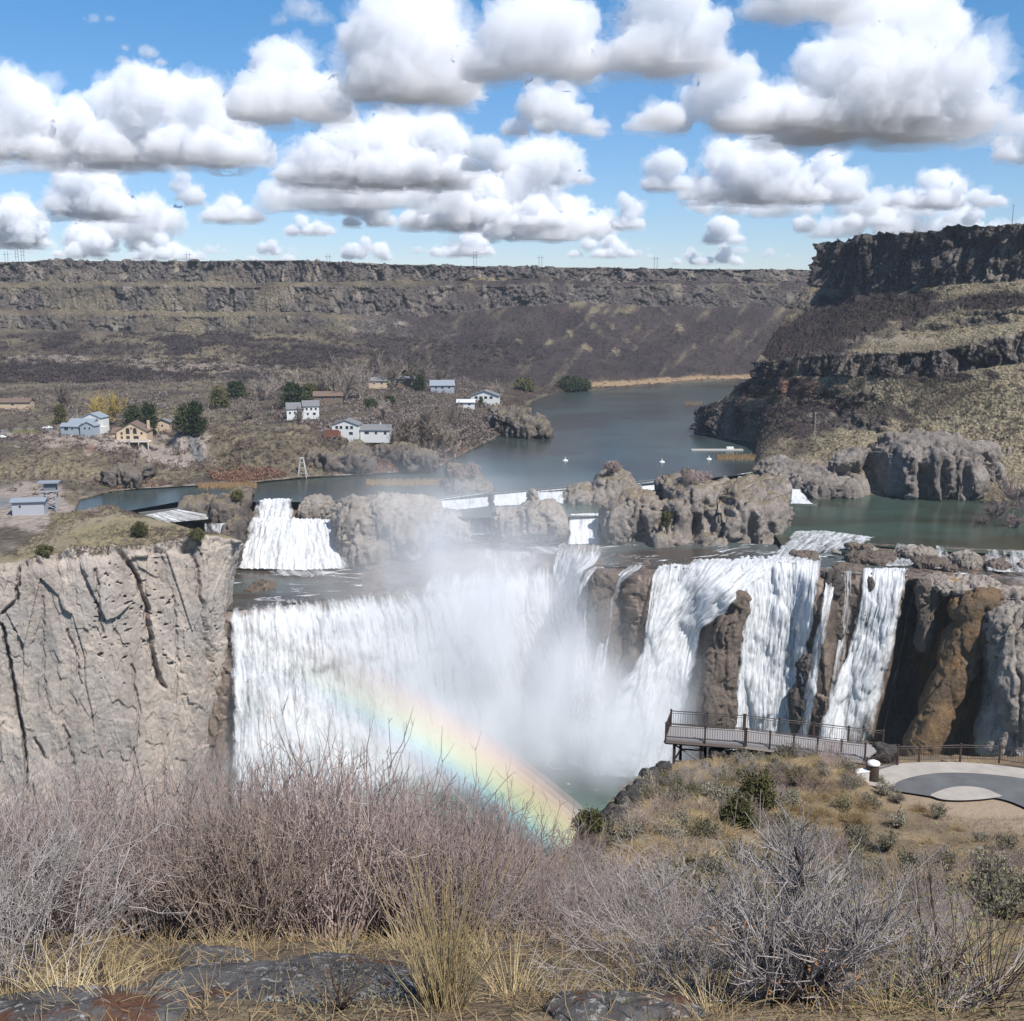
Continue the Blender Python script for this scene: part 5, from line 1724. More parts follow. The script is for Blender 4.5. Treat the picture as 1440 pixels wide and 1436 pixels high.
M_WILLOW = mat_twig('purple_brown_twigs', (.155, .112, .102), (.42, .335, .31))
M_GREYT = mat_twig('grey_dead_twigs', (.17, .145, .135), (.42, .375, .35))
M_GREYW = mat_twig('grey_brown_twigs', (.17, .135, .125), (.42, .36, .335))
M_TANW = mat_twig('tan_brown_twigs', (.15, .112, .09), (.36, .285, .24))
M_BARK = mat_twig('dark_brown_bark', (.06, .042, .033), (.13, .095, .075))
M_STRAW = mat_twig('dry_straw', (.33, .245, .12), (.60, .48, .28))
M_TUFT = mat_twig('tan_bunchgrass', (.25, .18, .095), (.45, .345, .205), .6)
M_SAGE = mat_twig('grey_sage_leaves', (.14, .132, .095), (.265, .245, .19), .6)
M_SAGEG = mat_twig('green_sage_leaves', (.115, .105, .06), (.22, .195, .115), .5)
M_JUNI = mat_twig('juniper_leaves', (.032, .036, .018), (.10, .095, .04), .3)
M_GREEN = mat_twig('new_green_shoots', (.11, .125, .035), (.24, .24, .09), .3)
M_RUST = mat_twig('rusty_dead_leaves', (.22, .10, .045), (.42, .23, .10), .3)


def tubes(mb, P0, D, L, r0, rs, segs=4, curl=.25, up=.15, kink=.12):
    """many bent tapered twigs at once: P0 (n,3) roots, D directions, L lengths, r0 base radii; returns sample points for side twigs"""
    n = len(P0)
    pts = np.empty((n, segs + 1, 3))
    pts[:, 0] = P0
    d = D / np.linalg.norm(D, axis=1)[:, None]
    for k in range(segs):
        d = d + rs.normal(size=(n, 3)) * kink + np.array([0, 0, up]) * curl
        d /= np.linalg.norm(d, axis=1)[:, None]
        pts[:, k + 1] = pts[:, k] + d * (L / segs)[:, None]
    T = np.gradient(pts, axis=1)
    T /= np.linalg.norm(T, axis=2)[..., None]
    A = np.cross(T, np.array([.31, .87, .38]))
    A /= np.maximum(np.linalg.norm(A, axis=2), 1e-6)[..., None]
    B = np.cross(T, A)
    rad = r0[:, None] * np.linspace(1, .35, segs + 1)[None]
    a = np.arange(3) * 2 * math.pi / 3
    V = pts[:, :, None] + rad[:, :, None, None] * (np.cos(a)[None, None, :, None] * A[:, :, None] + np.sin(a)[None, None, :, None] * B[:, :, None])
    f = grid_faces(3, segs + 1, wrap=True)
    F_ = (f[None] + (np.arange(n) * 3 * (segs + 1))[:, None, None]).reshape(-1, 4)
    mb.add(V.reshape(-1, 3), F_)
    return pts


def sprout(pts, rs, per, lo=.3):
    """pick points along twigs and directions leaving them"""
    n, s, _ = pts.shape
    i = np.repeat(np.arange(n), per)
    t = rs.uniform(lo, .98, len(i)) * (s - 1)
    k = np.minimum(t.astype(int), s - 2)
    f = (t - k)[:, None]
    p = pts[i, k] * (1 - f) + pts[i, k + 1] * f
    d = pts[i, k + 1] - pts[i, k]
    d /= np.linalg.norm(d, axis=1)[:, None]
    d = d + rs.normal(size=d.shape) * .55
    return p, d


def leaves(mb, C, size, rs, ratio=2.2, upright=0.):
    """one small leaf-shaped quad per centre"""
    n = len(C)
    d = rs.normal(size=(n, 3)) + np.array([0, 0, upright])
    d /= np.linalg.norm(d, axis=1)[:, None]
    s = np.cross(d, rs.normal(size=(n, 3)))
    s /= np.linalg.norm(s, axis=1)[:, None]
    sz = size * rs.uniform(.6, 1.4, n)[:, None]
    V = np.stack([C, C + d * sz * ratio * .5 + s * sz * .5, C + d * sz * ratio, C + d * sz * ratio * .5 - s * sz * .5], 1)
    mb.add(V.reshape(-1, 3), np.arange(4 * n).reshape(-1, 4))


def twig_shrub(seed, h, w, n0, r0, mat, per=(5, 4), buds=0, lean=(0, 0), up=.35, name='branches', parts=None, kink=.12):
    rs = np.random.RandomState(seed)
    root = empty('shrub', (0, 0, 0))
    mb = MB()
    a = rs.uniform(0, 2 * math.pi, n0)
    rr = rs.uniform(0, 1, n0) ** .6
    P0 = np.stack([np.cos(a) * rr * w * .35, np.sin(a) * rr * w * .35, 0 * a - .03], 1)
    D = np.stack([np.cos(a) * rr * w / h * 1.1 + lean[0] + rs.normal(size=n0) * .12, np.sin(a) * rr * w / h * 1.1 + lean[1] + rs.normal(size=n0) * .12, 1 + 0 * a], 1)
    L = h * rs.uniform(.6, 1.08, n0)
    p1 = tubes(mb, P0, D, L, r0 * rs.uniform(.7, 1.3, n0), rs, 6, 1, up * .3, kink)
    q, d = sprout(p1, rs, per[0], .25)
    p2 = tubes(mb, q, d, h * rs.uniform(.15, .42, len(q)), np.full(len(q), r0 * .55), rs, 4, 1, up * .4, kink)
    q, d = sprout(p2, rs, per[1], .3)
    p3 = tubes(mb, q, d, h * rs.uniform(.05, .16, len(q)), np.full(len(q), r0 * .36), rs, 2, 1, up * .3, kink)
    mb.build(name, mat, root, smooth=True)
    if buds:
        m2 = MB()
        q, d = sprout(np.concatenate([p2[:, -3:], p3[:, -3:]] if p3.shape[1] >= 3 else [p2[:, -3:]]), rs, 1, .2)
        k = rs.choice(len(q), min(buds, len(q)), replace=False)
        leaves(m2, q[k], .006, rs, 2.4, .6)
        m2.build('buds', M_RUST, root)
    return root


SH_W = [twig_shrub(100 + k, 1.0, .55, 50, .0062, (M_WILLOW, M_WILLOW, M_GREYW, M_WILLOW, M_TANW)[k], (6, 2), 0, up=.4) for k in range(5)]
SH_G = [twig_shrub(200 + k, .8, .75, 34, .0040, M_GREYT, (7, 5), 0, lean=((-.25, 0), (.3, 0), (0, -.2))[k], up=.15, kink=.2) for k in range(3)]
used = set()


def put(protos, k, x, y, s, rz, label=None, cat=None, group=None, name=None, sink=0., z=None, sz=None):
    pr = protos[k % len(protos)]
    loc = (x, y, (nz(x, y) if z is None else z) - sink)
    sc = (s, s, s * (sz or 1))
    if pr.name in used:
        o = dup(pr, loc, rz, sc)
    else:
        used.add(pr.name)
        o = pr
        o.location, o.rotation_euler, o.scale = loc, (0, 0, rz), sc
    if label:
        tag(o, label, cat, group)
    return o


rs = np.random.RandomState(42)


def ground_px(px, py):
    """point of the near hillside under a photo pixel"""
    lo, hi = 1.6, 75.
    ys = np.concatenate([np.linspace(1.6, 12, 200), np.linspace(12, 75, 300)])
    pts = np.array([P(px, py, y) for y in ys])
    z = near_z(pts[:, 0], pts[:, 1])
    hit = pts[:, 2] <= z
    i = np.argmax(hit) if hit.any() else 200 + np.argmin((pts[:, 2] - z)[200:])
    pts[i, 2] = z[i]
    return pts[i]


TOP = np.array([(-700, 1090), (-100, 1120), (0, 1115), (120, 1085), (250, 1052), (330, 1075), (420, 1075), (470, 1060), (560, 1100), (660, 1105), (720, 1140), (800, 1195), (900, 1220), (1000, 1245), (1100, 1270), (1500, 1300)], float)
W_LABEL = 'purple brown leafless shrub of upright twigs in the foreground thicket'
n = 0
for i in range(900):
    Yp = rs.uniform(3.7, 8.2)
    px = rs.uniform(-420, 1090)
    if n >= 84:
        break
    p = XZ(px, Yp, CZ - 3)
    x = p[0]
    z = nz(x, Yp)
    if edge_dist(np.array([x]), np.array([Yp]))[0] < .2:
        continue
    if px > 820 and Yp < 4.6 and rs.rand() < .6:
        continue
    tp = np.interp(px, TOP[:, 0], TOP[:, 1]) + rs.uniform(12, 100)
    zt = P(px, tp, Yp)[2]
    h = zt - z
    if h < .28 or h > 2.0:
        continue
    put(SH_W, n, x, Yp, h, rs.uniform(0, 6.28), W_LABEL, 'shrub', 'purple brown shrubs of the foreground thicket')
    n += 1
G_LABEL = 'pale grey leafless shrub with crooked twigs in the foreground'
for k, (px, py, s) in enumerate([(20, 1390, .62), (-60, 1330, .8), (60, 1330, .6), (150, 1300, .5), (-150, 1400, .8), (900, 1330, .45), (980, 1300, .42), (1060, 1290, .42), (840, 1290, .5), (1290, 1350, .3), (760, 1330, .4), (1340, 1330, .28), (940, 1400, .5), (1040, 1380, .5), (1240, 1340, .35)]):
    p = ground_px(px, py)
    put(SH_G, k, p[0], p[1], s, rs.uniform(0, 6.28), G_LABEL, 'shrub', 'pale grey shrubs of the foreground')


def big_sage():
    p = ground_px(1125, 1395)
    rs = np.random.RandomState(9)
    root = empty('sagebrush', p, 0, 'large silvery sagebrush with a dark gnarled trunk spreading to the right', 'sagebrush')
    mb, tw = MB(), MB()
    n0 = 15
    a = np.linspace(-2.7, .5, n0) + rs.normal(size=n0) * .2
    D = np.stack([np.cos(a) * rs.uniform(.5, 1.5, n0) + .15, np.sin(a) * .8, rs.uniform(.35, .85, n0)], 1)
    P0 = np.stack([rs.normal(size=n0) * .04, rs.normal(size=n0) * .04, 0 * a - .05], 1)
    p1 = tubes(mb, P0, D, rs.uniform(.30, .50, n0), rs.uniform(.008, .015, n0), rs, 6, 1, .12, .2)
    mb.build('trunk', M_BARK, root, smooth=True)
    q, d = sprout(p1, rs, 22, .3)
    p2 = tubes(tw, q, d, rs.uniform(.08, .24, len(q)), np.full(len(q), .0026), rs, 4, 1, .2, .2)
    q, d = sprout(p2, rs, 7, .2)
    tubes(tw, q, d, rs.uniform(.04, .13, len(q)), np.full(len(q), .0017), rs, 3, 1, .2, .18)
    tw.build('twigs', M_GREYT, root, smooth=True)
    lf = MB()
    q, d = sprout(p1[:6], rs, 60, .05)
    leaves(lf, q + rs.normal(size=q.shape) * .03, .008, rs, 2.2)
    lf.build('dead_leaves', M_RUST, root)


big_sage()


def grass_clump(seed, n, h, w, mat, bw=.0022, droop=.35, green=0, name='grass_clump'):
    rs = np.random.RandomState(seed)
    root = empty(name, (0, 0, 0))
    for cnt, hh, m, nm in ((n, h, mat, 'blades'), (green, h * .55, M_SAGEG, 'green_blades')):
        if not cnt:
            continue
        mb = MB()
        a = rs.uniform(0, 6.28, cnt)
        r = rs.uniform(0, 1, cnt) ** .7
        P0 = np.stack([np.cos(a) * r * w * .35, np.sin(a) * r * w * .35, 0 * a - .02], 1)
        D = np.stack([np.cos(a) * r * w / hh * .8, np.sin(a) * r * w / hh * .8, 1 + 0 * a], 1) + rs.normal(size=(cnt, 3)) * .1
        tubes(mb, P0, D, hh * rs.uniform(.45, 1.1, cnt), np.full(cnt, bw), rs, 5, 1, -droop * .25, .07)
        mb.build(nm, m, root, smooth=True)
    return root


tall = grass_clump(301, 140, .50, .15, M_STRAW, .0015, .14, 22)
p = ground_px(625, 1418)
tag(tall, 'tall tan grass clump with greenish base standing in front of the thicket', 'grass clump')
tall.location = p
GR = [grass_clump(310 + k, 70, .20, .24, M_STRAW, .0012, .7, 30 if k == 1 else 0) for k in range(3)]
for k, (px, py, s) in enumerate([(150, 1390, 1.), (230, 1360, .7), (90, 1425, 1.1), (480, 1345, .6), (720, 1400, 1.), (780, 1425, .9), (880, 1425, .8), (1330, 1425, .9), (1400, 1390, 1.), (1420, 1330, .9), (560, 1340, .6), (20, 1425, 1.), (690, 1350, .8), (1250, 1428, .7), (360, 1340, .5), (1000, 1430, .8), (1360, 1340, .8), (300, 1335, .6), (170, 1430, .8)]):
    p = ground_px(px, py)
    put(GR, k, p[0], p[1], s, rs.uniform(0, 6.28), 'low dry straw coloured grass tuft at the bottom of the picture', 'grass tuft', 'low dry grass tufts in the foreground')

# green forb patches
for k, (px, py, lab) in enumerate([(480, 1425, 'small grey green leafy plant on the lichen rock'), (1330, 1400, 'green leafy low shrub at the bottom right corner'), (1390, 1425, 'dull green low shrub cut off by the bottom right corner')]):
    p = ground_px(px, py)
    r0 = empty('leafy_plant', p, 0, lab, 'plant')
    lf = MB()
    s = .10 if k == 0 else .24
    C = np.random.RandomState(k).normal(size=(900, 3)) * np.array([s, s, s * .5])
    C[:, 2] = np.abs(C[:, 2])
    leaves(lf, C, .0048, rs, 2.4, .5)
    lf.build('leaves', M_SAGE if k == 0 else M_GREEN, r0)
    st = MB()
    tubes(st, np.zeros((30, 3)), rs.normal(size=(30, 3)) * np.array([.8, .8, .2]) + np.array([0, 0, 1]), np.full(30, s * 1.6), np.full(30, .0018), rs, 4)
    st.build('stems', M_BARK, r0)

# ------------------------------------------------------------------ lichen rocks at the bottom
def mat_lichen():
    t = NT('lichen_rock')
    p = t.pos()
    n1 = t.noise(p, 7., 6, .65)
    n2 = t.noise(p, 26., 6, .7)
    c = t.mix(t.ramp(n1, [(.35, 0.), (.65, 1.)]), (.060, .056, .056), (.15, .14, .135))
    c = t.mix(t.ramp(n2, [(.57, 0.), (.62, .85)]), c, (.36, .35, .33))
    c = t.mix(t.ramp(t.noise(p, 5., 5, .7), [(.56, 0.), (.63, .85)]), c, (.12, .055, .032))
    return t.surf(c, .95, t.bump(t.math('ADD', n2, n1), .9, .03), spec=.1)


M_LICH = mat_lichen()


def slab(px, py, rx, ry, rz, label, seed, tilt=0.):
    p = ground_px(px, py)
    V, Fc = ico(5)
    V = V / ((np.abs(V) ** 3).sum(1) ** (1 / 3))[:, None]
    V = V * np.array([rx, ry, rz])
    d = fbm(V * np.array([1, 1, 1]) / .22 + seed, 5) * .07 + fbm(V / .06 + seed, 4) * .018
    d1, d2, ci = cells(V / .18 + seed)
    d -= (1 - sstep(0, .1, d2 - d1)) * .015
    V = V + V / np.linalg.norm(V, axis=1)[:, None] * d[:, None]
    o = mesh_np('rock_slab', V, Fc, M_LICH)
    o.location = p + np.array([0, 0, -.02])
    o.rotation_euler = (-.30, tilt, .1)
    tag(o, label, 'rock')


slab(390, 1392, .42, .24, .055, 'flat dark rock slab with white lichen at the bottom of the picture', 1)
slab(270, 1352, .20, .12, .04, 'smaller dark slab behind the lichen covered one, with reddish moss', 2)
slab(90, 1432, .32, .13, .06, 'dark flat rock cut off by the bottom left corner', 3)
slab(880, 1432, .20, .10, .06, 'dark rock poking out at the bottom edge right of the tall grass clump', 4)

# ------------------------------------------------------------------ hillside sagebrush, bunchgrass, junipers
def sage(seed, mat, twig=True):
    rs = np.random.RandomState(seed)
    root = empty('sagebrush', (0, 0, 0))
    mb = MB()
    n0 = 34
    a = rs.uniform(0, 6.28, n0)
    r = rs.uniform(0, 1, n0) ** .5
    D = np.stack([np.cos(a) * r * 1.3, np.sin(a) * r * 1.3, .75 + 0 * a], 1)
    p1 = tubes(mb, np.zeros((n0, 3)), D, rs.uniform(.45, .85, n0), np.full(n0, .013), rs, 4, 1, .1, .15)
    mb.build('branches', M_BARK, root)
    lf = MB()
    q, d = sprout(p1, rs, 42, .45)
    leaves(lf, q + rs.normal(size=q.shape) * .05, .028, rs, 2.6, .8)
    lf.build('foliage', mat, root)
    return root


def tuft(seed):
    r = grass_clump(seed, 260, .55, .9, M_TUFT, .0065, .9, name='bunchgrass')
    return r


SAGES = [sage(400, M_SAGE), sage(401, M_SAGE), sage(402, M_SAGEG)]
TUFTS = [tuft(410 + k) for k in range(3)]
PURP = [twig_shrub(430 + k, .9, 1.1, 40, .010, M_WILLOW if k else M_GREYT, (6, 4), 0, up=.2) for k in range(2)]
cnt = {'s': 0, 't': 0, 'p': 0}
spots = []
for i in range(9000):
    y = 12.5 + 44.5 * rs.rand() ** .55
    x = rs.uniform(-3, 34) * (.35 + .65 * y / 57)
    d = edge_dist(np.array([x]), np.array([y]))[0]
    if d < .15:
        continue
    if x > 17 - (y - 50) * .1 and y + (x - 20) * .15 > 44:
        continue
    px, py = proj(np.array([[x, y, nz(x, y)]]))
    if px[0] > 1215 and py[0] < 1222 - (px[0] - 1215) * .05:
        continue
    if px[0] < 560 or px[0] > 1640 or py[0] > 1500:
        continue
    mind = .62
    if any((x - a) ** 2 + (y - b) ** 2 < mind ** 2 for a, b in spots):
        continue
    nn = float(perlin(np.array([[x / 6, y / 6, 3.3]]))[0])
    k = 't' if rs.rand() < .56 + nn * .5 else ('s' if rs.rand() < .72 else 'p')
    cap = {'s': 280, 't': 285, 'p': 130}
    if cnt[k] >= cap[k]:
        continue
    spots.append((x, y))
    cnt[k] += 1
    rz = rs.uniform(0, 6.28)
    if k == 's':
        put(SAGES, cnt[k], x, y, rs.uniform(.55, 1.25), rz, 'small grey green sagebrush on the slope below the overlook', 'sagebrush', 'sagebrush on the near slope')
    elif k == 't':
        put(TUFTS, cnt[k], x, y, rs.uniform(.6, 1.35), rz, 'tan dry bunchgrass tuft on the slope below the overlook', 'bunchgrass', 'bunchgrass tufts on the near slope')
    else:
        put(PURP, cnt[k], x, y, rs.uniform(.6, 1.1), rz, 'bare twiggy shrub on the slope below the overlook', 'shrub', 'bare shrubs on the near slope')


for k, (px, py, s_) in enumerate([(1243, 1120, .9), (1262, 1130, .7), (1296, 1143, 1.1), (1318, 1152, .8), (1226, 1138, .8), (1345, 1168, .7), (1378, 1184, .6), (1262, 1164, .9), (1304, 1188, 1.), (1412, 1198, .8), (1236, 1104, .6), (1338, 1204, .9), (1385, 1215, .7), (1248, 1196, .9), (1430, 1222, .9)]):
    p = ground_px(px, py)
    if k % 3 == 2:
        put(TUFTS, k, p[0], p[1], s_, k, 'tan dry bunchgrass tuft on the slope below the overlook', 'bunchgrass', 'bunchgrass tufts on the near slope')
    else:
        put(SAGES, k % 2, p[0], p[1], s_ * 1.15, k, 'small grey green sagebrush on the slope below the overlook', 'sagebrush', 'sagebrush on the near slope')


def juniper(px, py, h, w, label, Y=None, seed=0, mat=None, loc=None, n=26, leaf=.05, name='juniper'):
    p = ground_px(px, py) if loc is None else loc
    rs = np.random.RandomState(seed + 70)
    root = empty(name, p, 0, label, 'juniper')
    tr = MB()
    k = 9
    a = rs.uniform(0, 6.28, k)
    D = np.stack([np.cos(a) * .5 * w / h, np.sin(a) * .5 * w / h, 1 + 0 * a], 1)
    p1 = tubes(tr, np.zeros((k, 3)) - np.array([0, 0, .1]), D, h * rs.uniform(.6, .9, k), np.full(k, .035 * h / 2), rs, 5, 1, .1, .15)
    tr.build('trunk', M_BARK, root)
    lf = MB()
    for c in range(n):
        u = rs.normal(size=3)
        u /= np.linalg.norm(u)
        c0 = np.array([u[0] * w * .36, u[1] * w * .36, h * (.5 + u[2] * .36)]) * (1, 1, 1)
        r = rs.uniform(.10, .2) * (w + h) * .55
        q = rs.normal(size=(150, 3)) * r * .55 + c0
        q[:, 2] = np.maximum(q[:, 2], .03)
        leaves(lf, q, leaf, rs, 2.2, .5)
    lf.build('foliage', mat or M_JUNI, root)
    return root


juniper(1066, 1140, 1.7, 1.7, 'dark green juniper bush on the slope below the viewing platform', seed=1, leaf=.06)
juniper(1035, 1180, 1.6, 1.0, 'narrow dark juniper just left of the bigger one on the slope', seed=2, leaf=.05)
juniper(826, 1178, 1.1, .9, 'small dark bush at the cliff edge beside the foot of the rainbow', seed=3, leaf=.04)

# dark rocks on the rim of the slope
rs2 = np.random.RandomState(5)
for k, (px, py, r, lab) in enumerate([
        (934, 1078, .50, 'black basalt boulder under the left leg of the viewing platform'), (921, 1088, .42, 'small black boulder left of the platform leg'),
        (914, 1104, .65, 'dark lichened rock on the rim below the black boulders'), (900, 1124, .70, 'dark jagged rock on the rim of the slope'),
        (884, 1142, .65, 'low dark rock on the rim above the small juniper'), (866, 1162, .6, 'lowest dark rock on the rim of the slope'),
        (1010, 1068, .6, 'dark rock in the shade under the viewing platform'), (1245, 1060, .8, 'dark rock behind the railing corner')]):
    p = ground_px(px, py)
    V, Fc = ico(4)
    V = V / ((np.abs(V) ** 3).sum(1) ** (1 / 3))[:, None]
    V = V * r * np.array([.8, .7, .85])
    d1, d2, ci = cells(V / (r * .5) + k * 3)
    V = V * (1 + (ci - .5) * .35 + fbm(V / (r * .4) + k, 4) * .3)[:, None]
    o = mesh_np('boulder', V, Fc, M_DARK)
    o.location = p + np.array([0, 0, r * .1])
    tag(o, lab, 'rock')


# short dry grass over the whole slope: nobody could count it
def ground_cover():
    rs = np.random.RandomState(77)
    mb = MB()
    N = 52000
    y = np.concatenate([2.2 + 8 * rs.rand(14000) ** 1.3, 8 + 50 * rs.rand(N - 14000) ** .8])
    x = rs.uniform(-5, 36, N) * np.clip(y / 50 + .12, .1, 1.1)
    x = np.where(y < 10, rs.uniform(-.62, .62, N) * y, x)
    d = edge_dist(x, y)
    ok = (d > .1) & ~((x > 18 - (y - 50) * .1) & (y + (x - 20) * .15 > 46))
    nn = perlin(np.stack([x / 3, y / 3, 0 * x], 1))
    ok &= (rs.rand(N) < .75 + nn)
    x, y = x[ok], y[ok]
    z = near_z(x, y)
    far = np.clip(y / 30, .12, 1)
    D = rs.normal(size=(len(x), 3)) * .5 + np.array([0, 0, 1])
    P0 = np.stack([x, y, z - .01], 1)
    tubes(mb, P0, D, (.06 + .26 * far) * rs.uniform(.5, 1.2, len(x)), .0010 + .009 * far, rs, 2, 1, -.3, .2)
    o = mb.build('dry_grass', M_TUFT, None, smooth=True)
    tag(o, kind='stuff')


ground_cover()
# ------------------------------------------------------------------ the settlement across the river
def paint(name, c, rough=.7, var=.06):
    return plain(name, c, rough, var, .8)


M_WHITE = paint('white_siding', (.62, .62, .60))
M_BLUE = paint('blue_grey_siding', (.30, .34, .385))
M_TAN = paint('tan_stucco', (.50, .38, .265))
M_BROWNW = paint('brown_siding', (.17, .125, .095))
M_ROOFG = paint('grey_shingles', (.165, .165, .17), .9, .15)
M_ROOFB = paint('blue_grey_shingles', (.22, .25, .285), .9, .12)
M_ROOFR = paint('brown_shingles', (.15, .105, .085), .9, .15)
M_REDWOOD = paint('red_brown_wood', (.19, .085, .06))
M_PANE = NT('window_glass').surf((.03, .035, .04), .15, spec=.6)
M_TRIM = paint('white_trim', (.66, .66, .64))


def gable_block(root, c, w, d, h, rh, wall, roof, front=True, wn='wall', over=.5):
    """block centred at c (x, y, z0) w wide (x), d deep (y); ridge runs front-back when front, else left-right"""
    x, y, z = c
    m = MB()
    zb = z - 3.5                                        # foundation goes down into the slope
    a, b = (w / 2, d / 2)
    if front:
        pent = [(x - a, y - b, zb), (x + a, y - b, zb), (x + a, y - b, z + h), (x, y - b, z + h + rh), (x - a, y - b, z + h)]
        m.prism(pent, (0, d, 0), (0, 0, 0))
    else:
        pent = [(x - a, y - b, zb), (x - a, y - b, z + h), (x - a, y, z + h + rh), (x - a, y + b, z + h), (x - a, y + b, zb)]
        m.prism(pent, (w, 0, 0), (0, 0, 0))
    m.build(wn, wall, root)
    m = MB()
    t = .28
    if front:
        for s in (-1, 1):
            e = s * (a + over)
            ze = z + h - over * rh / a
            m.prism([(x + e, y - b - over, ze + .05), (x, y - b - over, z + h + rh + .05), (x, y - b - over, z + h + rh + .05 + t), (x + e, y - b - over, ze + .05 + t)], (0, d + 2 * over, 0), (0, 0, 0))
    else:
        for s in (-1, 1):
            e = s * (b + over)
            ze = z + h - over * rh / b
            m.prism([(x - a - over, y + e, ze + .05), (x - a - over, y, z + h + rh + .05), (x - a - over, y, z + h + rh + .05 + t), (x - a - over, y + e, ze + .05 + t)], (w + 2 * over, 0, 0), (0, 0, 0))
    return m.build('roof', roof, root)


def windows(root, y, specs, frame=None):
    for x, z, w, h in specs:
        m = MB()
        m.box((x, y - .03, z), (w + .24, .10, h + .24))
        f = m.build('window', frame or M_TRIM, root)
        m = MB()
        m.box((x, y - .085, z), (w, .05, h))
        m.build('pane', M_PANE, f)


def arch(root, x, y, z, w, h):
    def outline(w, h):
        a = np.linspace(0, math.pi, 9)
        return [(x - w / 2, 0, z), (x + w / 2, 0, z)] + [(x + w / 2 * math.cos(t), 0, z + h - w / 2 + w / 2 * math.sin(t)) for t in a]
    m = MB()
    m.prism(outline(w + .3, h + .15), (0, -.1, 0), (0, y, -.08))
    f = m.build('window', M_BROWNW, root)
    m = MB()
    m.prism(outline(w, h), (0, -.05, 0), (0, y - .1, 0))
    m.build('pane', M_PANE, f)


def at(px, py):
    return SNAP.at(px, py, 300)


def house(px, py, rz, label, sink=.6):
    p = at(px, py)
    return empty('house', p + np.array([0, 0, 1.9 - sink * .5]), rz, label, 'house'), mpp(p[1])


# blue grey house
r, s = house(118, 609, -.12, 'blue grey house with three stepped gables at the left of the settlement')
gable_block(r, (3.5, 7, .0), 12, 10, 7.2, 2.6, M_WHITE, M_ROOFB)
gable_block(r, (0, 0, .0), 15, 8, 4.6, 2.2, M_BLUE, M_ROOFB, front=False)
gable_block(r, (5.8, -4.4, .0), 9, 6, 3.6, 2.2, M_BLUE, M_ROOFB)
gable_block(r, (-5.5, -4.2, .0), 11, 5.2, 3.0, 1.6, M_BLUE, M_ROOFB, front=False)
windows(r, -7.4, [(4.4, 2.2, 1.2, 1.3), (7.2, 2.2, 1.2, 1.3)])
windows(r, -6.8, [(-7.5, 1.7, 2.6, 1.8), (-3.8, 1.7, 1.2, 1.3)])
windows(r, 2., [(6, 6.3, 1.2, 1.3)])
m = MB(); m.box((11.2, 1.5, .2), (3.6, 5, 4.4)); m.build('porch', M_WHITE, r)

# tan house with arched windows
r, s = house(187, 629, .05, 'tan stucco house with arched windows and a wide deck above a dark panel')
gable_block(r, (0, 4, 0), 16, 12, 7.6, 4.6, M_TAN, M_ROOFR)
gable_block(r, (-8.5, 6, 0), 6, 9, 6.4, 2.4, M_TAN, M_ROOFR, front=False)
for x in (-1.9, 1.9):
    arch(r, x, -2., 6.4, 1.7, 3.1)
windows(r, -2., [(-1.9, 4.4, 1.7, 1.4), (2.4, 4.4, 2.6, 1.4), (-5.2, 6.6, .9, 1.1), (5.4, 6.6, .9, 1.1), (-5.2, 4.4, .9, 1.2), (0, 9.3, .7, .7)], M_BROWNW)
m = MB(); m.box((0, -4.6, 2.6), (21, 5.6, .35)); m.build('deck', M_TRIM, r)
m = MB(); m.box((0, -7.3, 3.4), (21, .14, 1.3)); m.build('deck_railing', paint('cream_panel', (.55, .47, .38)), r)
for x in (-10, -5, 0, 5, 10):
    m = MB(); m.box((x, -7.1, .2), (.35, .35, 4.5)); m.build('deck_post', M_TRIM, r)
m = MB(); m.box((0, -2.06, 1.1), (15, .2, 2.6)); m.build('underdeck_panel', M_BROWNW, r)  # brown panel for the dark underside of the deck
m = MB(); m.box((7.4, 5, 10.2), (1.3, 1.3, 5.4)); m.build('chimney', M_TAN, r)

# white house with grey roof
r, s = house(425, 588, .22, 'white house with a long grey roof below the dark evergreens')
gable_block(r, (-4, 0, 0), 10, 9, 5., 3.4, M_WHITE, M_ROOFG, front=False)
gable_block(r, (6, -.6, 0), 10, 8, 6.6, 3., M_WHITE, M_ROOFG, front=False)
windows(r, -4.65, [(3.4, 4.9, 1.2, 1.4), (6.2, 4.9, 1.2, 1.4), (9, 4.9, 1.2, 1.4), (4, 1.8, 1.2, 1.4), (8, 1.8, 1.8, 1.4)])
windows(r, -4.5, [(-7, 2.6, 1.2, 1.4), (-4, 2.6, 1.2, 1.4)])

# white house with red brown deck
r, s = house(490, 617, -.08, 'white gabled house with a row of four windows and a red brown deck')
gable_block(r, (0, 0, 0), 14, 11, 6.4, 2.6, M_WHITE, M_ROOFG)
windows(r, -5.5, [(-4.4, 5.3, 1.5, 1.6), (-2.1, 5.3, 1.5, 1.6), (1.1, 5.3, 1.5, 1.6), (3.6, 5.3, 1.5, 1.6), (3.2, 2.2, 2., 1.5)])
gable_block(r, (15.5, 2, .4), 16, 9, 3.2, 2.4, M_WHITE, M_ROOFG, front=False, wn='wing')
windows(r, -2.5, [(11, 2.2, 2.4, 1.3), (16, 2.2, 1.4, 1.3), (21, 2.2, 1.4, 1.6)])
m = MB(); m.box((-6.5, -7.6, .9), (8.5, 4, 4.8)); d_ = m.build('deck', M_REDWOOD, r)
m = MB(); m.box((-6.5, -9.5, 3.9), (8.5, .12, 1.1)); m.build('deck_railing', M_REDWOOD, d_)
m = MB(); m.box((-11, -2, 3.2), (6, 6, .35)); m.build('porch_roof', M_ROOFG, r)
m = MB(); m.tube([(17.5, 2, 5.4), (17.5, 2, 7.2)], .35, 8); m.build('flue', M_TRIM, r)


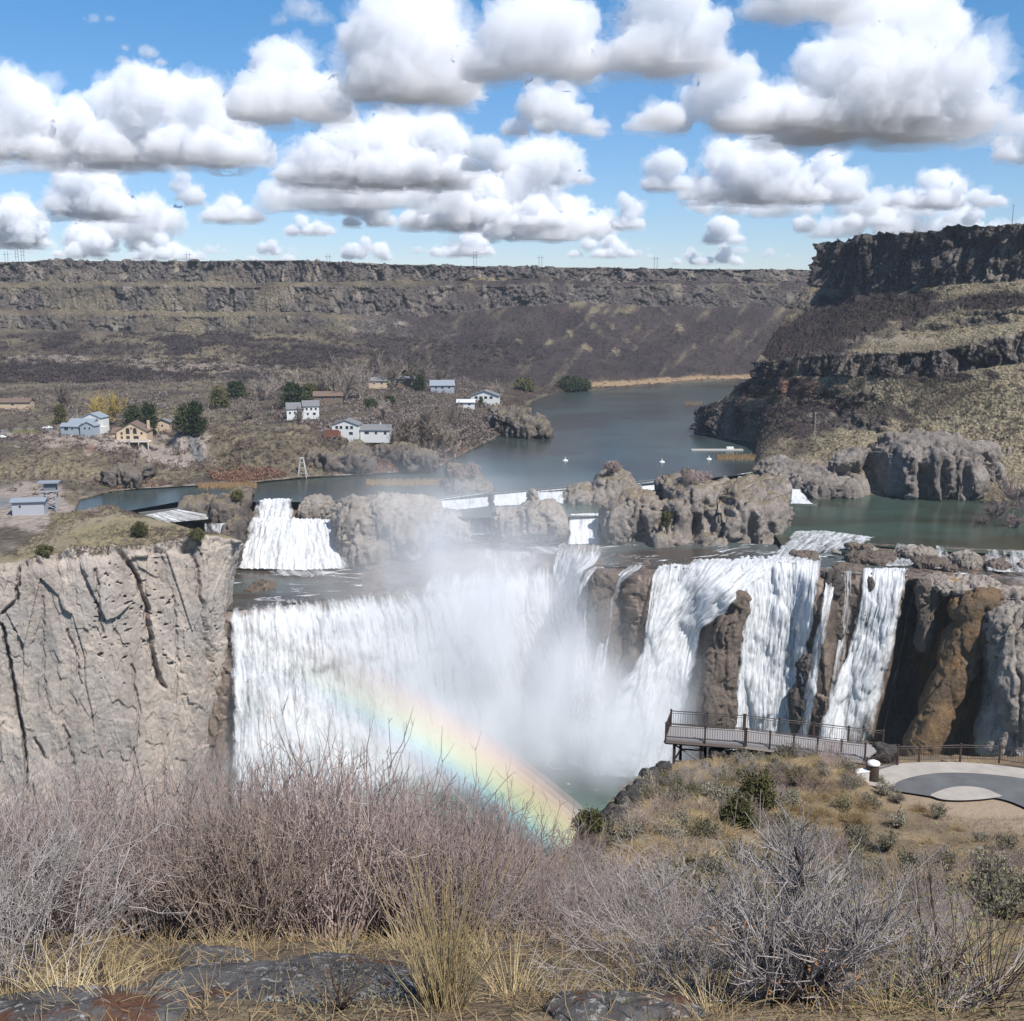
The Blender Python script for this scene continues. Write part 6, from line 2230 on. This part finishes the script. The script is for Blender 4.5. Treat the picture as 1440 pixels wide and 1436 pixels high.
def simple(px, py, rz, label, w, d, h, rh, wall, roof, front=False, wins=(), sink=.6):
    r, s = house(px, py, rz, label, sink)
    gable_block(r, (0, 0, 0), w, d, h, rh, wall, roof, front=front, over=.8)
    windows(r, -d / 2, wins)
    return r


simple(622, 550, .1, 'house with a wide hipped slate blue roof among the bare trees', 19, 13, 4.2, 3.6, M_BLUE, M_ROOFB, wins=[(-5, 2.4, 2, 1.4), (0, 2.4, 2.4, 1.6), (5.5, 2.4, 2, 1.4)])
simple(682, 567, -.1, 'wide white gabled house nearest the point of land', 20, 13, 4.4, 3.6, M_WHITE, M_ROOFG, True, [(-6, 3.2, 2.2, 1.8), (-2.6, 3.2, 2.2, 1.8), (1, 3.2, 2.2, 1.8), (5, 3.2, 2.2, 1.8)])
simple(655, 575, 0, 'little white shed below the white gabled house', 12, 7, 3.4, 1.6, M_WHITE, paint('pale_metal_roof', (.5, .5, .5)), wins=[(-3, 1.9, 1.6, 1.2), (2.5, 1.9, 1.6, 1.2)])
simple(572, 543, .15, 'dark flat roofed house half hidden by evergreens', 26, 12, 5.2, 1.6, M_BROWNW, M_ROOFG, wins=[(-8, 2.6, 3, 1.6), (-2, 2.6, 3, 1.6), (6, 2.6, 3, 1.6)])
simple(533, 545, .1, 'pale house with a grey roof left of the dark flat roofed one', 15, 10, 4.4, 2.4, M_TAN, M_ROOFG, wins=[(-3, 2.4, 1.6, 1.4), (3, 2.4, 1.6, 1.4)])
simple(462, 566, .15, 'brown roofed house behind the big bare trees', 20, 10, 4., 2.6, M_BROWNW, M_ROOFR, wins=[(-4, 2.2, 2, 1.3), (4, 2.2, 2, 1.3)])
simple(14, 574, .05, 'long low brown building at the left picture edge', 30, 10, 3.6, 2., M_TAN, M_ROOFR, wins=[(-6, 2, 2, 1.2), (4, 2, 2, 1.2)])
simple(230, 606, .1, 'small tan outbuilding between the tan house and the big evergreens', 8, 6, 4.2, 1.8, M_TAN, M_ROOFG, True, [(0, 2.2, 1.2, 1.3)])
simple(44, 720, .2, 'grey metal shed beside the steel tower at the boat landing', 12, 7, 3.8, .8, paint('grey_metal', (.36, .37, .40)), M_ROOFB, wins=[(-3, 2, 1, 1)])


def steel_tower():
    p = at(72, 716)
    r = empty('intake_tower', p, .2, 'grey steel tower with a flat roofed cabin on lattice legs at the boat landing', 'tower')
    M = paint('galvanised_steel', (.30, .31, .33))
    for x in (-2.6, 2.6):
        for y in (-2, 2):
            m = MB(); m.box((x, y, 4), (.4, .4, 8.6)); m.build('leg', M, r)
    for z in (1., 3.6, 6.2):
        for y in (-2, 2):
            m = MB(); m.tube([(-2.6, y, z), (2.6, y, z + 2)], .14, 4); m.build('brace', M, r)
            m = MB(); m.tube([(2.6, y, z), (-2.6, y, z + 2)], .14, 4); m.build('brace', M, r)
    m = MB(); m.box((0, 0, 8.3), (7.2, 5.4, .4)); m.build('platform', M, r)
    m = MB(); m.box((.5, 0, 10), (4.6, 3.6, 3)); m.build('cabin', paint('dark_grey_steel', (.16, .17, .18)), r)
    m = MB(); m.box((0, 0, 11.8), (8.2, 6, .5)); m.build('roof', M_ROOFB, r)


steel_tower()


def lattice(px, py, label):
    p = at(px, py)
    r = empty('signal_tower', p, 0, label, 'tower')
    M = paint('weathered_white_timber', (.42, .41, .39))
    for sx, sy in ((-1, -1), (1, -1), (1, 1), (-1, 1)):
        m = MB(); m.tube([(sx * 2.2, sy * 1.6, -1), (sx * .7, sy * .5, 8.5)], .28, 4); m.build('leg', M, r)
    for z in (1.5, 4.2, 6.8):
        w_ = 2.2 - 1.5 * z / 8.5
        m = MB(); m.box((0, -w_ * .73, z), (2 * w_, .2, .3)); m.build('brace', M, r)
    m = MB(); m.box((0, 0, 8.8), (2, 1.6, .7)); m.build('cap', M, r)


lattice(426, 668, 'small white wooden tower on the left shore of the river')
lattice(645, 664, 'pale slender marker tower on the misty rock island')


def pole(px, py, h, label, name='utility_pole', arm=1.6, loc=None):
    p = at(px, py) if loc is None else loc
    r = empty(name, p, 0, label, 'utility pole')
    m = MB(); m.tube([(0, 0, -1), (0, 0, h)], [.26, .2], 6); m.build('post', M_POLE, r)
    m = MB(); m.box((0, 0, h - .7), (arm, .2, .25)); m.build('crossarm', M_POLE, r)


M_POLE = paint('weathered_pole', (.30, .27, .24))
pole(1145, 612, 13, 'weathered utility pole on the right slope left of the dome rock')
pole(1339, 612, 10, 'weathered utility pole standing behind the dome rock')
pole(110, 602, 12, 'utility pole near the blue grey house')


def pylon(px, h, label, Y=1700, kind=0):
    p = XZ(px, Y, 136)
    r = empty('power_pylon', p, 0, label, 'pylon')
    M = M_PYL
    xs = (-2.2, 2.2)
    for x in xs:
        m = MB(); m.tube([(x, 0, -4), (x * (.8 if kind else 1), 0, h)], .3, 4); m.build('leg', M, r)
    for z in ((h * .8,) if not kind else (h * .6, h * .78, h * .95)):
        m = MB(); m.box((0, 0, z), (11 if not kind else 8, .35, .45)); m.build('crossarm', M, r)


M_PYL = paint('dark_pylon_steel', (.13, .13, .14))
for px, h, k, lab in ((33, 30, 1, 'tall double pylon on the rim at far left'), (25, 26, 1, 'second pylon close beside the tall one at far left'), (10, 24, 0, 'thin pylon nearest the left picture edge on the rim'), (265, 24, 0, 'pylon on the rim above the evergreens at left'), (462, 20, 0, 'pylon on the rim left of centre'), (668, 24, 1, 'slim pylon on the rim near the centre'), (760, 18, 0, 'wide low pylon on the rim right of centre'), (922, 16, 0, 'small pylon on the rim toward the right')):
    pylon(px, h, lab, 1750, k)
pole(0, 0, 13, 'single pole on top of the right hand mesa', loc=XZ(1423, 690, 131))

# ------------------------------------------------------------------ vehicles
def car(px, py, rz, color, label, pickup=False):
    p = at(px, py)
    r = empty('pickup_truck' if pickup else 'parked_car', p, rz, label, 'pickup' if pickup else 'car')
    mat = paint('car_paint', color, .35)
    m = MB()
    L = 5.4 if pickup else 4.5
    prof = [(-L / 2, .45), (L / 2, .45), (L / 2, .95), (L / 2 - 1.2, 1.08), (-L / 2, 1.08)]
    m.prism([(x, -.92, z) for x, z in prof], (0, 1.84, 0), (0, 0, 0))
    m.build('body', mat, r)
    x0, x1 = (-.5, 1.3) if pickup else (-1.7, 1.1)
    m = MB(); m.prism([(x0, -.8, 1.08), (x1, -.8, 1.08), (x1 - .6, -.8, 1.72), (x0 + .25, -.8, 1.72)], (0, 1.6, 0), (0, 0, 0)); m.build('cabin', mat, r)
    for s in (-1, 1):
        m = MB(); m.box((x0 + .65, s * .81, 1.4), (.9, .03, .4)); m.build('window', M_PANE, r)
        for x in (-L / 2 + .95, L / 2 - .95):
            m = MB(); m.tube([(x, s * .72, .38), (x, s * .97, .38)], .38, 12); m.build('wheel', M_TYRE, r)


M_TYRE = paint('tyre_rubber', (.03, .03, .03))
car(67, 602, .1, (.75, .75, .74), 'white pickup parked on the drive left of the blue grey house', True)
car(3, 615, .0, (.75, .75, .74), 'white car cut off by the left picture edge')
car(208, 631, .2, (.04, .045, .06), 'dark car parked beside the tan house deck')
car(283, 605, .3, (.10, .16, .28), 'dark blue car parked right of the big evergreens')

# ------------------------------------------------------------------ river furniture
def buoy(px, py, label):
    r = empty('buoy', PZ(px, py, 0), 0, label, 'buoy')
    V, Fc = ico(2)
    mesh_np('float', V * np.array([1.6, 1.6, .8]), Fc, M_TRIM, r)
    m = MB(); m.tube([(0, 0, .4), (0, 0, 2.)], .25, 8); m.build('marker', M_TRIM, r)


for px, py, lab in ((795, 648, 'white buoy on the river, leftmost'), (857, 653, 'white buoy on the river behind the cone hill'), (931, 650, 'white buoy on the river, rightmost'), (1152 - 155, 646, 'small white buoy near the floating dock')):
    buoy(px, py, lab)
a, b = PZ(980, 636, 0), PZ(1036, 631, 0)
r = empty('floating_dock', (a + b) / 2, 0, 'pale floating dock by the right bank of the river', 'dock')
m = MB(); m.box((0, 0, .35), (np.linalg.norm(b - a), 3.5, .7)); m.build('deck', paint('grey_planks', (.42, .40, .37)), r)
m = MB(); m.box((8, 2, 1.2), (4, 2, 1.3)); m.build('bench_box', M_TRIM, r)
for k, (q0, q1, lab) in enumerate((((196, 722.5), (258, 715.2), 'dark low concrete weir wall above the left weir spill'), ((690, 695.5), (800, 685.6), 'dark low weir wall along the top of the centre weir'), ((886, 679.6), (952, 672.6), 'dark low weir wall right of the cone hill'), ((598, 704.6), (690, 690.6), 'dark low weir wall in the mist left of centre'))):
    a, b = PZ(*q0, 0), PZ(*q1, 0)
    r = empty('weir', (a + b) / 2, math.atan2(b[1] - a[1], b[0] - a[0]), lab, 'weir')
    L = np.linalg.norm(b - a)
    m = MB(); m.box((0, 0, -2.2), (L, 1.2, 4.9)); m.build('wall', paint('wet_concrete', (.10, .098, .095)), r)
    m = MB()
    m.box((0, 1.2, .1), (L, .6, .5)); m.build('cap', paint('wet_concrete_cap', (.16, .155, .15)), r)
# ------------------------------------------------------------------ trees and brush of the middle distance
M_EVER = mat_twig('dark_evergreen_needles', (.022, .034, .016), (.070, .085, .036), .3)
M_OLIVE = mat_twig('olive_leaves', (.060, .060, .026), (.15, .14, .06), .4)
M_YELLOW = mat_twig('yellow_willow_twigs', (.24, .17, .05), (.46, .35, .12), .2)
M_TANT = mat_twig('tan_bare_twigs', (.19, .155, .13), (.36, .30, .25), .5)
M_TRUNK = mat_twig('pale_bark', (.20, .165, .14), (.36, .31, .27), .3)


def evergreen(px, py, hpx, wpx, label, seed, cone=.6, mat=None, loc=None, group=None, cat='evergreen tree'):
    p = at(px, py) if loc is None else loc
    s = mpp(p[1])
    h, w = hpx * s, wpx * s
    rs = np.random.RandomState(seed)
    root = empty('evergreen_tree', p, 0, label, cat, group)
    m = MB(); m.tube([(0, 0, -1), (0, 0, h * .9)], [h * .03, h * .008], 6); m.build('trunk', M_BARK, root)
    lf = MB()
    n = 46
    for k in range(n):
        z = rs.uniform(.08, .96)
        rad = w / 2 * ((1 - z) * cone + (1 - cone) * math.sqrt(max(0, 1 - (2 * z - .9) ** 2 / 1.3)))
        a = rs.uniform(0, 6.28)
        c = np.array([math.cos(a) * rad * .75, math.sin(a) * rad * .75, z * h])
        q = c + rs.normal(size=(70, 3)) * np.array([.16 * w, .16 * w, .055 * h]) * (1.1 - .5 * z)
        q[:, 2] = np.clip(q[:, 2], .2, h)
        leaves(lf, q, .075 * w * .7 + .1, rs, 1.8, .1)
    lf.build('crown', mat or M_EVER, root)
    return root


def bare_tree(px, py, hpx, wpx, label, seed, mat=None, n0=9, dens=16, loc=None, narrow=False, name='bare_tree', group=None, cat='bare tree'):
    p = at(px, py) if loc is None else loc
    s = mpp(p[1])
    h, w = hpx * s, wpx * s
    rs = np.random.RandomState(seed)
    root = empty(name, p, 0, label, cat, group)
    tr, cr = MB(), MB()
    a = rs.uniform(0, 6.28, n0)
    k = w / h * (.5 if narrow else .75)
    D = np.stack([np.cos(a) * k, np.sin(a) * k, 1 + 0 * a], 1)
    p1 = tubes(tr, np.zeros((n0, 3)) - np.array([0, 0, .5]), D, h * rs.uniform(.55, .95, n0), np.full(n0, h * .012), rs, 6, 1, .1, .1)
    tr.build('trunk', M_TRUNK, root)
    q, d = sprout(p1, rs, dens, .25)
    p2 = tubes(cr, q, d, h * rs.uniform(.12, .32, len(q)), np.full(len(q), h * .0075 + .04), rs, 4, 1, .25, .15)
    q, d = sprout(p2, rs, 6, .2)
    tubes(cr, q, d, h * rs.uniform(.05, .14, len(q)), np.full(len(q), h * .004 + .035), rs, 2, 1, .2, .15)
    cr.build('crown', mat or M_TANT, root)
    return root


for k, a in enumerate([
        (258, 612, 46, 24, 'tall dark evergreen, left one of the big pair by the road', .35), (276, 612, 48, 26, 'tall dark evergreen, right one of the big pair by the road', .35),
        (187, 606, 36, 26, 'dark evergreen behind the left end of the tan house', .3), (210, 612, 46, 24, 'dark evergreen behind the chimney of the tan house', .5),
        (86, 594, 26, 16, 'evergreen at the left end of the blue grey house', .4), (411, 574, 36, 32, 'broad dark evergreen behind the white house', .5), (432, 578, 24, 18, 'smaller evergreen right of the broad one behind the white house', .4),
        (310, 574, 32, 24, 'dark green tree on the hill right of the road', .2), (332, 560, 24, 26, 'dark green tree higher up the hill right of the road', .2),
        (573, 536, 22, 30, 'evergreen clump over the dark flat roofed house', .3), (590, 549, 22, 16, 'evergreen right of the dark flat roofed house', .4),
        (521, 574, 14, 16, 'round evergreen bush below the pale house', .2), (548, 568, 13, 14, 'small evergreen bush below the dark house', .2), (676, 572, 14, 7, 'narrow evergreen in front of the wide white house', .6),
        (437, 560, 20, 26, 'dull evergreen beyond the white house', .3), (463, 565, 18, 18, 'dark bush in front of the brown roofed house', .2),
        (737, 548, 16, 24, 'olive bush at the foot of the talus by the river', .1), (803, 548, 18, 30, 'dark green bush on the far reed shore', .1), (818, 547, 14, 22, 'second dark green bush on the far reed shore', .1)]):
    evergreen(*a[:5], 500 + k, a[5], M_OLIVE if k in (7, 14, 16, 4) else None)
bare_tree(148, 598, 52, 46, 'yellow twigged willow behind the blue grey house', 601, M_YELLOW, 12, 22)
for k, a in enumerate([(482, 566, 66, 50, 'large spreading bare tree above the brown roofed house'), (508, 560, 52, 42, 'bare tree right of the large spreading one'), (548, 546, 52, 40, 'tall pale bare tree behind the pale house'), (588, 545, 50, 46, 'bare tree behind the dark house'), (620, 540, 34, 36, 'bare tree behind the slate roofed house'),
                       (455, 560, 46, 36, 'bare tree left of the large spreading one'), (405, 555, 40, 40, 'bare tree above the broad dark evergreen'), (370, 562, 40, 50, 'bare brushy tree on the hill left of the white house'), (345, 590, 34, 40, 'low bare tree on the hill right of the road'),
                       (640, 600, 36, 40, 'misty bare tree below the little white shed'), (540, 590, 30, 40, 'bare tree right of the white house wing'), (700, 560, 26, 30, 'bare tree right of the wide white house')]):
    bare_tree(*a, 610 + k)
for k, (px, py, h) in enumerate([(572, 640, 62), (583, 642, 70), (594, 645, 74), (604, 645, 68), (614, 643, 60), (626, 645, 50), (88, 580, 44), (95, 580, 38), (420, 600, 30), (555, 640, 44), (640, 648, 46)]):
    bare_tree(px, py, h, 12, 'slender bare poplar in the settlement', 640 + k, None, 5, 26, narrow=True, name='poplar', group='slender bare poplars', cat='poplar')

# junipers on the pale cliff and the islands
SN2 = Snap([np.array([v.co[:] for v in bpy.data.objects['pale_cliff'].data.vertices]) + np.array(bpy.data.objects['pale_cliff'].location)])
for k, (px, py, h, w, lab) in enumerate([(64, 782, 15, 26, 'round juniper at the left on the cliff edge'), (197, 754, 20, 26, 'juniper on the cliff edge near its right end'), (277, 760, 14, 22, 'small juniper at the corner of the cliff top'), (130, 722, 6, 14, 'purple brown shrub on top of the grass hill')]):
    p = SN2.at(px, py, 100, 480)
    s_ = mpp(p[1])
    juniper(0, 0, h * s_, w * s_, lab, seed=20 + k, loc=p, n=30, leaf=.26, mat=M_WILLOW if k == 3 else M_OLIVE)
for k, (px, py, Y, h, w, lab) in enumerate([(309, 724, 458, 20, 20, 'olive juniper on the dark island, left one'), (334, 706, 458, 18, 18, 'olive juniper on the dark island, right one'), (936, 742, 436, 24, 16, 'bush growing in a cleft of the huge rock island'), (862, 660, 500, 9, 30, 'reddish brush crowning the cone shaped hill'), (975, 676, 458, 10, 60, 'purple brush along the top of the huge rock island'), (965, 672, 462, 12, 16, 'green bush on top of the huge rock island'), (655, 668, 508, 16, 44, 'misty brush on the rock island left of the weir')]):
    s_ = mpp(Y)
    juniper(0, 0, h * s_, w * s_, lab, seed=30 + k, loc=P(px, py, Y), n=24, leaf=.24, mat=M_WILLOW if k in (3, 4, 6) else M_OLIVE)

# bare brush at the edge of the right pool
for k, (px, py, h, w) in enumerate([(1400, 728, 30, 50), (1432, 712, 44, 60), (1425, 742, 26, 60), (1455, 735, 40, 60), (1380, 736, 16, 40), (1470, 700, 50, 60)]):
    bare_tree(px, py, h, w, 'pinkish brown leafless thicket beside the right pool', 670 + k, M_WILLOW, 16, 20, loc=PZ(px, py, -6.6), name='riverside_shrub', group='leafless thickets beside the right pool', cat='shrub')


def scatter(name, grids, n, boxes, size, mat, seed, quads=34, flat=.7, Ymax=1400, ok=None, mound=False):
    """uncountable low brush as one object of many leaf clumps"""
    rs = np.random.RandomState(seed)
    V = np.concatenate([g.reshape(-1, 3) for g in grids])
    px, py = proj(V)
    m = np.zeros(len(V))
    for b in boxes:
        cx, cy, rx, ry, wt = b
        m = np.maximum(m, wt * (((px - cx) / rx) ** 2 + ((py - cy) / ry) ** 2 < 1))
    nn = perlin(np.stack([V[:, 0] / 28, V[:, 1] / 28, 0 * px + seed], 1))
    m *= np.clip(.5 + nn * 1.4, 0, 1.5) * (V[:, 2] > .8) * (V[:, 1] < Ymax)
    m *= V[:, 1] ** 1.2                                   # sheet vertices are denser close by
    i = rs.choice(len(V), n, p=m / m.sum())
    C = V[i]
    r = size * rs.uniform(.45, 1.35, n)
    mb = MB()
    q = rs.normal(size=(n, quads, 3)) * np.array([.5, .5, .32]) * r[:, None, None] + C[:, None] + (np.array([0, 0, .3]) * r[:, None])[:, None]
    leaves(mb, q.reshape(-1, 3), .26 * size, rs, 1.5, .2)
    o = mb.build(name, mat, None, smooth=False)
    tag(o, kind='stuff')
    return o


M_SCRUBP = mat_twig('purple_brown_scrub', (.065, .046, .044), (.19, .14, .125), 0)
M_SCRUBO = mat_twig('olive_grey_scrub', (.075, .066, .044), (.20, .172, .115), 0)
M_DARKB = mat_twig('dark_purple_brush', (.032, .024, .026), (.10, .076, .074), 0)
M_PALEB = mat_twig('pale_bare_scrub', (.12, .098, .088), (.27, .225, .20), 0)
M_REDW = mat_twig('red_willow_scrub', (.16, .085, .06), (.30, .175, .12), 0)
M_RUB = mat_twig('talus_rubble', (.024, .020, .021), (.10, .083, .080), 0)
scatter('brush', [NORTH], 5200, [(300, 590, 560, 110, 1.), (200, 520, 420, 24, .8), (60, 660, 160, 40, 1.4), (640, 600, 120, 60, 1.6), (450, 640, 140, 36, 1.2)], 2.0, M_SCRUBP, 81)
scatter('sagebrush_cover', [NORTH], 3600, [(300, 590, 560, 110, 1.), (60, 660, 170, 40, 1.6), (340, 630, 120, 36, 2), (200, 480, 420, 30, .8)], 1.5, M_SCRUBO, 82)
scatter('pale_bare_brush', [NORTH], 1500, [(560, 570, 150, 50, 1.5), (330, 560, 160, 40, .8), (640, 620, 100, 40, 1.2), (150, 570, 160, 30, .6), (470, 560, 120, 40, 1.)], 3.0, M_PALEB, 88, 40)
CLIFFV = np.array([v.co[:] for v in bpy.data.objects['pale_cliff'].data.vertices]) + np.array(bpy.data.objects['pale_cliff'].location)
scatter('hilltop_grass', [CLIFFV], 1500, [(130, 740, 260, 30, 1.), (60, 765, 120, 22, 1.)], .75, M_SCRUBO, 91, 22)
scatter('hilltop_brush', [CLIFFV], 260, [(150, 722, 60, 14, 1.), (240, 748, 70, 12, 1.), (130, 768, 160, 12, .6)], 1.0, M_SCRUBP, 92, 30)
scatter('dark_brush', [NORTH], 2600, [(300, 500, 480, 34, .5), (60, 526, 130, 14, 2.), (220, 528, 90, 10, 1.5), (430, 505, 90, 16, 1.5), (90, 486, 40, 12, 1.5), (250, 486, 50, 14, 1.5), (340, 482, 60, 10, 1.)], 3.2, M_DARKB, 89, 44)
scatter('red_willows', [NORTH], 420, [(345, 668, 56, 10, 1.), (205, 690, 40, 12, .3), (590, 640, 70, 20, .6), (540, 660, 30, 8, .4)], 2.0, M_REDW, 83)
scatter('talus_rubble', [NORTH], 2600, [(800, 490, 300, 60, 1.), (300, 500, 400, 40, .5)], 2.2, M_RUB, 84, 16)
scatter('hillside_brush', [MESA], 900, [(1250, 590, 240, 60, .6), (1120, 590, 90, 60, 1.6), (1350, 540, 120, 30, .8)], 1.7, M_SCRUBP, 85)
scatter('hillside_sagebrush', [MESA], 1300, [(1280, 590, 260, 60, 1.), (1330, 455, 160, 50, .7), (1300, 330, 180, 12, .8)], 1.3, M_SCRUBO, 86)
scatter('mesa_rubble', [MESA], 2600, [(1150, 480, 110, 50, 1.2), (1330, 420, 130, 26, 1.), (1140, 585, 120, 36, .7)], 1.5, M_RUB, 87, 16)


def reeds():
    rs = np.random.RandomState(9)
    for k, (px, py, w_, n_, lab) in enumerate([(335, 684, 26, 700, 'tan reeds standing in the river edge, larger patch'), (302, 684, 24, 500, 'tan reeds standing in the river edge left of the larger patch'), (575, 680, 60, 1200, 'pale reed bank in the misty shallows'), (1036, 644, 28, 700, 'orange tan reeds by the floating dock'), (975, 568, 12, 120, 'small tan reed patch off the right headland')]):
        mb = MB()
        px_ = px + rs.uniform(-1, 1, n_) * w_
        pts = np.array([PZ(a, py + b, .0) for a, b in zip(px_, rs.normal(size=n_) * 1.6)])
        L = rs.uniform(.7, 2.0, n_)
        tubes(mb, pts, rs.normal(size=(n_, 3)) * .15 + np.array([0, 0, 1]), L, np.full(n_, .22), rs, 2, 1, 0, .1)
        o = mb.build('reed_bed', M_REED, None, smooth=True)
        tag(o, lab, 'reeds', kind='stuff')


M_REED = mat_twig('dry_reeds', (.24, .155, .085), (.40, .28, .15), 0)
reeds()
